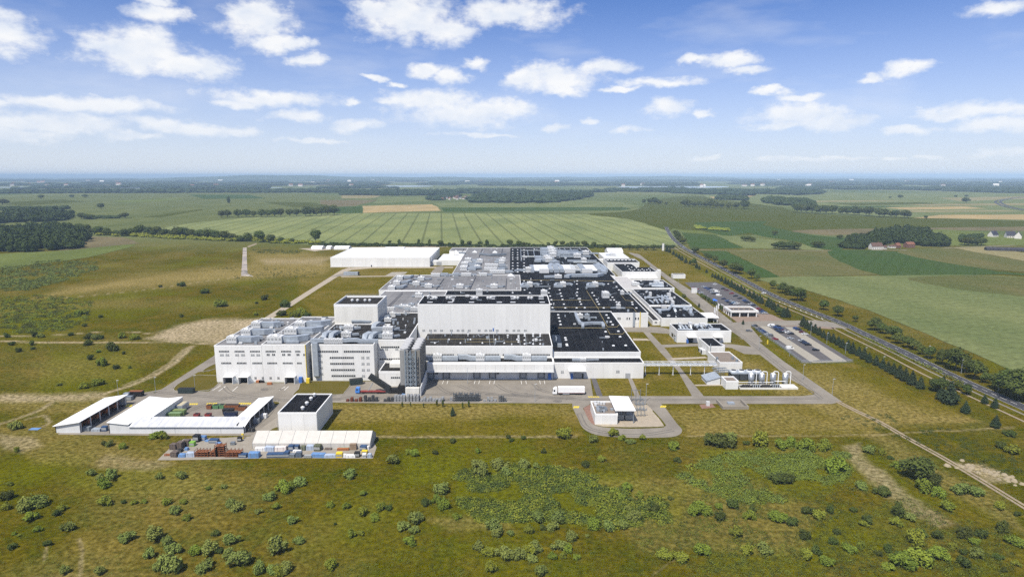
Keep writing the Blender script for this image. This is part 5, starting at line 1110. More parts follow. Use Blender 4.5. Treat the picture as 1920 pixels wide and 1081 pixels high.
c0, c1, c2, c3 = (at(1153.5,769.3,6.2), at(1192,769.5,6.2), at(1178.8,743,6.2), at(1142.5,741.8,6.2))
MB().prism([(c0.x,c0.y),(c1.x,c1.y),(c1.x,c2.y),(c0.x,c3.y)], 6.0, 6.35).build('roof', WHITER, t)
for x in (c0.x+.5, c1.x-.7):
    for y in (c0.y+.7, c2.y-.7): MB().cbox(x,y,0,.35,.35,6.0).build('post', GALVD, t)
MB().box(c0.x+.4,c1.x-.4,c2.y-.9,c2.y-.6,0,5.9).build('back_wall', M('dark_wall', (.05,.05,.052), .8, .1, 1.0), t)
for k in range(2):
    o = thing('transformer', 'grey transformer under the white canopy, %s one' % ('left' if k == 0 else 'right'), 'transformer', (c0.x+3+k*4.2, c0.y+5.5, 0))
    MB().box(-1.2,1.2,-1.6,1.6,.3,2.6).build('tank', GALVD, o)
    for j in range(3): MB().cyl(-.8+.8*j,0,2.6,3.6,.16,8).build('bushing', WUNIT, o)
    for s in (-1,1): MB().box(s*1.45-.2,s*1.45+.2,-1.4,1.4,.4,2.3).build('radiator', GALV, o)
rr = random.Random(4)
for k in range(9):
    x, y = 1192+ (k%3)*6.5 + (k//3)*1.5, 760+ (k//3)*10; p = at(x,y)
    o = thing('switchgear_post', 'grey switchgear post right of the white canopy, row %s from the road, %s from left' % (ORD[k//3], ORD[k%3]), 'switchgear', p, 'switchgear right of the substation canopy')
    MB().box(-.5,.5,-.4,.4,0,.5).build('footing', CONC, o)
    MB().box(-.12,-.0,-.1,.1,.5,3.0+.5*(k%2)).box(.2,.32,-.1,.1,.5,3.0+.5*(k%2)).build('post', GALVD, o)
    for j in range(3): MB().cyl(-.9+.9*j, 0, 3.0+.5*(k%2), 4.2+.5*(k%2), .14, 6).build('insulator', GALV, o)
    MB().box(-1.1,1.1,-.15,.15,2.9+.5*(k%2),3.05+.5*(k%2)).build('cross_arm', STEEL, o)
for k, px in enumerate((1185,1192,1199.5)):
    pass
t = thing('line_gantry', 'dark steel line gantry behind the switchgear', 'gantry', at(1192,752))
for x in (-2.2,0,2.2): MB().box(x-.12,x+.12,-.12,.12,0,6.5).build('leg', STEEL, t)
MB().box(-2.2,2.2,-.1,.1,5.6,5.8).build('beam', STEEL, t)

# ------------------------------------------------------------------ sheds and south buildings
bx = building('black_roofed_box', 'windowless white box building with black roof and four vents', [(-100.8,-84.2,262.0,286.3)], 9.7, roof=BLACKR, sides='SEW', step=5.53)
for x, y in ((1338,187),(1310,218),(1275,258),(1240,298)): p = rg(290,700,4.465)(x,y,9.25); dome(bx, p.x, p.y, 9.25, .9)
m = MB()
for i in range(8): m.box(-101.6,-100.9,262.2,262.5,.6+i*.75,.7+i*.75)
m.build('wall_ladder', STEEL, bx)
# open shed at the far left: mono pitch roof rising to the open right side
t = thing('open_shed', 'long white open fronted shed at the far left', 'shed')
ya, yb = 263.0, 297.6; xl, xr = -198.2, -187.6; zl, zr = 3.2, 4.9
MB().box(xl,xl+.3,ya,yb,0,zl-.02).build('back_wall', LGREY, t)
MB().add([(xl,ya,0),(xr,ya,0),(xr,ya,zr-.1),(xl,ya,zl-.1),(xl,ya+.3,0),(xr,ya+.3,0),(xr,ya+.3,zr-.1),(xl,ya+.3,zl-.1)],[(0,1,2,3),(5,4,7,6),(1,5,6,2),(4,0,3,7)]).build('end_wall', LGREY, t)
MB().add([(xl,yb-.3,0),(xr,yb-.3,0),(xr,yb-.3,zr-.1),(xl,yb-.3,zl-.1)],[(0,1,2,3)]).build('end_wall', LGREY, t)
w = (yb-ya+1.6)/7
for i in range(7):
    a, b = ya-.8+i*w+.03, ya-.8+(i+1)*w-.03
    MB().add([(xl-.6,a,zl-.1),(xr+.7,a,zr+.12),(xr+.7,b,zr+.12),(xl-.6,b,zl-.1),(xl-.6,a,zl+.12),(xr+.7,a,zr+.34),(xr+.7,b,zr+.34),(xl-.6,b,zl+.12)],[(0,1,5,4),(1,2,6,5),(2,3,7,6),(3,0,4,7),(4,5,6,7),(3,2,1,0)]).build('roof_sheet', WHITER, t)
for i in range(6): y = ya+1+i*(yb-ya-2)/5; MB().cbox(xr-.1,y,0,.35,.35,zr-.05).build('post', LGREY, t)
MB().box(xl+.35,xr,ya+.4,yb-.4,.03,.08).build('floor', PARK, t)
for i in range(5):
    o = thing('steel_bin', 'rusty orange steel bin in the open shed, %s from the front' % ORD[i], 'bin', (xl+6.2, ya+4+i*6.6, .08), 'bins inside the open shed')
    MB().add([(-1.6,-1.4,.2),(1.6,-1.4,.2),(1.6,1.4,.2),(-1.6,1.4,.2),(-2.1,-1.8,2.2),(2.1,-1.8,2.2),(2.1,1.8,2.2),(-2.1,1.8,2.2)],[(0,1,5,4),(1,2,6,5),(2,3,7,6),(3,0,4,7),(3,2,1,0)]).build('body', M('bin_orange', (.36,.13,.05), .8, .25, 1.0), o)
    MB().box(-1.7,1.7,-.2,.2,0,.2).build('skid', BLACK, o)
# U shaped shed around the container court
t = thing('u_shaped_shed', 'white roofed U shaped shed around the container court', 'shed')
def slope(parent, q, mat, name='roof_sheet', th=.18):
    MB().add([*q, *[(p[0],p[1],p[2]+th) for p in q]],[(3,2,1,0),(4,5,6,7),(0,1,5,4),(1,2,6,5),(2,3,7,6),(3,0,4,7)]).build(name, mat, parent)
SX0, SX1, SY = -174.5, -116.2, 262.4
SXm, SXr = -165.8, -159.4                                    # west wing: ridge/valley line and court side
NY = 295.6
slope_n = 6
for i in range(slope_n):
    a, b = SY-.5+i*(NY+.3-SY)/slope_n+.03, SY-.5+(i+1)*(NY+.3-SY)/slope_n-.03
    slope(t, [(SX0-.5,a,5.0),(SXm,a,4.0),(SXm,b,4.0),(SX0-.5,b,5.0)], WHITER)
    if a > SY+5: slope(t, [(SXm+.1,a,4.05),(SXr+.5,a,4.9),(SXr+.5,b,4.9),(SXm+.1,b,4.05)], WHITER)
MB().box(SX0,SX0+.3,SY,NY,0,4.9).build('wall', LGREY, t); MB().box(SXr,SXr+.25,SY+6.8,NY,0,4.75).build('wall', LGREY, t)
MB().add([(SX0,SY,0),(SXm,SY,0),(SXm,SY,3.95),(SX0,SY,4.9)],[(0,1,2,3)]).build('end_wall', LGREY, t)
MB().add([(SX0,NY,0),(SXr,NY,0),(SXr,NY,4.75),(SXm,NY,3.95),(SX0,NY,4.9)],[(4,3,2,1,0)]).build('end_wall', LGREY, t)
n = 12; w = (SX1-SXm)/n
for i in range(n):
    a, b = SXm+i*w+.02, SXm+(i+1)*w-.02
    slope(t, [(a,SY-.6,3.0),(b,SY-.6,3.0),(b,SY+6.7,4.9),(a,SY+6.7,4.9)], STRIPR)
panels(t, 'S', SXm, SX1, SY, 0.02, 2.95, 9.5, LGREY); MB().box(SXm,SX1,SY-.05,SY+.1,2.6,2.98).build('gutter', BLACK, t); MB().box(SXm,SX1-6.5,SY+6.4,SY+6.6,0,4.8).build('wall', LGREY, t)
EX0, EX1, EY = -122.6, -116.0, 296.8
for i in range(6):
    a, b = SY+6+i*(EY-SY-6)/6+.02, SY+6+(i+1)*(EY-SY-6)/6-.02
    slope(t, [(EX0-.4,a,3.6),(EX1+.6,a,4.6),(EX1+.6,b,4.6),(EX0-.4,b,3.6)], WHITER)
slope(t, [(EX0-.4,SY+6.7,4.95),(EX1+.5,SY-.5,3.05),(EX1+.6,SY+6.7,4.65),(EX1-2,SY+6.8,4.75)], WHITER, 'hip_sheet')
MB().box(EX0,EX0+.25,SY+6.6,EY,0,3.55).build('wall', LGREY, t); MB().box(EX0,EX1,EY-.25,EY,0,3.6).build('end_wall', LGREY, t)
for i in range(7): y = SY+1+i*(EY-SY-2)/6; MB().cbox(EX1-.1,y,0,.3,.3,4.5 if i else 2.9).build('post', LGREY, t)
MB().box(EX1-3.2,EX1-3.0,SY,EY,0,4.1).build('inner_wall', M('dark_wall', (.05,.05,.052), .8, .1, 1.0), t)
# long grey tent
tent('long_grey_tent', 'long pale grey storage tent beside the concrete yard', -106.2, -58.0, 246.6, 257.6, 2.4, 5.6, M('grey_canvas', (.50,.48,.44), .7, .07, .5), M('grey_canvas_wall', (.44,.42,.385), .7, .07, .5), n=9)
# tent hall roofs at far left back
for i, (x0, x1, yb_) in enumerate([(583,604,467.5),(611,620,467.5),(626,654,468)]):
    a, b = at(x0,yb_), at(x1,yb_); tent('white_store_tent', 'white store tent at the far back left, %s from the left' % ORD[i], a.x, b.x, a.y, a.y+18, 3.0, 5.0, WHITER, WHITE, n=4)
t = thing('site_container', 'grey container with dark end on the pad left of the grey roofs', 'container', at(660,515.5))
MB().box(-9,7,-2,2,0,3.6).build('body', GALV, t); MB().box(7,8,-2,2,0,3.8).build('end_frame', BLACK, t)
sg = building('guard_cabin', 'small white cabin with dark roof on the lawn by the upper car park', [(at(1262,522).x,at(1285,522).x,at(1262,522).y,at(1262,522).y+8)], 4.4, roof=DARKR, sides='SW', step=3.0, par=.4)
p = at(1264,521.5); MB().box(p.x-.5,p.x+.8,p.y-.22,p.y-.08,.05,2.4).build('door', BLACK, sg)
sp = thing('pylon_sign', 'slim white pylon by the road junction behind the works', 'pylon', at(1243,470)); MB().box(-1.4,1.4,-.5,.5,0,11).build('panel', WHITE, sp); MB().box(-1.7,1.7,-.8,.8,0,.5).build('base', CONC, sp)
# gatehouse
t = thing('gatehouse', 'white gatehouse with wide canopy roof and arcade front', 'gatehouse')
gx0, gx1, gy0, gy1 = 172.5, 194.5, 494.0, 512.0
m = MB().box(gx0,gx1,gy0,gy0+1.2,3.6,5.2).box(gx0,gx1,gy1-1.2,gy1,3.6,5.2).box(gx0,gx0+1.2,gy0+1.2,gy1-1.2,3.6,5.2).box(gx1-1.2,gx1,gy0+1.2,gy1-1.2,3.6,5.2); m.build('fascia', WHITE, t)
MB().box(gx0+1.2,gx1-1.2,gy0+1.2,gy1-1.2,4.0,4.3).build('roof', BROWNR, t)
for i in range(5): MB().box(gx0+1.4+i*4.2,gx0+4.6+i*4.2,gy0+8,gy0+9,4.3,4.9).build('roof_light', GLASS, t)
for i in range(4): y = gy0+.6+i*5.4; MB().cbox(gx0+.6,y,0,.8,.8,3.6).build('column', WHITE, t)
for i in range(3): MB().cbox(gx0+7.5+i*6.6,gy0+.7,0,.7,.7,3.6).build('column', WHITE, t)
MB().box(gx0+5.5,gx1-1,gy0+3,gy1-2,0,3.6).build('glass_room', GLASS, t)
MB().box(gx1-.5,gx1+1.2,gy0+1.5,gy0+2.0,2.6,3.0).build('barrier_arm', WSTEEL, t)
for k, px in enumerate((1338,1341.5,1345)):
    o = thing('flag_pole', 'slim white flag pole, %s of three by the entrance canopy' % ['leftmost','middle','rightmost'][k], 'flag pole', at(px,604-4*k), 'flag poles at the entrance')
    MB().tube([(0,0,0),(0,0,12)], [.2,.1], 8).build('pole', WSTEEL, o); MB().cbox(0,0,0,.8,.8,.3).build('base', CONC, o)
    MB().box(.12,.75,-.02,.02,7.4,11.7).build('flag', TARP, o)

# ------------------------------------------------------------------ vegetation
LEAF_GREY = M('willow_leaf', (.195,.230,.050), .8, .3, 1.6, c2=(.098,.128,.024), spec=.2, obj_var=.16)
LEAF_GREEN = M('bush_leaf', (.190,.225,.022), .8, .3, 1.6, c2=(.100,.130,.012), spec=.2, obj_var=.18)
LEAF_GREEN2 = M('thicket_leaf', (.145,.180,.016), .8, .3, .5, c2=(.068,.095,.009), spec=.2)
LEAF_DARK = M('dark_leaf', (.084,.108,.018), .8, .35, 1.2, c2=(.034,.050,.009), spec=.2, obj_var=.2)
LEAF_TREE = M('tree_leaf', (.095,.122,.020), .8, .35, .9, c2=(.042,.062,.011), spec=.2, obj_var=.2)
LEAF_PINE = M('pine_needle', (.038,.058,.024), .85, .35, 1.2, c2=(.018,.031,.013), spec=.2, obj_var=.2)
LEAF_FAR = M('far_wood', (.036,.058,.022), .9, .4, .05, c2=(.020,.036,.016), spec=.1, obj_var=.1)
BARK = M('bark', (.060,.046,.034), .9, .25, 2.0)
def leaf_mesh(name, lobes, n, size, mat, seed, up=.35, core=.7):
    r = np.random.default_rng(seed); L = np.array(lobes, float); w = L[:,3]**2; w /= w.sum()
    k = r.choice(len(L), n, p=w); d = r.normal(size=(n,3)); d[:,2] += .15; d /= np.linalg.norm(d, axis=1)[:,None]
    rad = L[k,3]*(1.08 - .40*r.random(n)**1.5 + .22*(r.random(n) > .9)); sq = L[k,4] if L.shape[1] > 4 else np.ones(n)
    c = L[k,:3] + d*rad[:,None]*np.stack([np.ones(n), np.ones(n), sq], 1)
    keep = c[:,2] > .02; c = c[keep]; d = d[keep]; n = len(c)
    nrm = d + r.normal(size=(n,3))*.55 + np.array([0,0,up]); nrm /= np.linalg.norm(nrm, axis=1)[:,None]
    a = np.cross(nrm, r.normal(size=(n,3))); a /= np.linalg.norm(a, axis=1)[:,None]; b = np.cross(nrm, a)
    s = size*(.6+.8*r.random(n))[:,None]; a *= s; b *= s*.62
    V = np.stack([c-a*.9-b*.3, c-a*.1-b, c+a-b*.1, c+a*.1+b], 1).reshape(-1,3); Fc = np.arange(4*n).reshape(n,4)
    verts = [tuple(v) for v in V]; faces = [tuple(f) for f in Fc]
    if core:                                            # rough inner mass so that the crown is not hollow
        for l in lobes:
            o = len(verts); R_ = l[3]*core; s_ = l[4] if len(l) > 4 else 1
            rings = 4; seg = 7
            for i in range(rings+1):
                th = math.pi*i/rings
                for j in range(seg):
                    ph = 2*math.pi*j/seg; q = R_*(.82+.3*r.random())
                    verts.append((l[0]+q*math.sin(th)*math.cos(ph), l[1]+q*math.sin(th)*math.sin(ph), max(.0, l[2]+q*s_*math.cos(th))))
            for i in range(rings):
                for j in range(seg): faces.append((o+i*seg+j, o+i*seg+(j+1)%seg, o+(i+1)*seg+(j+1)%seg, o+(i+1)*seg+j))
    me = bpy.data.meshes.new(name); me.from_pydata(verts, [], faces); me.update(); me.materials.append(mat); return me
def rlobes(seed, n, spread, zc, zr, r0, r1, sq=.9):
    r = random.Random(seed); out = []
    for i in range(n):
        a = r.uniform(0, 6.28); d = spread*math.sqrt(r.random()); out.append((d*math.cos(a), d*math.sin(a), zc + r.uniform(-zr, zr)*(1-d/(spread+.01)*.5), r.uniform(r0, r1), sq))
    return out
# unit bush: about 1 wide (radius .5) and about .8 high
BUSH = {}
for kind, mat, sp in (('grey', LEAF_GREY, 1), ('green', LEAF_GREEN, 2), ('dark', LEAF_DARK, 3)):
    BUSH[kind] = []
    for v in range(6):
        lb = [(.05*(v-1.5),0,.32,.24,1.15)] + rlobes(sp*10+v, 8 + v % 3, .34, .27, .20, .10, .21, 1.15)
        BUSH[kind].append(leaf_mesh('foliage', lb, 980, .052, mat, sp*100+v))
STEM = MB().tube([(0,0,-.02),(.02,.01,.25)], [.03,.02], 5).mesh('stem', BARK)
def tree_kind(name, seed, n, lob, mat, leaf, trunk_h=.28, tr=.022):
    cr = leaf_mesh('crown', lob, n, leaf, mat, seed)
    r = random.Random(seed); t = MB().tube([(0,0,-.01),(.005,0,trunk_h*.6),(0,.006,trunk_h+.25)], [tr,tr*.75,tr*.4], 7)
    for k in range(4):
        a = k*1.57+r.random(); t.tube([(0,0,trunk_h*.9),(math.cos(a)*.14,math.sin(a)*.14,trunk_h+.22)], [tr*.45,tr*.2], 5)
    return (t.mesh('trunk', BARK), cr)
TREES = {'broad': [], 'pine': [], 'slim': [], 'dark': []}
for v in range(4):   # unit height trees
    TREES['broad'].append(tree_kind('b', 300+v, 1500, [(0,0,.60,.25,1.15)] + rlobes(40+v, 9, .24, .56, .22, .12, .20, .95), LEAF_TREE, .038))
    TREES['dark'].append(tree_kind('d', 330+v, 1300, [(0,0,.52,.28,1.1)] + rlobes(60+v, 8, .27, .50, .22, .14, .22, .95), LEAF_DARK, .042, .14))
for v in range(3):
    lb = [(0,0,.18+.16*i, .25*(1-i*.17)+.02, .75) for i in range(5)] + [(0,0,.92,.06,1.6)] + rlobes(70+v, 5, .17, .30, .16, .08, .13)
    TREES['pine'].append(tree_kind('p', 360+v, 900, lb, LEAF_PINE, .045, .08, .02))
    TREES['slim'].append(tree_kind('s', 380+v, 700, [(0,0,.35,.15,1.7),(0,.02,.65,.13,1.7),(.03,0,.5,.15,1.4)] + rlobes(80+v, 3, .08, .55, .2, .08, .12, 1.4), LEAF_TREE, .05, .12))
def tree(kind, p, h, lab, group, wide=1.0, name='tree', cat='tree'):
    r = random.Random(int(p.x*13+p.y*7)); tr, cr = r.choice(TREES[kind])
    t = thing(name, lab, cat, (p.x,p.y,0), group, r.uniform(0,6.28), (h*wide*1.5, h*wide*1.5, h*1.22))
    link('trunk', tr, t); link('crown', cr, t); return t
def hpx(px_h, y): return px_h/ppm(at(CX,y).y)

# --- bushes of the meadow: base column, base row, half width, in zoomed survey tiles
BL = []
def tile(ox, oy, s, pts):
    for q in pts: BL.append((ox+q[0]/s, oy+q[1]/s, q[2]/s, q[3] if len(q) > 3 else None))
tile(0,780,3,[(360,655,35,'grey'),(700,715,38,'grey'),(835,720,48,'grey'),(930,735,36,'grey'),(960,785,46,'grey'),(835,805,34,'grey'),(935,895,62,'grey'),(868,880,34,'grey'),(1090,785,32,'green'),(1150,795,46,'grey'),(1140,882,50,'grey'),(1290,735,42,'grey'),
 (1275,805,36,'grey'),(1330,865,66,'grey'),(1225,775,22),(1210,675,20,'dark'),(1545,795,56,'grey'),(1455,892,42,'grey'),(1520,893,32,'grey'),(1590,882,44,'grey'),(1562,900,32,'green'),(1675,725,28,'grey'),(1640,615,32,'grey'),(1855,862,32,'green'),(1330,538,34,'grey'),
 (1290,510,30,'grey'),(1550,525,28,'green'),(1520,480,38,'grey'),(1580,435,45,'green'),(1670,398,42,'grey'),(1620,420,32,'green'),(965,562,30,'grey'),(1040,592,26,'green'),(1450,552,20,'grey'),(885,357,24,'grey'),(1005,360,28,'grey'),(580,505,32,'green'),(340,537,30,'green'),
 (305,565,26,'dark'),(155,595,32,'green'),(210,515,48,'grey'),(120,540,50,'grey'),(160,530,45,'grey'),(500,338,24,'grey'),(550,365,26,'grey'),(600,370,38,'grey'),(575,408,32,'green'),(800,493,20,'green'),(1020,498,22,'green'),(930,503,24,'green'),(690,492,12),(750,497,15),
 (545,898,28,'grey'),(60,752,22,'dark'),(70,672,15),(100,678,12),(205,652,20,'green'),(260,733,22),(575,168,16,'dark'),(610,173,22,'grey'),(680,188,20,'green'),(870,128,32,'green'),(910,132,26,'green'),(70,80,34,'grey'),(85,203,16),(20,475,32,'dark'),(20,533,24,'green'),(50,393,16),
 (1855,515,20,'green'),(1885,613,10),(340,898,28,'grey'),(1170,418,14),(1255,408,16,'grey')])
tile(600,800,3,[(165,298,42,'grey'),(405,218,38,'grey'),(490,158,22,'green'),(530,168,24,'green'),(650,157,17,'dark'),(745,92,20,'dark'),(890,152,18,'green'),(1060,67,14,'dark'),(1078,84,14,'dark'),(1145,72,16,'dark'),(1260,150,17,'dark'),(1380,73,38,'green'),(1540,93,28,'grey'),(1650,58,28,'green'),
 (1700,78,22,'green'),(1750,98,24,'grey'),(1820,73,18,'green'),(1015,243,44,'grey'),(1145,242,36,'grey'),(1215,233,22,'grey'),(1050,283,30,'grey'),(815,258,18,'dark'),(885,233,32,'grey'),(905,293,46,'grey'),(695,385,40,'grey'),(650,435,33,'green'),(697,468,32,'green'),(590,448,26,'dark'),
 (240,388,22,'green'),(340,473,30,'green'),(385,473,20,'dark'),(50,458,24,'green'),(145,463,20,'green'),(465,594,42,'grey'),(530,550,40,'grey'),(525,604,28,'grey'),(305,535,30,'green'),(235,505,28,'green'),(175,628,26,'green'),(230,613,20,'green'),(500,674,30,'green'),(975,604,46,'grey'),(1005,624,28,'grey'),
 (1070,619,27,'grey'),(1175,604,30,'green'),(1255,584,18),(1315,589,34,'grey'),(1340,549,36,'grey'),(1225,549,40,'grey'),(1545,583,36,'green'),(1620,594,38,'grey'),(1695,584,38,'grey'),(1770,545,40,'grey'),(1735,484,25,'grey'),(1660,398,30,'green'),(1700,428,27,'green'),(1875,483,30,'dark'),
 (1730,364,26,'green'),(1800,405,24,'green'),(1495,228,21,'dark'),(1585,198,23,'green'),(890,704,32,'grey'),(940,735,32,'green'),(1035,755,50,'grey'),(1110,754,42,'grey'),(1170,735,46,'green'),(1215,708,42,'grey'),(1190,765,32,'grey'),(1345,704,38,'grey'),(1390,706,32,'green'),(1415,646,32,'grey'),
 (960,819,32,'green'),(1240,843,34,'grey'),(1445,754,22,'green'),(1310,749,25,'green'),(1370,744,22,'green'),(55,804,30,'green'),(770,525,27,'green'),(1500,624,15,'grey')])
tile(1200,760,2.667,[(380,206,45,'dark'),(430,214,46,'dark'),(470,209,42,'grey'),(535,198,16,'dark'),(605,210,44,'green'),(170,224,25,'green'),(190,284,18,'dark'),(720,226,36,'green'),(770,215,36,'green'),(850,230,42,'green'),(930,230,36,'green'),(700,395,42,'dark'),(750,395,36,'dark'),(990,346,46,'green'),
 (1290,316,26,'green'),(1450,446,42,'green'),(1500,466,32,'green'),(1560,534,35,'green'),(1640,456,46,'grey'),(1690,456,36,'grey'),(1600,446,32,'grey'),(1225,455,32,'dark'),(1120,426,32,'grey'),(1160,244,32,'grey'),(1220,250,20,'green'),(1255,269,14,'dark'),(1145,589,29,'dark'),(830,679,28,'dark'),(970,700,24,'dark'),
 (990,648,19,'dark'),(1060,744,32,'green'),(1110,726,24,'green'),(635,750,40,'grey'),(490,665,44,'green'),(540,750,30,'green'),(470,519,28,'dark'),(300,551,46,'green'),(340,556,30,'green'),(405,584,28,'dark'),(400,524,24,'green'),(690,586,37,'green'),(730,596,36,'green'),(770,609,27,'dark'),(560,575,32,'green'),(565,534,19,'dark'),
 (855,549,28,'dark'),(905,580,32,'green'),(955,539,22,'dark'),(130,775,34,'green'),(210,786,36,'green'),(320,755,40,'green'),(65,539,28,'dark'),(1300,560,36,'dark'),(1355,580,28,'grey'),(1290,606,28,'green'),(1415,655,25,'dark'),(1390,696,42,'green'),(1495,670,26,'dark'),(1640,670,36,'dark'),(1720,666,30,'dark'),(1690,704,28,'green'),
 (1830,640,30,'dark'),(1890,706,36,'green'),(1800,775,21,'dark'),(1520,776,46,'green'),(1640,815,32,'dark'),(1700,776,36,'grey'),(1400,818,60,'green'),(1440,800,44,'dark'),(1330,826,52,'green'),(1250,826,26,'green'),(840,775,32,'green'),(895,749,26,'dark'),(945,810,30,'green'),(1250,739,22,'dark'),(1200,754,15,'dark'),(1570,724,22,'green'),
 (1625,749,17,'dark'),(1860,158,24,'dark'),(1880,246,36,'green'),(1780,113,15,'dark'),(1815,219,20,'dark'),(1625,33,14,'dark'),(1130,609,24,'green'),(1810,525,28,'green'),(1895,554,15,'dark'),(1830,834,17,'dark'),(1890,804,20,'green'),(1300,749,15,'dark'),(1075,534,19,'dark'),(155,473,15,'dark')])
tile(0,480,3.84,[(40,588,20,'dark'),(235,584,22,'dark'),(280,590,25,'grey'),(505,574,18,'dark'),(220,644,20,'dark'),(230,674,16,'dark'),(75,644,20,'dark'),(630,595,30,'dark'),(680,605,24,'grey'),(720,599,18,'dark'),(865,595,30,'green'),(960,604,26,'green'),(625,645,26,'dark'),(795,686,40,'dark'),(885,709,14,'dark'),(705,694,15),(120,693,21,'dark'),
 (725,795,42,'green'),(640,749,23,'dark'),(590,959,30,'green'),(690,935,38,'green'),(830,815,22,'dark'),(415,934,20,'green'),(1575,366,42,'green'),(1470,270,28,'dark'),(1300,439,15,'dark'),(1300,219,22,'dark'),(600,509,20,'dark'),(560,425,30,'green'),(620,419,16,'dark'),(715,444,20,'dark'),(1900,310,20,'dark'),(1150,225,15,'dark'),(930,810,14,'green')])
tile(380,540,4.571,[(690,168,46,'dark'),(665,242,34,'dark'),(770,250,32,'green'),(825,246,46,'green'),(885,245,32,'dark'),(525,103,26,'dark'),(135,162,48,'green'),(455,135,18,'dark'),(450,235,20,'green')])
COLS = [(0,'at the far left'),(330,'left of centre'),(650,'below the black roofed box'),(960,'below the substation loop'),(1290,'right of centre'),(1600,'by the right track')]
ROWS = [(0,'beside the works'),(770,'just below the works'),(880,'mid meadow'),(975,'in the bottom meadow')]
def zone(x, y):
    c = max(i for i, q in enumerate(COLS) if x >= q[0] or i == 0); r = max(i for i, q in enumerate(ROWS) if y >= q[0]); return (r, c)
cnt = {}
SHADE = {'grey': 'greyish willow bush', 'green': 'fresh green bush', 'dark': 'dark green bush'}
for (x, y, hw, kind) in sorted(BL, key=lambda q: q[0]):
    kind = kind or ('green' if (int(x)+int(y)) % 2 else 'dark')
    k = (zone(x,y), kind); cnt[k] = cnt.get(k, 0)+1
    p = at(x, y); w = 2*hw/ppm(p.y)*1.24; r = random.Random(int(x*31+y*17))
    lab = '%s %s %s, %s from left' % (SHADE[kind], ROWS[k[0][0]][1], COLS[k[0][1]][1], ORD[cnt[k]-1])
    t = thing('bush', lab, 'bush', (p.x, p.y + w*.3, 0), 'bushes scattered over the meadow', r.uniform(0,6.28), (w*r.uniform(.8,1.15), w*r.uniform(.85,1.25), w*r.uniform(.7,1.2)))
    link('foliage', r.choice(BUSH[kind]), t)
    if w > 3: link('stem', STEM, t)
p = at(1200+1420/2.667, 760+398/2.667); tree('dark', p+Vector((0,4,0)), 8.6, 'big round dark tree beside the pale bare strip on the right', None, 1.15)
tree('dark', at(1745,918)+Vector((3,2,0)), 5.0, 'smaller dark tree joined to the big round dark tree', None, .9)

# --- low scrub: one mass per thicket, nobody could count it
def scrub(name, polys, n, smin, smax, mats, lab, seed, k=48):
    r = np.random.default_rng(seed); base = {}
    for mat in mats:
        V = []; Fc = []; o = 0; tries = 0; made = 0; want = n//len(mats)
        while made < want and tries < want*30:
            tries += 1; poly = polys[r.integers(len(polys))]
            xs = [q[0] for q in poly]; ys = [q[1] for q in poly]
            x, y = r.uniform(min(xs),max(xs)), r.uniform(min(ys),max(ys)); ins = False
            for i in range(len(poly)):
                (x1,y1),(x2,y2) = poly[i], poly[(i+1)%len(poly)]
                if (y1 > y) != (y2 > y) and x < (x2-x1)*(y-y1)/(y2-y1)+x1: ins = not ins
            if not ins: continue
            p = at(x, y)
            if vnoise(np.array([p.x]), np.array([p.y]), 9.0, seed)[0] < .30: continue
            s = r.uniform(smin, smax)*(1.35 if r.random() < .15 else 1); made += 1
            d = r.normal(size=(k,3)); d[:,2] = abs(d[:,2])*.9; d /= np.linalg.norm(d, axis=1)[:,None]
            c = np.array([p.x,p.y,0]) + d*s*(.55+.5*r.random(k))[:,None]*np.array([1,1,.8])
            nn = d + r.normal(size=(k,3))*.5 + np.array([0,0,.4]); nn /= np.linalg.norm(nn, axis=1)[:,None]
            a = np.cross(nn, r.normal(size=(k,3))); a /= np.linalg.norm(a, axis=1)[:,None]; b = np.cross(nn, a); a *= s*.14; b *= s*.10
            V.append(np.stack([c-a-b*.4, c-b, c+a, c+b], 1).reshape(-1,3)); Fc.append(np.arange(4*k).reshape(k,4)+o); o += 4*k
        me = bpy.data.meshes.new(name); V = np.concatenate(V); Fc = np.concatenate(Fc)
        me.from_pydata(V.tolist(), [], Fc.tolist()); me.update(); me.materials.append(mat)
        tag(link(name, me), lab % ('pale' if mat is LEAF_GREY else 'deep green' if mat is LEAF_DARK else 'mid green' if mat is LEAF_GREEN2 else 'fresh green'), 'scrub', kind='stuff')
scrub('thicket', [[(862,885),(1000,868),(1090,885),(1200,920),(1260,950),(1255,978),(1150,990),(1040,975),(900,978),(855,940),(850,900)]], 3900, .5, 2.0, [LEAF_GREEN, LEAF_GREEN2, LEAF_DARK], '%s scrub of the thicket in the middle of the foreground', 21)
scrub('thicket', [[(1320,860),(1460,832),(1560,838),(1590,880),(1580,900),(1480,940),(1390,945),(1270,895)], [(1450,845),(1590,850),(1590,895),(1450,900)]], 2300, .6, 1.9, [LEAF_GREEN, LEAF_GREEN2, LEAF_GREY], '%s scrub of the thicket right of centre', 22)
scrub('scrub_belt', [[(0,500),(100,487),(180,490),(185,505),(110,530),(50,545),(0,545)]], 1500, 1.2, 2.6, [LEAF_DARK, LEAF_GREY], '%s scrub belt at the left edge below the wood', 23)
scrub('scrub_belt', [[(0,556),(90,552),(175,565),(165,600),(120,620),(40,625),(0,620)]], 1200, .9, 2.0, [LEAF_GREEN, LEAF_DARK], '%s scrub patch at the left above the sandy tracks', 24)
scrub('weeds', [[(0,820),(300,870),(700,880),(840,850),(1080,830),(1300,840),(1600,840),(1920,830),(1920,1081),(0,1081)]], 13500, .25, .85, [LEAF_GREEN, LEAF_DARK, LEAF_GREY], '%s weed tufts scattered over the foreground meadow', 25, 9)
scrub('weeds', [[(0,560),(430,520),(560,500),(450,600),(380,640),(300,735),(120,770),(0,740)]], 3000, .3, 1.0, [LEAF_GREEN, LEAF_DARK], '%s weed tufts on the left meadow', 26, 14)
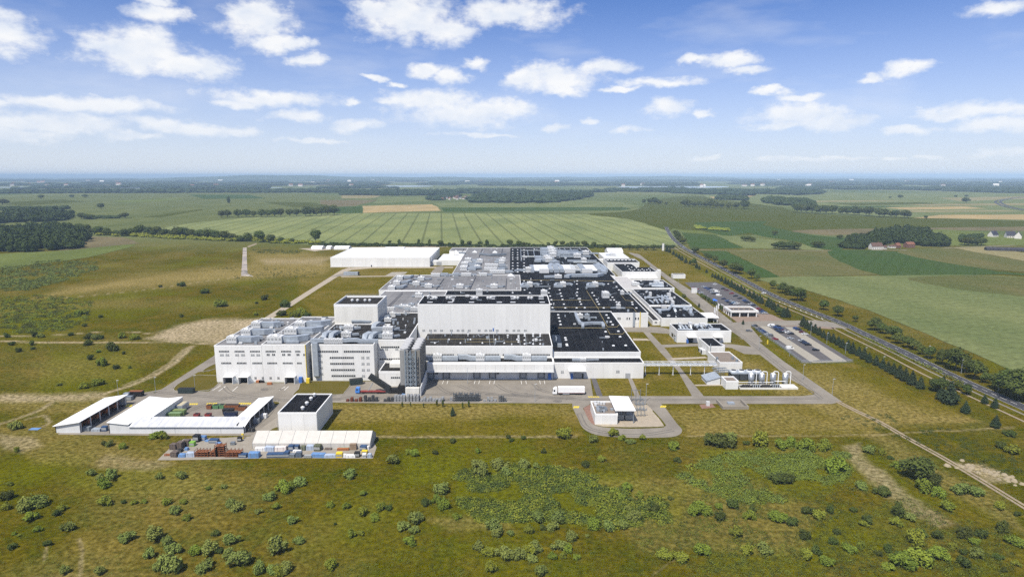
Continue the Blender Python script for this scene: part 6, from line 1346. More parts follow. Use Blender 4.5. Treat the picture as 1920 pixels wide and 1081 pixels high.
scrub('weeds', [[(330,497),(600,505),(590,520),(440,525),(430,510)],[(470,467),(570,469),(560,476),(480,474)],[(1560,780),(1700,775),(1920,860),(1920,900),(1800,860)]], 900, .5, 1.3, [LEAF_DARK], '%s low bushes on the rough ground behind the left block and by the right track', 27)
scrub('weeds', [[(1380,880),(1540,880),(1900,1000),(1900,1081),(1250,1081),(1180,1000)]], 3200, .4, 1.2, [LEAF_GREEN, LEAF_DARK], '%s weed clumps of the lower right meadow', 28, 18)
for i, (pts, h) in enumerate([([(1618,632),(1700,672),(1768,700)],1.3),([(1770,703),(1822,728)],1.2),([(1340,510),(1455,566)],1.0)]):
    c = [at(*q) for q in pts]; pp = []
    for a, b in zip(c[:-1], c[1:]): pp.append([((a.x,a.y)),(b.x,b.y)])
    rr = np.random.default_rng(90+i); V = []; Fc = []; o = 0
    for a, b in zip(c[:-1], c[1:]):
        for q in range(int((b-a).length*7)):
            t_ = rr.random(); s = .34; k0 = np.array([*(a.lerp(b,t_)).xy, 0]) + np.array([rr.normal()*.7, rr.normal()*.7, h*rr.random()])
            a1 = rr.normal(size=3); a1 /= np.linalg.norm(a1); b1 = np.cross(a1, rr.normal(size=3)); b1 /= np.linalg.norm(b1)
            V += [k0-a1*s, k0-b1*s, k0+a1*s, k0+b1*s]; Fc.append((o,o+1,o+2,o+3)); o += 4
    me = bpy.data.meshes.new('hedge'); me.from_pydata([tuple(v) for v in V], [], Fc); me.update(); me.materials.append(LEAF_GREEN)
    hh = thing('roadside_hedge', 'low green hedge along the main road, %s from the bottom' % ['second','first','third'][i], 'hedge', group='hedges along the main road'); link('foliage', me, hh)

# --- trees along the road and around the works
def row(kind, reg, pts, lab, group, name='tree', scale=1.0):
    pts = sorted(pts, key=lambda q: -q[1])
    for i, q in enumerate(pts):
        p = reg(q[0], q[1]); tree(kind if len(q) < 4 else q[3], p, q[2]*scale, lab % ORD[i], group, wide=q[4] if len(q) > 4 else 1.0, name=name)
R6 = rg(1480,540,4.157); R4 = rg(1240,480,4.8)
row('broad', R6, [(265,168,8.0),(375,218,8.0,'broad',1.15),(515,262,4.8),(665,328,9.0),(725,352,7.0),(810,402,9.5),(845,432,7.0),(920,462,7.2),(985,482,6.0),(1030,517,5.5),(1100,548,7.2),(1190,594,8.5),(1295,645,12.5),(1370,660,8.5),(1440,710,10.0),(1525,738,5.5),(1600,784,7.5),(1690,826,12.0),(1790,866,14.5),(1850,890,11.0)],
    'leafy roadside tree along the main road, %s from the lower right', 'trees along the main road')
row('broad', R4, [(1005,292,7.5),(1090,332,9.5),(1150,352,9.0),(1225,402,11.5,'broad',1.15),(1272,404,6.5),(810,203,10),(862,222,7.5),(672,158,12,'broad',1.2),(700,156,9),(640,142,10),(560,112,10,'broad',1.1),(480,62,9),(430,38,8),(400,22,8)],
    'leafy roadside tree on the upper stretch of the main road, %s from the bottom', 'trees along the main road')
row('dark', RGG, [(925,192,9),(760,78,11),(790,97,10),(740,43,11),(720,18,11)], 'dark tree at the road junction behind the works, %s from the bottom', 'trees at the road junction')
row('pine', R6, [(105,298,6.5),(135,313,5.5),(165,328,5.5),(200,348,5.5),(232,365,5),(265,385,4.5),(302,403,5.2),(340,423,5.2),(380,443,5.2),(412,463,5),(455,483,5.8),(490,508,6),(540,526,5),(580,551,5.8),(620,578,5),(675,600,5),(725,623,5),(768,648,5),(808,670,5.4),(857,700,6.2),(900,722,6.2),(955,752,6.4),(1020,782,5.5),(1165,803,7,'dark',1.2),(1175,868,5.5),(1250,898,9.5),(1370,972,5),(1600,932,4.2),(1520,898,4),(1385,828,5,'broad',1.1),(1315,795,4.5,'broad'),(1200,738,3.5),(1605,1085,5)],
    'dark young pine in the row below the main road, %s from the bottom right', 'pines below the main road')
row('pine', R4, [(460,188,4.2),(485,198,4.2),(510,212,5),(540,228,5),(575,248,5.6),(600,258,5),(630,278,6),(660,293,5),(685,308,5.5),(715,322,6),(745,338,5.5),(790,362,5.5),(830,382,6),(860,402,5.5),(885,418,6),(905,428,5),(960,452,6.5),(985,463,6),(1010,482,6),(1045,503,6),(1060,528,6,'broad'),(1100,548,6.5),(1130,550,7)],
    'dark young pine in the row beside the upper car park, %s from the bottom', 'pines beside the upper car park')
row('pine', RGG, [(620,178,7),(650,188,6),(690,212,5.5),(720,232,5),(750,252,5.5),(780,272,6),(820,297,6),(865,308,4.5),(905,322,8,'broad'),(935,352,5.5),(965,366,4),(1040,402,4)], 'dark young pine in the row behind the pylon, %s from the bottom', 'pines near the pylon')
row('dark', RC, [(90,112,9),(185,127,8),(235,117,6),(295,122,5.5),(495,117,6),(570,112,7),(645,117,8),(745,117,7),(800,117,7),(870,122,9),(975,127,8),(1100,157,9),(1185,147,8),(1355,157,8.5),(1440,162,7.5),(1525,162,7.5),(1605,162,9),(265,115,5),(700,118,5),(900,122,6)], 'dark tree on the boundary behind the black main hall, %s from the front', 'trees on the boundary behind the works')
row('dark', RB, [(195,107,5.5),(310,122,9,'slim',1.2),(540,112,8,'slim',1.1),(670,112,8,'slim',1.1),(660,137,6),(800,132,9),(905,127,5),(960,137,6),(1060,137,10,'slim',1.2),(1150,132,8),(1270,127,7),(1355,137,10,'slim',1.2),(1625,122,9),(1740,142,9)], 'dark tree on the boundary behind the white warehouse, %s from the front', 'trees on the boundary behind the works')
R7 = rg(0,310,3.0)
row('dark', R7, [(450,378,16),(485,378,14),(550,392,14),(600,393,12),(650,398,10),(700,398,12),(740,394,12),(790,392,17),(840,394,14),(880,396,15),(930,400,13),(1000,404,17),(1040,406,16),(1080,410,14),(1130,412,14),(1170,414,16),(1205,416,14),(1270,420,14),(1310,425,11),(1390,428,13),(1460,432,16,'broad'),(1520,436,12),(1580,437,9),(1640,438,7),(515,388,10),(965,402,10),(1350,428,9),(1240,420,10),(860,400,9),(905,402,9)],
    'tree in the belt between rough meadow and rye field, %s from the front', 'trees of the left field belt', scale=1.15)
tree('dark', R7(1775,432), 22, 'tall lone dark tree at the left edge of the tramline field', None, .8)
row('dark', R7, [(1248,293,14),(1280,292,15),(1340,292,16),(1385,291,16),(1425,290,13),(1470,290,16),(1505,289,15),(1545,289,17),(1580,288,17),(1630,287,16),(1668,286,16),(1720,285,20),(1745,284,20),(1780,283,17),(1810,282,20),(1845,281,21),(1880,280,22)], 'dark tree in the short row out in the rye field, %s from the front', 'tree row in the rye field', scale=1.3)
for x, y, h, k, lab in [(1287,214,26,'slim','leaning lone tree in the far rye field'),(705,297,15,'dark','round lone tree at the end of the left hedge'),(570,243,18,'dark','round lone tree on the far left field'),(230,188,20,'dark','far lone tree above the left copse'),(15,223,24,'dark','far tree at the left edge'),(460,303,16,'dark','first tree right of the left copse'),(490,303,14,'dark','second tree right of the left copse'),(512,303,13,'dark','third tree right of the left copse'),(403,183,16,'dark','tiny far tree above the left copse, right one'),(478,182,18,'dark','tiny far tree pair on the far left field')]:
    tree(k, R7(x,y), h, lab, None, 1.3 if k == 'dark' else 1.0)
R5 = rg(1200,320,2.667)
row('dark', R5, [(225,180,22),(245,180,18),(270,182,16),(300,182,17),(330,183,17),(350,184,24),(378,186,18),(410,187,14),(442,188,16),(480,190,17),(520,191,24),(50,166,18),(75,168,22),(100,169,14),(20,163,14),(130,171,9)], 'far tree in the broken row on the olive meadow, %s from the front', 'far tree row on the olive meadow', scale=1.2)
row('dark', R5, [(785,209,20),(805,209,20),(830,210,18),(860,212,22),(900,215,20),(930,216,20),(960,216,20),(1010,219,18),(1035,219,18),(1070,221,20),(1095,222,18),(1130,225,20),(1145,226,20),(1195,231,20),(1220,231,18),(1255,233,14),(1280,234,16),(1320,236,17),(1335,236,16),(1430,241,7)], 'far tree in the row beside the pale plots, %s from the front', 'far tree row beside the pale plots', scale=1.25)
def clump(reg, pts, lab, group):
    for i, (x, y, h) in enumerate(pts): tree('dark', reg(x,y), h, lab % ORD[i], group, 1.25)
clump(R5, [(675,388,9),(695,390,10),(720,392,10),(745,393,11),(770,393,11),(790,390,9),(710,384,10),(750,386,11)], 'dark tree in the oval copse before the hamlet, %s from the left', 'trees of the oval copse')
clump(R5, [(875,383,9),(890,385,10),(903,383,9)], 'dark tree in the small copse left of the hamlet, %s from the left', 'trees of the small copse')
clump(R5, [(520,350,8),(540,353,9),(560,355,8),(672,322,9)], 'dark bushy tree on the bluish pasture, %s from the left', 'trees on the bluish pasture')
clump(R5, [(1622,370,11),(1640,373,13),(1660,374,11),(1685,374,10),(1705,373,12)], 'dark tree below the three houses, %s from the left', 'trees below the three houses')
clump(R5, [(270,408,8),(998,342,8),(1075,335,9),(1300,138,18),(1630,160,22),(1250,138,10),(1580,133,12),(1630,133,14)], 'scattered single far tree on the right plain, number %s', 'single trees on the right plain')
# young trees on the lawn before the crate row
for i, (x, y, h) in enumerate([(758,915,4.0),(842,905,3.2),(980,922,3.6),(1122,905,5.0),(1185,915,5.4),(1393,930,4.8),(1458,915,4.8)]): tree('slim', RE(x,y), h*.62, 'small young tree on the lawn before the crate rows, %s from the left' % ORD[i], 'young trees on the lawn', .62)
tree('pine', RE(1288,1008), 3.6, 'dark conifer on the lawn before the crate rows', None, .85)
for i, (x, y, h, k) in enumerate([(800,685,5,'broad'),(960,762,3,'pine'),(985,665,4,'broad'),(1010,680,4,'broad'),(1035,695,4,'broad'),(1065,712,4,'broad'),(1090,726,4,'broad'),(1425,945,3.0,'pine'),(1120,745,4,'slim'),(1145,765,4,'slim'),(1185,790,4,'slim'),(1203,805,4,'slim'),(650,432,2,'dark')]):
    tree(k, RGG(x,y), h, 'small ornamental tree near the entrance and car park, %s from the left in the list of the verge' % ORD[i] if False else 'small ornamental tree on the verge by the entrance, %s' % ORD[i], 'ornamental trees near the entrance', .85)

# --- woods and far forest: masses of crowns
LEAF_WOOD = M('wood_leaf', (.050,.070,.016), .85, .35, .3, c2=(.022,.036,.009), spec=.1)
def wood(name, poly, spacing, h, lab, mat=LEAF_FAR, seed=1, leaf=True, cap=2500, wide=.62, gap=0):
    r = np.random.default_rng(seed); P = [at(*q) for q in poly]; xs = [p.x for p in P]; ys = [p.y for p in P]
    area = abs(sum(P[i].x*P[(i+1)%len(P)].y - P[(i+1)%len(P)].x*P[i].y for i in range(len(P))))/2
    n = min(cap, int(area/spacing**2)); V = []; Fc = []; o = 0; made = 0; tr = 0
    sp = max(spacing, math.sqrt(area/max(n,1)))
    while made < n and tr < n*40:
        tr += 1; x, y = r.uniform(min(xs),max(xs)), r.uniform(min(ys),max(ys)); ins = False
        for i in range(len(P)):
            a, b = P[i], P[(i+1)%len(P)]
            if (a.y > y) != (b.y > y) and x < (b.x-a.x)*(y-a.y)/(b.y-a.y)+a.x: ins = not ins
        if not ins: continue
        if gap and vnoise(np.array([x]), np.array([y*.5]), gap, seed+7)[0] < .44: continue
        made += 1; hh = h*r.uniform(.55,1.25); rad = sp*wide*r.uniform(.8,1.25); seg, rings = 7, 4
        for i in range(rings+1):
            th = math.pi*(.5-.5*(i/rings)) if False else math.pi*i/rings
            for j in range(seg):
                ph = 2*math.pi*j/seg + .4*i; q = r.uniform(.72,1.2)
                V.append((x+rad*q*math.sin(th)*math.cos(ph), y+rad*q*math.sin(th)*math.sin(ph), hh*(.5+.5*math.cos(th))*r.uniform(.93,1.04)))
        for i in range(rings):
            for j in range(seg): Fc.append((o+i*seg+j, o+(i+1)*seg+j, o+(i+1)*seg+(j+1)%seg, o+i*seg+(j+1)%seg))
        o += seg*(rings+1)
        if leaf:
            k = 48; d = r.normal(size=(k,3)); d[:,2] = abs(d[:,2]); d /= np.linalg.norm(d, axis=1)[:,None]
            c = np.array([x,y,hh*.5]) + d*np.array([rad,rad,hh*.52])*(.95+.2*r.random(k))[:,None]; s = rad*.22
            nn = d + r.normal(size=(k,3))*.5; nn /= np.linalg.norm(nn, axis=1)[:,None]; a = np.cross(nn, r.normal(size=(k,3))); a /= np.linalg.norm(a, axis=1)[:,None]; b = np.cross(nn,a)
            V += [tuple(v) for v in np.stack([c-a*s, c-b*s, c+a*s, c+b*s],1).reshape(-1,3)]; Fc += [tuple(f) for f in (np.arange(4*k).reshape(k,4)+o)]; o += 4*k
    if not V: return
    me = bpy.data.meshes.new(name); me.from_pydata(V, [], Fc); me.update(); me.materials.append(mat)
    tag(link(name, me), lab, 'wood', kind='stuff')
wood('wood', [(0,440),(40,434),(110,430),(150,436),(168,448),(150,466),(60,472),(0,474),(-200,490),(-200,440)], 8, 15, 'dark dense wood at the left edge', LEAF_WOOD, 1, True, 900)
wood('wood', [(0,406),(40,400),(110,398),(140,406),(120,414),(0,419),(-150,424),(-150,406)], 9, 15, 'dark copse in the rye field at the left edge', LEAF_WOOD, 2, True, 500)
wood('wood', [(1628,455),(1640,440),(1700,436),(1740,440),(1748,449),(1780,458),(1782,462),(1740,463),(1690,456),(1660,458),(1640,465)], 9, 13, 'dark wood around the hamlet', LEAF_WOOD, 3, True, 450)
wood('wood', [(1590,453),(1630,448),(1640,462),(1625,467),(1575,467)], 8, 10, 'low trees left of the hamlet', LEAF_WOOD, 4, True, 160)
wood('wood', [(1430,376),(1500,378),(1528,385),(1525,391),(1490,389),(1435,381)], 22, 20, 'far wood above the broken tree row', LEAF_WOOD, 5, False, 300)
wood('wood', [(1342,371),(1400,372),(1402,376),(1345,375)], 20, 18, 'small far copse left of the far wood', LEAF_WOOD, 6, False, 120)
wood('hedge_belt', [(0,391),(130,390),(130,393),(0,395)], 14, 9, 'far hedge line at the left', LEAF_WOOD, 7, False, 200)
wood('hedge_belt', [(160,408),(225,407),(225,409.5),(160,410.5)], 12, 6, 'low hedge right of the left copse', LEAF_WOOD, 8, False, 150)
wood('hedge_belt', [(180,436),(400,444),(520,451),(600,456.5),(600,459),(520,456),(400,451),(180,441)], 6, 5, 'scrubby hedge along the rye field edge', LEAF_GREEN, 9, True, 380)
wood('hedge_belt', [(600,457.5),(900,460),(1180,462),(1262,462.5),(1262,465),(1100,464.8),(900,463),(600,460.5)], 6, 2.6, 'low weedy hedge along the back boundary', LEAF_WOOD, 10, True, 420)
wood('wood', [(1800,446),(1840,444.5),(1842,449),(1802,452)], 9, 8, 'bushy trees between the yellow field and the houses', LEAF_WOOD, 12, False, 60)
wood('wood', [(1302,425),(1365,431),(1368,434),(1305,430)], 10, 5, 'scrub strip in the olive meadow', LEAF_GREEN, 13, False, 80)
for k, (poly, sp, h, cap, lab) in enumerate([
  ([(0,363),(400,361.5),(700,361.5),(840,363),(850,360),(600,358.8),(300,359),(0,360.3)], 30, 22, 1000, 'far forest belt left of the village'),
  ([(640,366),(720,367),(850,366),(860,361),(700,361),(645,362)], 34, 18, 500, 'far trees left of the village houses'),
  ([(880,380),(990,381),(1060,379),(1110,368),(1100,362),(960,360),(900,366)], 30, 20, 900, 'far wooded park right of the village'),
  ([(850,363),(1100,361),(1250,358.5),(1250,357),(850,358)], 44, 20, 700, 'far forest behind the village'),
  ([(1130,366),(1250,362),(1450,368),(1540,364),(1540,356),(1250,355),(1120,358)], 44, 20, 800, 'far forest right of the village'),
  ([(1540,361),(1920,362),(2100,362),(2100,355),(1540,355)], 50, 20, 800, 'far forest below the right horizon'),
  ([(-100,348.5),(2020,348),(2100,343.5),(-200,343.5)], 75, 26, 1100, 'distant forest belt in front of the horizon'),
  ([(-100,355),(450,354),(900,352),(900,350.5),(400,350.5),(-100,352)], 60, 20, 800, 'distant forest belt beyond the lakes on the left'),
  ([(1250,354),(2050,354),(2050,351.8),(1250,352.4)], 60, 20, 700, 'distant forest belt beyond the lakes on the right'),
  ([(-200,341),(2120,341),(2200,336.5),(-300,336.5)], 260, 30, 900, 'hazy forest along the horizon')]):
    wood('forest', poly, sp, h, lab, LEAF_FAR, 40+k, False, cap, gap=(0 if k in (0,2) else 300+150*(k > 5)))

# ------------------------------------------------------------------ vehicles
PAINTS = {'white': (.72,.72,.70), 'silver': (.42,.44,.46), 'grey': (.16,.165,.17), 'black': (.015,.015,.017), 'blue': (.03,.07,.22), 'dark blue': (.012,.022,.065), 'red': (.26,.015,.014), 'light blue': (.18,.30,.45), 'dark red': (.11,.012,.02)}
TYRE = M('tyre', (.012,.012,.012), .9, .1, 2.0); CARGLASS = M('car_glass', (.02,.024,.03), .12, .1, 1.0, spec=.6)
def loft(profile, halfw, y_in=None):                    # side profile (x,z) extruded across, with tumblehome
    n = len(profile); v = []; f = []
    for s in (-1, 1):
        for (x, z, k) in profile: v.append((x, s*halfw*k, z))
    for i in range(n): f.append((i, (i+1)%n, (i+1)%n+n, i+n))
    f += [tuple(range(n-1,-1,-1)), tuple(range(n,2*n))]
    return v, f
WHEEL = MB().add([], []);
def wheel_mesh():
    m = MB(); n = 12; r, h = .33, .11
    vs = [(r*math.cos(2*math.pi*i/n), -h, r*math.sin(2*math.pi*i/n)) for i in range(n)] + [(r*math.cos(2*math.pi*i/n), h, r*math.sin(2*math.pi*i/n)) for i in range(n)]
    m.add(vs, [(i,(i+1)%n,(i+1)%n+n,i+n) for i in range(n)] + [tuple(range(n-1,-1,-1)), tuple(range(n,2*n))]); return m.mesh('wheel', TYRE)
WH = wheel_mesh(); CARME = {}
def car_meshes(kind, paint):
    k = (kind, paint)
    if k in CARME: return CARME[k]
    pm_ = M('paint_'+paint.replace(' ','_'), PAINTS[paint], .3, .04, 1.0, spec=.5)
    L = 4.9 if kind == 'van' else 4.4
    if kind == 'van':
        body = MB().add(*loft([(-2.45,.3,.96),(2.3,.3,.96),(2.45,.55,.96),(2.4,1.0,.97),(1.7,1.15,.97),(1.1,1.95,.86),(-2.35,2.0,.86),(-2.45,1.0,1.0)], .98)).mesh('body', pm_)
        glass = MB().add(*loft([(1.66,1.18,.985),(1.12,1.86,.90),(.4,1.86,.90),(.4,1.18,.985)], .985)).mesh('glass', CARGLASS); roof = None
    else:
        r1 = -1.9 if kind == 'estate' else -1.45
        body = MB().add(*loft([(-2.15,.28,.95),(2.1,.28,.95),(2.22,.55,.97),(2.1,.78,.96),(1.0,.92,.98),(-2.0,.96,.98),(-2.2,.7,.97)], .9)).mesh('body', pm_)
        glass = MB().add(*loft([(1.0,.92,.93),(.35,1.36,.78),(r1+.35,1.38,.78),(r1-.25,.95,.93)], .9)).mesh('glass', CARGLASS)
        roof = MB().add(*loft([(.40,1.34,.79),(.30,1.43,.74),(r1+.40,1.45,.74),(r1+.28,1.36,.79)], .9)).mesh('roof', pm_)
    CARME[k] = (body, glass, roof); return CARME[k]
def car(p, kind, paint, lab, group, rz=0.0):
    t = thing('parked_car' if kind != 'van' else 'parked_van', lab, 'car' if kind != 'van' else 'van', p, group, rz)
    b, g, r = car_meshes(kind, paint); link('body', b, t); link('glass', g, t)
    if r: link('roof', r, t)
    for x in (-1.35, 1.4):
        for y in (-.80, .80): link('wheel', WH, t, (x, y, .33))
    return t
UP = [(1130,528,'white','saloon'),(1010,553,'silver','saloon'),(1032,565,'blue','saloon'),(1080,566,'black','estate'),(1060,581,'blue','saloon'),(1100,590,'silver','saloon'),(1122,585,'white','estate'),(1085,603,'grey','saloon'),(1152,606,'white','van'),(1102,613,'silver','saloon'),(1116,625,'black','saloon'),(1146,624,'dark blue','estate'),
 (1168,645,'white','van'),(1215,573,'black','saloon'),(1250,590,'dark red','saloon'),(1305,623,'red','saloon'),(1345,651,'black','estate'),(1390,675,'black','estate'),(1220,681,'dark blue','saloon'),(1258,702,'blue','saloon'),(1275,716,'black','saloon'),(1302,708,'silver','saloon'),(1330,721,'light blue','saloon'),(1362,727,'white','saloon'),(1300,735,'dark blue','estate'),
 (1345,738,'silver','saloon'),(1195,748,'white','saloon'),(1440,697,'blue','saloon'),(1458,710,'dark blue','saloon'),(1478,718,'black','saloon'),(1505,737,'silver','saloon'),(1530,748,'dark blue','estate'),(905,568,'red','saloon'),(935,578,'red','saloon'),(985,615,'silver','saloon'),(950,600,'grey','saloon'),
 (1587,785,'red','saloon'),(1610,795,'dark red','saloon'),(1625,808,'dark blue','saloon'),(1642,820,'blue','saloon'),(1655,832,'silver','saloon')]
LO = [(1185,108,'black','estate'),(1135,157,'grey','estate'),(1225,143,'black','saloon'),(1255,158,'blue','saloon'),(1285,175,'dark blue','saloon'),(1310,188,'silver','saloon'),(1332,198,'grey','estate'),(1380,234,'red','saloon'),(1340,110,'white','van'),(1362,118,'silver','saloon'),(1388,122,'blue','saloon'),(1408,112,'black','saloon'),(1430,133,'blue','saloon'),
 (1402,143,'black','estate'),(1418,158,'dark blue','saloon'),(1442,170,'black','saloon'),(1460,157,'dark red','saloon'),(1480,165,'silver','saloon'),(1500,172,'white','saloon'),(1528,184,'black','estate'),(1527,229,'silver','saloon'),(1580,133,'blue','saloon'),(1600,144,'dark blue','saloon'),(1638,169,'dark red','saloon'),(1662,187,'white','saloon'),
 (1630,249,'silver','saloon'),(1648,262,'black','saloon'),(1672,274,'dark blue','saloon'),(1692,287,'black','estate'),(1767,338,'black','estate'),(1520,324,'white','van')]
def park(lst, reg, where, group):
    byc = {}
    for q in lst: byc.setdefault((q[2], q[3] == 'van'), []).append(q)
    for (c, isv), qs in byc.items():
        qs.sort(key=lambda q: q[0])
        for i, q in enumerate(qs):
            nm = 'van' if isv else 'car'; suf = '' if len(qs) == 1 else ', %s %s one from the left' % (ORD[i], c)
            rr = random.Random(q[0]); car(reg(q[0], q[1]), q[3], c, ('the only %s %s parked in %s' % (c, nm, where)) if len(qs) == 1 else '%s %s parked in %s%s' % (c, nm, where, suf), group, (math.pi if rr.random() < .4 else 0) + rr.uniform(-.05,.05))
park(UP, RGG, 'the upper car park', 'cars in the upper car park'); park(LO, RH, 'the lower car park', 'cars in the lower car park')
for (px, py, c, lab, rz) in [(1432,550,'white','white car driving on the upper main road',-.95),(1299,471,'white','white car at the road junction behind the works',-.6),(1282,464,'silver','silver car at the road junction behind the works',-.6),(1470,662,'white',None,0)]:
    if lab: car(at(px,py), 'saloon', c, lab, None, rz)
# white articulated lorry
def big_wheels(t, xs, y, r=.5):
    m = MB(); n = 14
    me = bpy.data.meshes.get('lorry_wheel')
    if not me:
        vs = [(r*math.cos(2*math.pi*i/n), -.17, r*math.sin(2*math.pi*i/n)) for i in range(n)] + [(r*math.cos(2*math.pi*i/n), .17, r*math.sin(2*math.pi*i/n)) for i in range(n)]
        me = MB().add(vs, [(i,(i+1)%n,(i+1)%n+n,i+n) for i in range(n)] + [tuple(range(n-1,-1,-1)), tuple(range(n,2*n))]).mesh('lorry_wheel', TYRE)
    for x in xs:
        for s in (-1,1): link('wheel', me, t, (x, s*y, r))
WPAINT = M('lorry_white', (.80,.80,.79), .35, .04, .8, spec=.4)
p = at(1036,740); t = thing('white_lorry', 'white articulated lorry with box trailer in the dock yard', 'lorry', (p.x, p.y+1.2, 0))
MB().add(*loft([(0,.55,1),(2.3,.55,1),(2.3,3.7,.97),(1.6,3.85,.95),(.35,3.0,.97),(.05,1.6,1)], 1.22)).build('cab', WPAINT, t)
MB().add(*loft([(.06,1.75,1.0),(.33,2.85,.98),(.30,2.86,.98),(.0,1.75,1.0)], 1.1)).build('windscreen', CARGLASS, t); MB().box(.55,1.35,-1.25,1.25,1.75,2.75).build('side_window', CARGLASS, t)
MB().box(2.85,16.4,-1.28,1.28,1.15,4.0).build('trailer', WPAINT, t); MB().box(.6,16.2,-.5,.5,.62,1.1).build('chassis', BLACK, t)
MB().box(5.2,8.6,-1.22,1.22,.45,1.05).build('side_skirt', GALV, t); MB().box(3.0,16.3,-1.3,-1.27,1.05,1.2).build('side_rail', RED, t)
big_wheels(t, [1.1,4.0,12.0,13.3,14.6], 1.02)
# blue tipper lorry with raised dark body
p = at(666,738); t = thing('tipper_lorry', 'blue cab lorry with red chassis and raised black tipping body', 'lorry', (p.x, p.y+1.3, 0))
MB().add(*loft([(0,.55,1),(2.2,.55,1),(2.2,3.1,.97),(.4,3.2,.96),(.05,1.7,1)], 1.25)).build('cab', M('cab_blue', (.06,.22,.62), .35, .06, .8, spec=.4), t)
MB().add(*loft([(.04,1.75,1),(.36,3.0,.97),(.30,3.02,.97),(-.03,1.75,1)], 1.1)).build('windscreen', CARGLASS, t); MB().box(.6,1.4,-1.28,1.28,1.8,2.6).build('side_window', CARGLASS, t)
MB().box(.6,15.6,-.55,.55,.75,1.15).box(2.6,15.6,-1.15,1.15,1.0,1.2).build('chassis', RED, t)
a = R(35); ca, sa = math.cos(a), math.sin(a); bx0 = []
for (u, w_) in ((0,0),(12.4,0),(12.4,2.5),(0,2.5)):
    bx0.append((16.6 - u*ca - w_*(-sa)*-1*0 - w_*sa*0 - (w_*sa*-1)*0, 1.3 + u*sa + w_*ca))
prof = [(16.8 - u*ca + w_*sa, 1.2 + u*sa + w_*ca, 1.0) for (u, w_) in ((0,0),(12.4,0),(12.4,2.5),(0,2.5))]
MB().add(*loft(prof, 1.25)).build('tipping_body', M('tipper_black', (.022,.024,.024), .6, .2, .8), t)
m = MB()
for i in range(11):
    u = .6+i*1.12; q = [(16.8-uu*ca+w_*sa, 1.2+uu*sa+w_*ca, 1.04) for uu, w_ in ((u,0),(u+.16,0),(u+.16,2.53),(u,2.53))]; m.add(*loft(q, 1.25))
m.build('body_ribs', M('tipper_rib', (.045,.047,.047), .6, .2, .8), t); MB().tube([(6.4,0,1.2),(9.0,0,5.4)], .18, 8).build('lift_ram', GALV, t)
big_wheels(t, [1.2,4.0,11.6,12.9,14.2], 1.02)
# skip containers and bins
def container(p, lab, L, W, Hh, mat, ribs=True, cat='container', name='waste_container', rz=0.0, group=None, lid=None, slant=.3):
    t = thing(name, lab, cat, p, group, rz)
    MB().add(*loft([(-L/2+slant,.15,1),(L/2-slant,.15,1),(L/2,Hh,1.0),(-L/2,Hh,1.0)], W/2)).build('body', mat, t)
    if ribs:
        m = MB(); k = max(2, int(L/.9))
        for i in range(k+1): x = (-L/2+slant)+(L-2*slant)*i/k; m.box(x-.06,x+.06,-W/2-.07,W/2+.07,.2,Hh-.05)
        m.build('ribs', mat, t)
    MB().box(-L/2+.3,L/2-.3,-W/2+.12,W/2-.12,Hh-.12,Hh+.01 if not lid else Hh+.15).build('load' if not lid else 'lid', lid or DARK, t)
    MB().box(-L/2+.4,L/2-.4,-.6,-.4,0,.15).box(-L/2+.4,L/2-.4,.4,.6,0,.15).build('runner', BLACK, t)
    return t
DGREEN = M('container_dark_green', (.03,.045,.045), .6, .2, 1.0); GRN2 = M('container_green', (.13,.20,.075), .6, .2, 1.0)
container(at(350,736), 'long dark container on the lawn rim left of the dock doors', 8.0, 2.5, 2.6, DGREEN)
R1b = rg(90,700,5.63); R2b = rg(290,700,4.465)
container(R1b(935,235), 'black container with rusty load behind the open shed', 7.0, 2.5, 2.6, BLACK, lid=RUST)
container(R1b(1330,462), 'front green roll off container in the shed court', 7.6, 2.5, 2.3, GRN2, lid=M('green_lid', (.16,.24,.12), .6, .2, 1.0))
container(R1b(1375,430), 'rear green roll off container in the shed court', 7.2, 2.5, 2.3, GRN2, lid=M('olive_lid', (.20,.24,.09), .6, .2, 1.0))
container(R1b(1420,380), 'grey box container at the mouth of the shed court', 3.2, 6.0, 3.0, GALV, lid=M('straw_lid', (.45,.40,.28), .7, .1, 1.0), slant=0)
for i, (x, y, mm, L, lab) in enumerate([(462,292,RUST,2.6,'small rust red skip by the striped kerb'),(518,290,GREEN,3.0,'green skip by the striped kerb, left one'),(568,288,GREEN,2.6,'green skip by the striped kerb, right one'),(650,300,RUST,7.0,'big rusty container with dark load by the east shed wing'),(620,335,BLACK,5.0,'black container before the big rusty one'),(640,362,M('navy',(.02,.03,.07),.6,.2,1.0),6.0,'navy container against the south shed wing'),(735,305,RUST,4.0,'low rust red skip beside the east shed wing'),(355,366,RED,2.4,'low dark red skip behind the south shed wing, left one'),(450,366,RED,2.6,'low dark red skip behind the south shed wing, right one')]):
    container(R2b(x,y), lab, L, 2.3, 1.9 if L < 5 else 2.5, mm)
container(at(668,720), 'dark compactor container on the ramp left of the tipper lorry', 7.0, 3.0, 3.0, DGREEN, rz=.35, lid=BLACK)
container(at(703,737), 'black skip right of the tipper lorry', 5.5, 2.4, 2.2, BLACK) if False else container(at(741,736), 'black skip at the foot of the lattice tower', 6.0, 2.4, 2.6, BLACK)
t = thing('blue_tarp_heap', 'blue tarpaulin heap at the foot of the lattice tower', 'tarp', at(757,740)); MB().add([(-1.5,-1,0),(1.6,-1,0),(1.6,1.2,0),(-1.5,1.2,0),(-.6,-.2,1.0),(.7,.2,1.1)],[(0,1,5,4),(1,2,5),(2,3,4,5),(3,0,4)]).build('sheet', LBLUE, t)
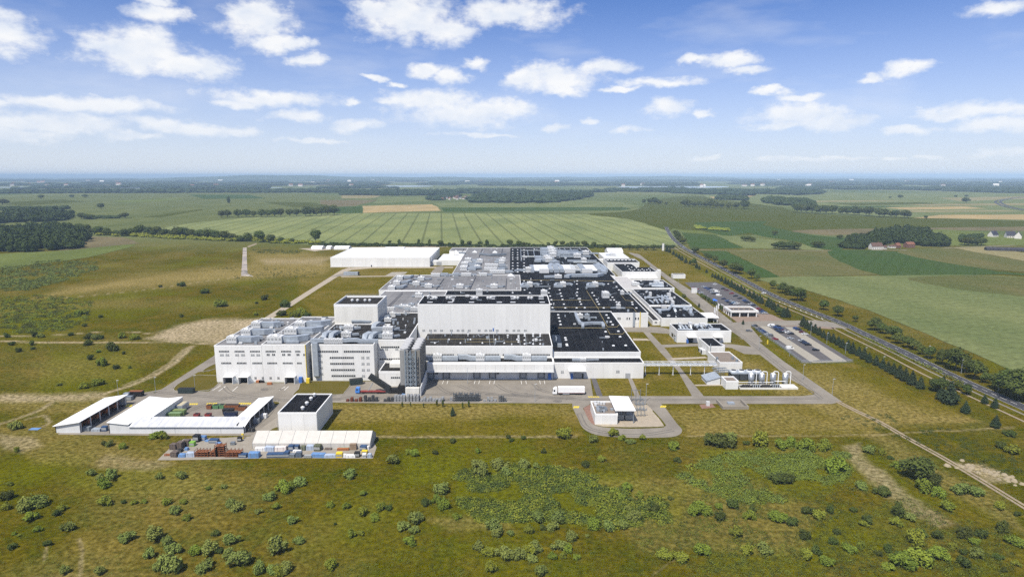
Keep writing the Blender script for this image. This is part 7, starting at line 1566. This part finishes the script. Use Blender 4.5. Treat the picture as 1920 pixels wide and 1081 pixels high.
for i, (x, y) in enumerate([(480,808),(505,808),(575,825)]):
    o = thing('pallet_truck_load', 'orange load on the yard before the dock doors block, %s from the left' % ORD[i], 'load', RA(x,y)); MB().cbox(0,0,.15,2.4,1.3,1.1).build('load', ORANGE if i != 1 else BLACK, o); MB().cbox(0,0,0,2.6,1.4,.14).build('pallet', RUST, o)
# crates rows in the yard
def crate_mesh(mat, nm):
    m = MB().box(-.58,.58,-.38,.38,.12,.85)
    for x in (-.55,.55):
        for y in (-.36,.36): m.box(x-.06,x+.06,y-.06,y+.06,0,.97)
    m.box(-.62,.62,-.42,-.37,.85,.97); m.box(-.62,.62,.37,.42,.85,.97); return m.mesh('crate', mat)
CR = {'grey': crate_mesh(M('crate_grey', (.27,.28,.29), .6, .2, 1.5), 'g'), 'dark': crate_mesh(M('crate_dark', (.055,.058,.062), .6, .2, 1.5), 'd'), 'rust': crate_mesh(M('crate_rust', (.15,.045,.022), .7, .25, 1.5), 'r'), 'black': crate_mesh(BLACK, 'b')}
def crate_row(x0, x1, y, deep, high, kind, lab, sx=1.32, sy=.95, jit=.15, skip=.0):
    a, b = at(x0,y), at(x1,y); n = max(1, int((b.x-a.x)/sx)); r = random.Random(int(x0))
    for i in range(n):
        hh = max(1, high + r.choice((0,0,-1,0)))
        t = thing('crate_stack', '%s, %s from the left' % (lab, ORD[min(i,39)]), 'crate stack', (a.x+(i+.5)*(b.x-a.x)/n, a.y+.6, 0), 'crate stacks in the dock yard', r.uniform(-jit,jit)*.3)
        for d in range(deep):
            for k in range(hh):
                if r.random() < skip: continue
                link('crate', CR[kind], t, (r.uniform(-.04,.04), d*sy, k*.98))
crate_row(647,679,753,2,2,'rust','stack of rust red crates at the left end',1.9)
crate_row(681,709,753,2,3,'dark','stack of dark grey crates right of the rust red ones',1.5)
crate_row(718,738,753,2,2,'dark','stack of dark crates before the lattice tower',1.5)
crate_row(738,760,753,3,3,'grey','stack of light grey crates below the tower foot',1.35)
crate_row(761,786,753,4,3,'grey','stack of grey crates at the ramp wall end',1.35)
crate_row(787,832,753,3,2,'grey','stack of grey crates left of the tall black racks',1.4)
crate_row(842,850,752,1,2,'grey','lone grey crate stack left of the tall racks',1.6)
crate_row(905,932,753,2,2,'grey','stack of grey crates right of the tall black racks',1.6,skip=.2)
def rack(p, lab, n, h, mat=None):
    t = thing('stillage_rack', lab, 'rack', p, 'tall stillage racks in the dock yard')
    for k in range(n):
        z = k*h; m = MB()
        for x in (-.75,.75):
            for y in (-.55,.55): m.box(x-.08,x+.08,y-.08,y+.08,z,z+h-.03)
        m.box(-.8,.8,-.6,.6,z+.05,z+.45); m.build('stillage', mat or M('rack_dark', (.075,.085,.095), .6, .2, 1.5), t)
for i, x in enumerate(np.linspace(853,898,14)): rack(at(float(x), 752.6)+Vector((0,.8+.9*(i%2),0)), 'tall dark stillage rack, %s of fourteen from the left' % ORD[i], 3 if i % 3 else 4, 1.15)
for i, x in enumerate((938,942,946)): rack(at(x, 753)+Vector((0,.8,0)), 'dark stillage rack at the right end of the crate rows, %s from left' % ORD[i], 3-i//2, 1.1)
# lamp posts, pole
for i, (x, y, h) in enumerate([(222,741,8),(292,735,8),(366,731,8),(1003,752,9),(877,719,9),(1211,752,9),(1505,713,9),(1423,655,9),(1370,607,9),(1272,538,9),(1560,742,9),(1480,668,8),(1325,571,8),(1520,628,7),(1550,643,7),(1585,663,7),(1622,672,7),(1655,690,7),(1740,672,8),(1802,700,8),(1871,733,8)]):
    o = thing('lamp_post', 'thin grey lamp post, %s in order along %s' % (ORD[i], 'the yard' if i < 6 else 'the perimeter road' if i < 13 else 'the car park and main road'), 'lamp post', at(x,y), 'lamp posts around the works')
    MB().tube([(0,0,0),(0,0,h)], [.12,.07], 6).build('pole', GALV, o); MB().box(-.2,.9,-.14,.14,h-.05,h+.12).build('lamp_head', WUNIT, o)
# fence beside the lower car park
fp = [at(1409,611), at(1440,634), at(1475,658), at(1503,680), at(1520,681), at(1600,679)]; t = thing('mesh_fence', 'grey wire mesh fence along the lower car park', 'fence')
m = MB(); rails = MB()
for a, b in zip(fp[:-1], fp[1:]):
    k = max(1, int((b-a).length/3.2))
    for i in range(k): q = a.lerp(b, i/k); MB().cbox(q.x,q.y,0,.12,.12,2.0).build('post', GALV, t)
    for z in (.1,.6,1.1,1.6,1.95): rails.tube([(a.x,a.y,z),(b.x,b.y,z)], .045, 4)
rails.build('mesh_wires', GALV, t)
t = thing('blue_gazebo', 'bright blue gazebo at the edge of the upper car park', 'gazebo', RGG(1120,718))
MB().add([(-2.6,-2.2,2.4),(2.6,-2.2,2.4),(2.6,2.2,2.4),(-2.6,2.2,2.4),(0,0,3.8)],[(0,1,4),(1,2,4),(2,3,4),(3,0,4)]).build('canopy', M('gazebo_blue', (.03,.15,.62), .5, .1, 1.0), t)
for x in (-2.4,2.4):
    for y in (-2,2): MB().cbox(x,y,0,.1,.1,2.4).build('leg', WSTEEL, t)
t = thing('meter_cabin', 'small white cabin at the left edge of the upper car park', 'cabin', RGG(908,612)); MB().cbox(0,0,0,5.0,3.0,4.2).build('body', WHITE, t); MB().cbox(0,0,4.2,5.3,3.3,.2).build('roof', LGREY, t)
t = thing('yellow_hydrant', 'small yellow marker post beside the perimeter road', 'marker', RH(1308,275)); MB().cbox(0,0,0,.7,.7,2.4).build('post', YEL, t); MB().cbox(0,0,2.4,.5,.5,.3).build('cap', YEL, t)

# ------------------------------------------------------------------ goods in the storage yard
RS = rg(290,700,4.465)
def block(reg_p, lab, w, d, h, mat, kind='box', name='stored_box', cat='box', group='goods in the storage yard', rz=0.0):
    t = thing(name, lab, cat, reg_p, group, rz)
    if kind == 'wrap':
        MB().add([(-w/2,-d/2,0),(w/2,-d/2,0),(w/2,d/2,0),(-w/2,d/2,0),(-w/2+.1,-d/2+.1,h*.8),(w/2-.1,-d/2+.1,h*.85),(w/2-.1,d/2-.1,h*.8),(-w/2+.1,d/2-.1,h*.85),(-w/4,0,h),(w/4,.05,h*.97)],
                 [(0,1,5,4),(1,2,6,5),(2,3,7,6),(3,0,4,7),(4,5,9,8),(5,6,9),(6,7,8,9),(7,4,8)]).build('wrapping', mat, t)
        MB().box(-w/4-.05,-w/4+.05,-d/2-.02,d/2+.02,0,h*.84).box(w/4-.05,w/4+.05,-d/2-.02,d/2+.02,0,h*.86).build('strap', LOUV, t)
    elif kind == 'crate':
        m = MB().box(-w/2+.06,w/2-.06,-d/2+.06,d/2-.06,.1,h-.05)
        k = max(2, int(w/.8))
        for i in range(k+1): x = -w/2+w*i/k; m.box(x-.05,x+.05,-d/2,d/2,0,h)
        m.build('crate_body', mat, t); MB().box(-w/2,w/2,-d/2,d/2,h,h+.08).build('lid', mat, t)
    else:
        MB().box(-w/2,w/2,-d/2,d/2,.12,h).build('body', mat, t); MB().box(-w/2+.1,w/2-.1,-d/2-.03,-d/2+.02,h*.3,h*.75).build('panel', LOUV, t); MB().box(-w/2,w/2,-d/2+.1,d/2-.1,0,.12).build('skid', BLACK, t)
    return t
BRN = M('crate_brown', (.115,.090,.075), .8, .2, 1.0); OLV = M('olive_green', (.10,.11,.065), .7, .2, 1.0); PBLUE = M('pale_blue_tarp', (.34,.40,.50), .6, .12, 1.0); DBLUE = M('machine_blue', (.035,.075,.16), .5, .2, 1.0); PINK = M('pinkish_wrap', (.66,.60,.57), .6, .1, 1.0)
LIST = [((150,640),'grey brown crate at the left corner of the storage yard, rear one',2.6,2.4,2.4,BRN,'crate'),((205,635),'tall brown crate second from the left rear corner',2.4,2.6,3.0,BRN,'crate'),((258,610),'dark brown crate third from the left rear corner',2.6,2.4,2.6,BRN,'crate'),((160,702),'dark crate at the left front corner of the storage yard',2.6,2.2,2.2,BRN,'crate'),
 ((112,690),'rusty pipe roll at the far left corner of the storage yard',3.6,1.0,1.0,RUST,'wrap'),((310,610),'bright green machine at the back of the storage yard',2.2,1.8,2.0,M('bright_green',(.20,.40,.06),.6,.15,1.0),'box'),((345,575),'dark machine heap at the back corner of the storage yard',2.6,2.2,3.2,BLACK,'box'),((395,560),'blue machine frame at the back of the storage yard',2.8,2.0,1.8,LBLUE,'box'),
 ((440,572),'flat blue bundle at the back of the storage yard',2.4,1.4,.8,LBLUE,'wrap'),((490,582),'blue and dark machine parts at the back of the storage yard',4.0,2.0,1.6,DBLUE,'box'),((530,590),'flat blue tarp at the back of the storage yard',2.4,1.6,.6,LBLUE,'wrap'),((262,645),'light blue barrel pallet left of the rusty racks',1.6,1.4,1.4,LBLUE,'wrap'),((225,702),'bright blue heap at the front left of the storage yard',3.0,2.0,1.5,LBLUE,'wrap'),
 ((295,700),'pale blue wrapped machine left of the rusty racks',3.6,2.2,2.2,PBLUE,'wrap'),((205,660),'pile of dark scrap behind the blue heap',2.2,1.8,1.4,BLACK,'wrap'),((735,705),'dark blue box right of the rusty racks',3.4,2.0,1.6,DBLUE,'box'),((825,708),'bright blue covered box in the front row',4.6,2.6,2.6,LBLUE,'wrap'),((650,600),'small grey cage in the middle of the storage yard',1.8,1.4,1.3,GALVD,'crate'),
 ((708,570),'black forklift like machine by the yard entrance',1.8,1.4,2.0,BLACK,'box'),((735,545),'yellow sign box by the yard entrance',.9,.6,2.4,YEL,'box'),((880,652),'white wrapped bale before the grey tent, first from the left',4.6,2.0,1.9,TARP,'wrap'),((960,652),'white and blue wrapped bale before the grey tent, second from the left',4.4,2.2,2.3,PBLUE,'wrap'),((1050,650),'pinkish wrapped bale before the grey tent, third from the left',5.0,2.2,2.2,PINK,'wrap'),
 ((1140,650),'dark blue machine before the middle of the grey tent',2.2,1.8,2.6,DBLUE,'box'),((1180,642),'second dark blue machine before the grey tent',2.6,1.8,2.2,DBLUE,'box'),((1190,660),'low white wrapped bundle before the grey tent',3.8,1.4,1.0,TARP,'wrap'),((1240,645),'olive covered machine before the grey tent',2.2,1.8,2.2,OLV,'wrap'),((1298,643),'pale wrapped box before the grey tent',3.4,2.2,2.4,PBLUE,'wrap'),((1360,650),'olive green cabin box before the grey tent',2.8,2.2,2.6,OLV,'box'),
 ((1450,640),'low heap of dark metal before the grey tent',3.2,1.4,.8,BRN,'wrap'),((1575,645),'orange conveyor frame before the grey tent',5.0,1.2,.9,ORANGE,'crate'),((1590,632),'pale green frame behind the orange conveyor',3.6,1.0,.8,M('mint',(.25,.34,.28),.6,.1,1.0),'crate'),((1660,640),'brown cabin crate near the right end of the grey tent',2.8,2.4,2.6,M('tan_crate',(.25,.18,.12),.7,.2,1.0),'crate'),((1745,645),'grey blue machine pile at the right end of the grey tent',2.8,2.0,2.0,DBLUE,'box'),((1780,638),'white drum stack at the right end of the grey tent',1.6,1.4,1.6,TARP,'wrap'),
 ((1755,672),'yellow machine at the right end of the storage yard',2.4,1.6,1.3,YEL,'box'),((1030,704),'long steel blue container in the front row',9.5,2.2,1.7,DBLUE,'box'),((1100,702),'end box of the long steel blue container',2.0,2.2,2.4,DBLUE,'box'),((1148,705),'small grey cage in the front row, left one',2.2,1.8,1.4,GALVD,'crate'),((1203,704),'small steel blue cage in the front row',2.4,1.8,2.2,M('steel_blue',(.10,.13,.17),.6,.15,1.0),'crate'),((1280,708),'low grey pallet stack in the front row',3.2,1.6,1.0,LOUV,'crate'),
 ((1365,704),'long bright blue tarp in the front row',6.0,2.4,1.8,LBLUE,'wrap'),((1465,706),'light blue covered bundle in the front row',5.0,2.0,1.5,PBLUE,'wrap'),((1542,704),'yellow and black machine in the front row',2.6,2.0,2.0,YEL,'box'),((1592,702),'small white wrapped block in the front row',1.6,1.4,1.5,TARP,'wrap'),((1640,706),'long pale wrapped bundle in the front row',4.0,1.8,1.3,TARP,'wrap'),((1692,702),'dark machine near the right end of the front row',2.2,1.8,2.2,BLACK,'box'),((1752,708),'white and dark box at the right end of the front row',1.6,1.4,1.8,TARP,'box'),((1797,706),'round light blue bundle at the far right of the front row',1.8,1.6,2.0,PBLUE,'wrap')]
for (q, lab, w, d, h, mat, kind) in LIST:
    p = RS(*q); block(Vector((p.x, p.y+d/2, 0)), lab, w*.92, d, h*.92, mat, kind, rz=random.uniform(-.12,.12), name={'wrap':'wrapped_bundle','crate':'wooden_crate','box':'stored_machine'}[kind], cat={'wrap':'bundle','crate':'crate','box':'machine'}[kind])
def rusty_rack(p, lab, L, D, Hh, steps):
    t = thing('rusty_rack', lab, 'rack', p, 'rusty racks in the storage yard')
    n = max(2, int(L/1.3))
    for i in range(n+1):
        x = -L/2+L*i/n; hh = Hh*(i/n if steps else 1) if steps else Hh; hh = max(.9, hh)
        MB().box(x-.08,x+.08,-D/2-.08,-D/2+.08,0,hh).box(x-.08,x+.08,D/2-.08,D/2+.08,0,hh).box(x-.07,x+.07,-D/2,D/2,hh-.14,hh).build('frame', RUST, t)
    for k in range(max(1,int(Hh/.8))):
        z = .35+k*.8; x0 = -L/2 + (L*(k/(Hh/.8)) if steps else 0); MB().box(x0,L/2,-D/2-.05,-D/2+.05,z,z+.12).box(x0,L/2,D/2-.05,D/2+.05,z,z+.12).box(x0,L/2,-D/2+.1,D/2-.1,z,z+.06).build('beam', RUST, t)
for (x, y, L, Hh, st, lab) in [(390,700,5.2,2.8,False,'left rusty steel rack in the front of the storage yard'),(475,698,5.6,4.2,True,'stepped rusty steel rack with rising posts'),(545,698,3.6,5.0,False,'tallest rusty steel rack in the storage yard'),(655,702,6.0,2.8,False,'right rusty steel rack in the front of the storage yard')]:
    p = RS(x,y); rusty_rack(Vector((p.x,p.y+1.4,0)), lab, L, 2.6, Hh, st)
# goods under and beside the sheds
for (x, y, w, d, h, mat, kind, lab) in [(845,285,3.2,2.2,2.0,GALVD,'box','grey machine behind the open shed'),(870,265,3.0,2.0,1.6,BLACK,'wrap','dark heap behind the open shed'),(820,260,2.4,2.0,2.4,GALV,'crate','grey cage behind the open shed'),(500,615,4.0,2.6,1.4,GALV,'wrap','silver scrap heap between the two left sheds'),(590,610,2.2,1.6,2.2,DBLUE,'box','dark yellow striped box between the two left sheds'),(400,610,3.0,2.0,1.8,GALVD,'crate','grey cage at the front of the open shed')]:
    p = R1b(x,y); block(Vector((p.x,p.y+d/2,0)), lab, w, d, h, mat, kind, group='goods around the left sheds', name={'wrap':'scrap_heap','crate':'mesh_cage','box':'stored_machine'}[kind], cat={'wrap':'heap','crate':'cage','box':'machine'}[kind])
for (x, y, w, d, h, mat, kind, lab) in [(910,375,2.6,2.2,2.2,TARP,'wrap','white wrapped pallet beside the east shed wing'),(845,420,2.2,2.0,2.0,GALV,'crate','silver cage beside the east shed wing'),(800,490,3.0,2.0,1.6,BLACK,'wrap','dark heap at the south end of the east shed wing'),(965,285,2.8,2.2,1.8,GALVD,'crate','grey cage at the north end of the east shed wing')]:
    p = R2b(x,y); block(Vector((p.x,p.y+d/2,0)), lab, w, d, h, mat, kind, group='goods around the left sheds', name={'wrap':'scrap_heap','crate':'mesh_cage','box':'stored_machine'}[kind], cat={'wrap':'heap','crate':'cage','box':'machine'}[kind])
t = thing('ground_tarp', 'small blue tarp lying on the meadow at the far left', 'tarp', at(65,804)); MB().add([(-2.2,-1,.1),(2.2,-1.2,.1),(2.4,1.1,.25),(-2,1.2,.2)],[(0,1,2,3)]).build('sheet', LBLUE, t)
rk = np.random.default_rng(3); m = MB()
for k in range(46):
    u = rk.random(); p = at(1788+u*125+rk.normal()*9, 868+u*34+rk.normal()*4); s_ = rk.uniform(.35,1.3)*(1.6 if k < 5 else 1)
    vs = [(p.x+s_*math.cos(a)*rk.uniform(.7,1.2), p.y+s_*math.sin(a)*rk.uniform(.7,1.2), 0) for a in np.linspace(0,5.3,6)]; vs += [(p.x+(v[0]-p.x)*.6, p.y+(v[1]-p.y)*.6, s_*rk.uniform(.35,.6)) for v in vs]
    m.add(vs, [(i,(i+1)%6,(i+1)%6+6,i+6) for i in range(6)] + [tuple(range(6,12))])
tag(m.build('rubble', M('pale_rubble', (.30,.25,.165), .95, .2, .8)), 'pale rubble heaps along the right track', 'rubble', kind='stuff')
# ------------------------------------------------------------------ far houses
ROOFR = M('roof_tile_red', (.19,.085,.055), .8, .2, .5); ROOFB = M('roof_tile_brown', (.11,.065,.050), .8, .2, .5); ROOFD = M('roof_slate', (.035,.035,.05), .6, .2, .5); HW = M('house_render', (.66,.63,.58), .8, .08, .5); HB = M('house_brick', (.19,.095,.07), .85, .15, .5)
def house(p, w, d, h, rh, wall, roof, lab, group=None, rz=0.0, win=True, chim=True, name='house', cat='house'):
    t = thing(name, lab, cat, p, group, rz)
    MB().add([(-w/2,-d/2,0),(w/2,-d/2,0),(w/2,d/2,0),(-w/2,d/2,0),(-w/2,-d/2,h),(w/2,-d/2,h),(w/2,d/2,h),(-w/2,d/2,h),(-w/2,0,h+rh),(w/2,0,h+rh)],[(0,1,5,4),(1,2,6,9,5),(2,3,7,6),(3,0,4,8,7)]).build('wall', wall, t)
    e = .4; r = MB().add([(-w/2-e,-d/2-e,h-.25),(w/2+e,-d/2-e,h-.25),(w/2+e,0,h+rh+.12),(-w/2-e,0,h+rh+.12),(-w/2-e,d/2+e,h-.25),(w/2+e,d/2+e,h-.25)],[(0,1,2,3),(3,2,5,4)]).build('roof', roof, t)
    if chim: MB().cbox(w*.2,.5,h+rh*.6,.8,.8,rh*.7).build('chimney', HB, r)
    if win:
        k = max(2, int(w/3))
        for i in range(k): x = -w/2+w*(i+.5)/k; MB().box(x-.6,x+.6,-d/2-.06,-d/2+.02,1.0,2.4).build('window', GLASS, t)
    return t
RT = rg(1600,400,6.0)
for (x, y, w, d, h, rh, wa, ro, rz, lab) in [(250,402,22,12,6,7,HW,ROOFB,.1,'large farmhouse with brown roof at the hamlet'),(430,388,12,8,4,2,HW,ROOFB,0,'low white outbuilding at the hamlet'),(490,388,10,9,5,5,HB,ROOFR,.3,'small red roofed house at the hamlet'),(625,382,16,12,7,4,HB,ROOFR,.1,'square red brick barn at the hamlet'),(585,325,26,14,10,4,HW,WHITER,.05,'pale roofed manor among the hamlet trees'),(350,400,6,6,4,3,HW,ROOFB,.2,'tiny shed beside the large farmhouse'),(1570,262,17,13,5,9,HW,ROOFD,.3,'dark roofed house, leftmost of the three on the right'),(1760,272,18,13,5,10,HW,ROOFD,-.2,'dark roofed white house, middle of the three on the right'),(1850,282,17,13,6,10,HW,ROOFD,.9,'white gabled house, rightmost of the three on the right'),(160,352,10,8,4,5,HB,ROOFB,.4,'brick shed behind the large farmhouse')]:
    house(RT(x,y), w*.78, d*.8, h*.8, rh*.75, wa, ro, lab, 'houses of the hamlet', rz)
t = thing('long_dark_barn', 'long low dark roofed barn at the right edge', 'barn', RT(1720,420)); 
for i in range(7): MB().add([(-27+8*i,-5,0),(-19.2+8*i,-5,0),(-19.2+8*i,5,0),(-27+8*i,5,0),(-27+8*i,-5,3),(-19.2+8*i,-5,3),(-19.2+8*i,5,3),(-27+8*i,5,3),(-27+8*i,0,5.4),(-19.2+8*i,0,5.4)],[(0,1,5,4),(1,2,6,9,5),(2,3,7,6),(3,0,4,8,7),(4,5,9,8),(7,8,9,6)]).build('barn_bay', M('barn_dark', (.045,.043,.052), .7, .2, .5), t)
t.rotation_euler = (0,0,-.25)
RV = rg(600,320,3.0); rv = random.Random(12); vs = []
for i in range(46):
    x = rv.uniform(625,1010) if i < 34 else rv.uniform(1150,1530); y = (rv.uniform(150,166) if x > 640 else rv.uniform(158,167)) if i < 34 else rv.uniform(140,160); vs.append((x,y))
vs.sort()
for i, (x, y) in enumerate(vs):
    house(RV(x,y), rv.uniform(9,15), rv.uniform(8,12), rv.uniform(4,7), rv.uniform(4,7), HW, rv.choice((ROOFR,ROOFR,ROOFB,ROOFD)), 'small far house of the village beyond the wheat field, %s from the left' % ORD[i], 'houses of the far village', rv.uniform(-.6,.6), win=False, chim=False)
wood('wood', [(800,376),(860,374),(1000,374),(1010,370),(900,366),(812,368)], 26, 12, 'garden trees between the village houses', LEAF_FAR, 77, False, 130, gap=120)
rv = random.Random(5); vs = sorted([(rv.uniform(20,1900), rv.uniform(338,350)) for _ in range(60)])
for i, (x, y) in enumerate(vs):
    p = at(x,y); k = p.y/4500
    house(p, rv.uniform(20,34)*k, rv.uniform(16,24)*k, rv.uniform(8,12)*min(k,2), rv.uniform(5,8)*min(k,2), HW, rv.choice((HW,ROOFR,ROOFB)), 'tiny pale building far off near the horizon, %s from the left' % ORD[i], 'buildings near the horizon', rv.uniform(-.6,.6), win=False, chim=False)

# ------------------------------------------------------------------ haze
hz = MB().box(-42000, 42000, -3500, 60000, -2.0, 172.0)
hzm = bpy.data.materials.new('haze_air'); hzm.use_nodes = True; nt = hzm.node_tree; nt.nodes.clear()
vo = nt.nodes.new('ShaderNodeVolumePrincipled'); vo.inputs['Color'].default_value = (.58,.79,1.0,1); vo.inputs['Density'].default_value = HAZE
vo.inputs['Anisotropy'].default_value = -0.3; vo.inputs['Density Attribute'].default_value = ''
oo = nt.nodes.new('ShaderNodeOutputMaterial'); nt.links.new(vo.outputs[0], oo.inputs['Volume'])
o = hz.build('haze', hzm); tag(o, 'thin blue summer haze over the whole plain', kind='stuff')
o.display_type = 'WIRE'
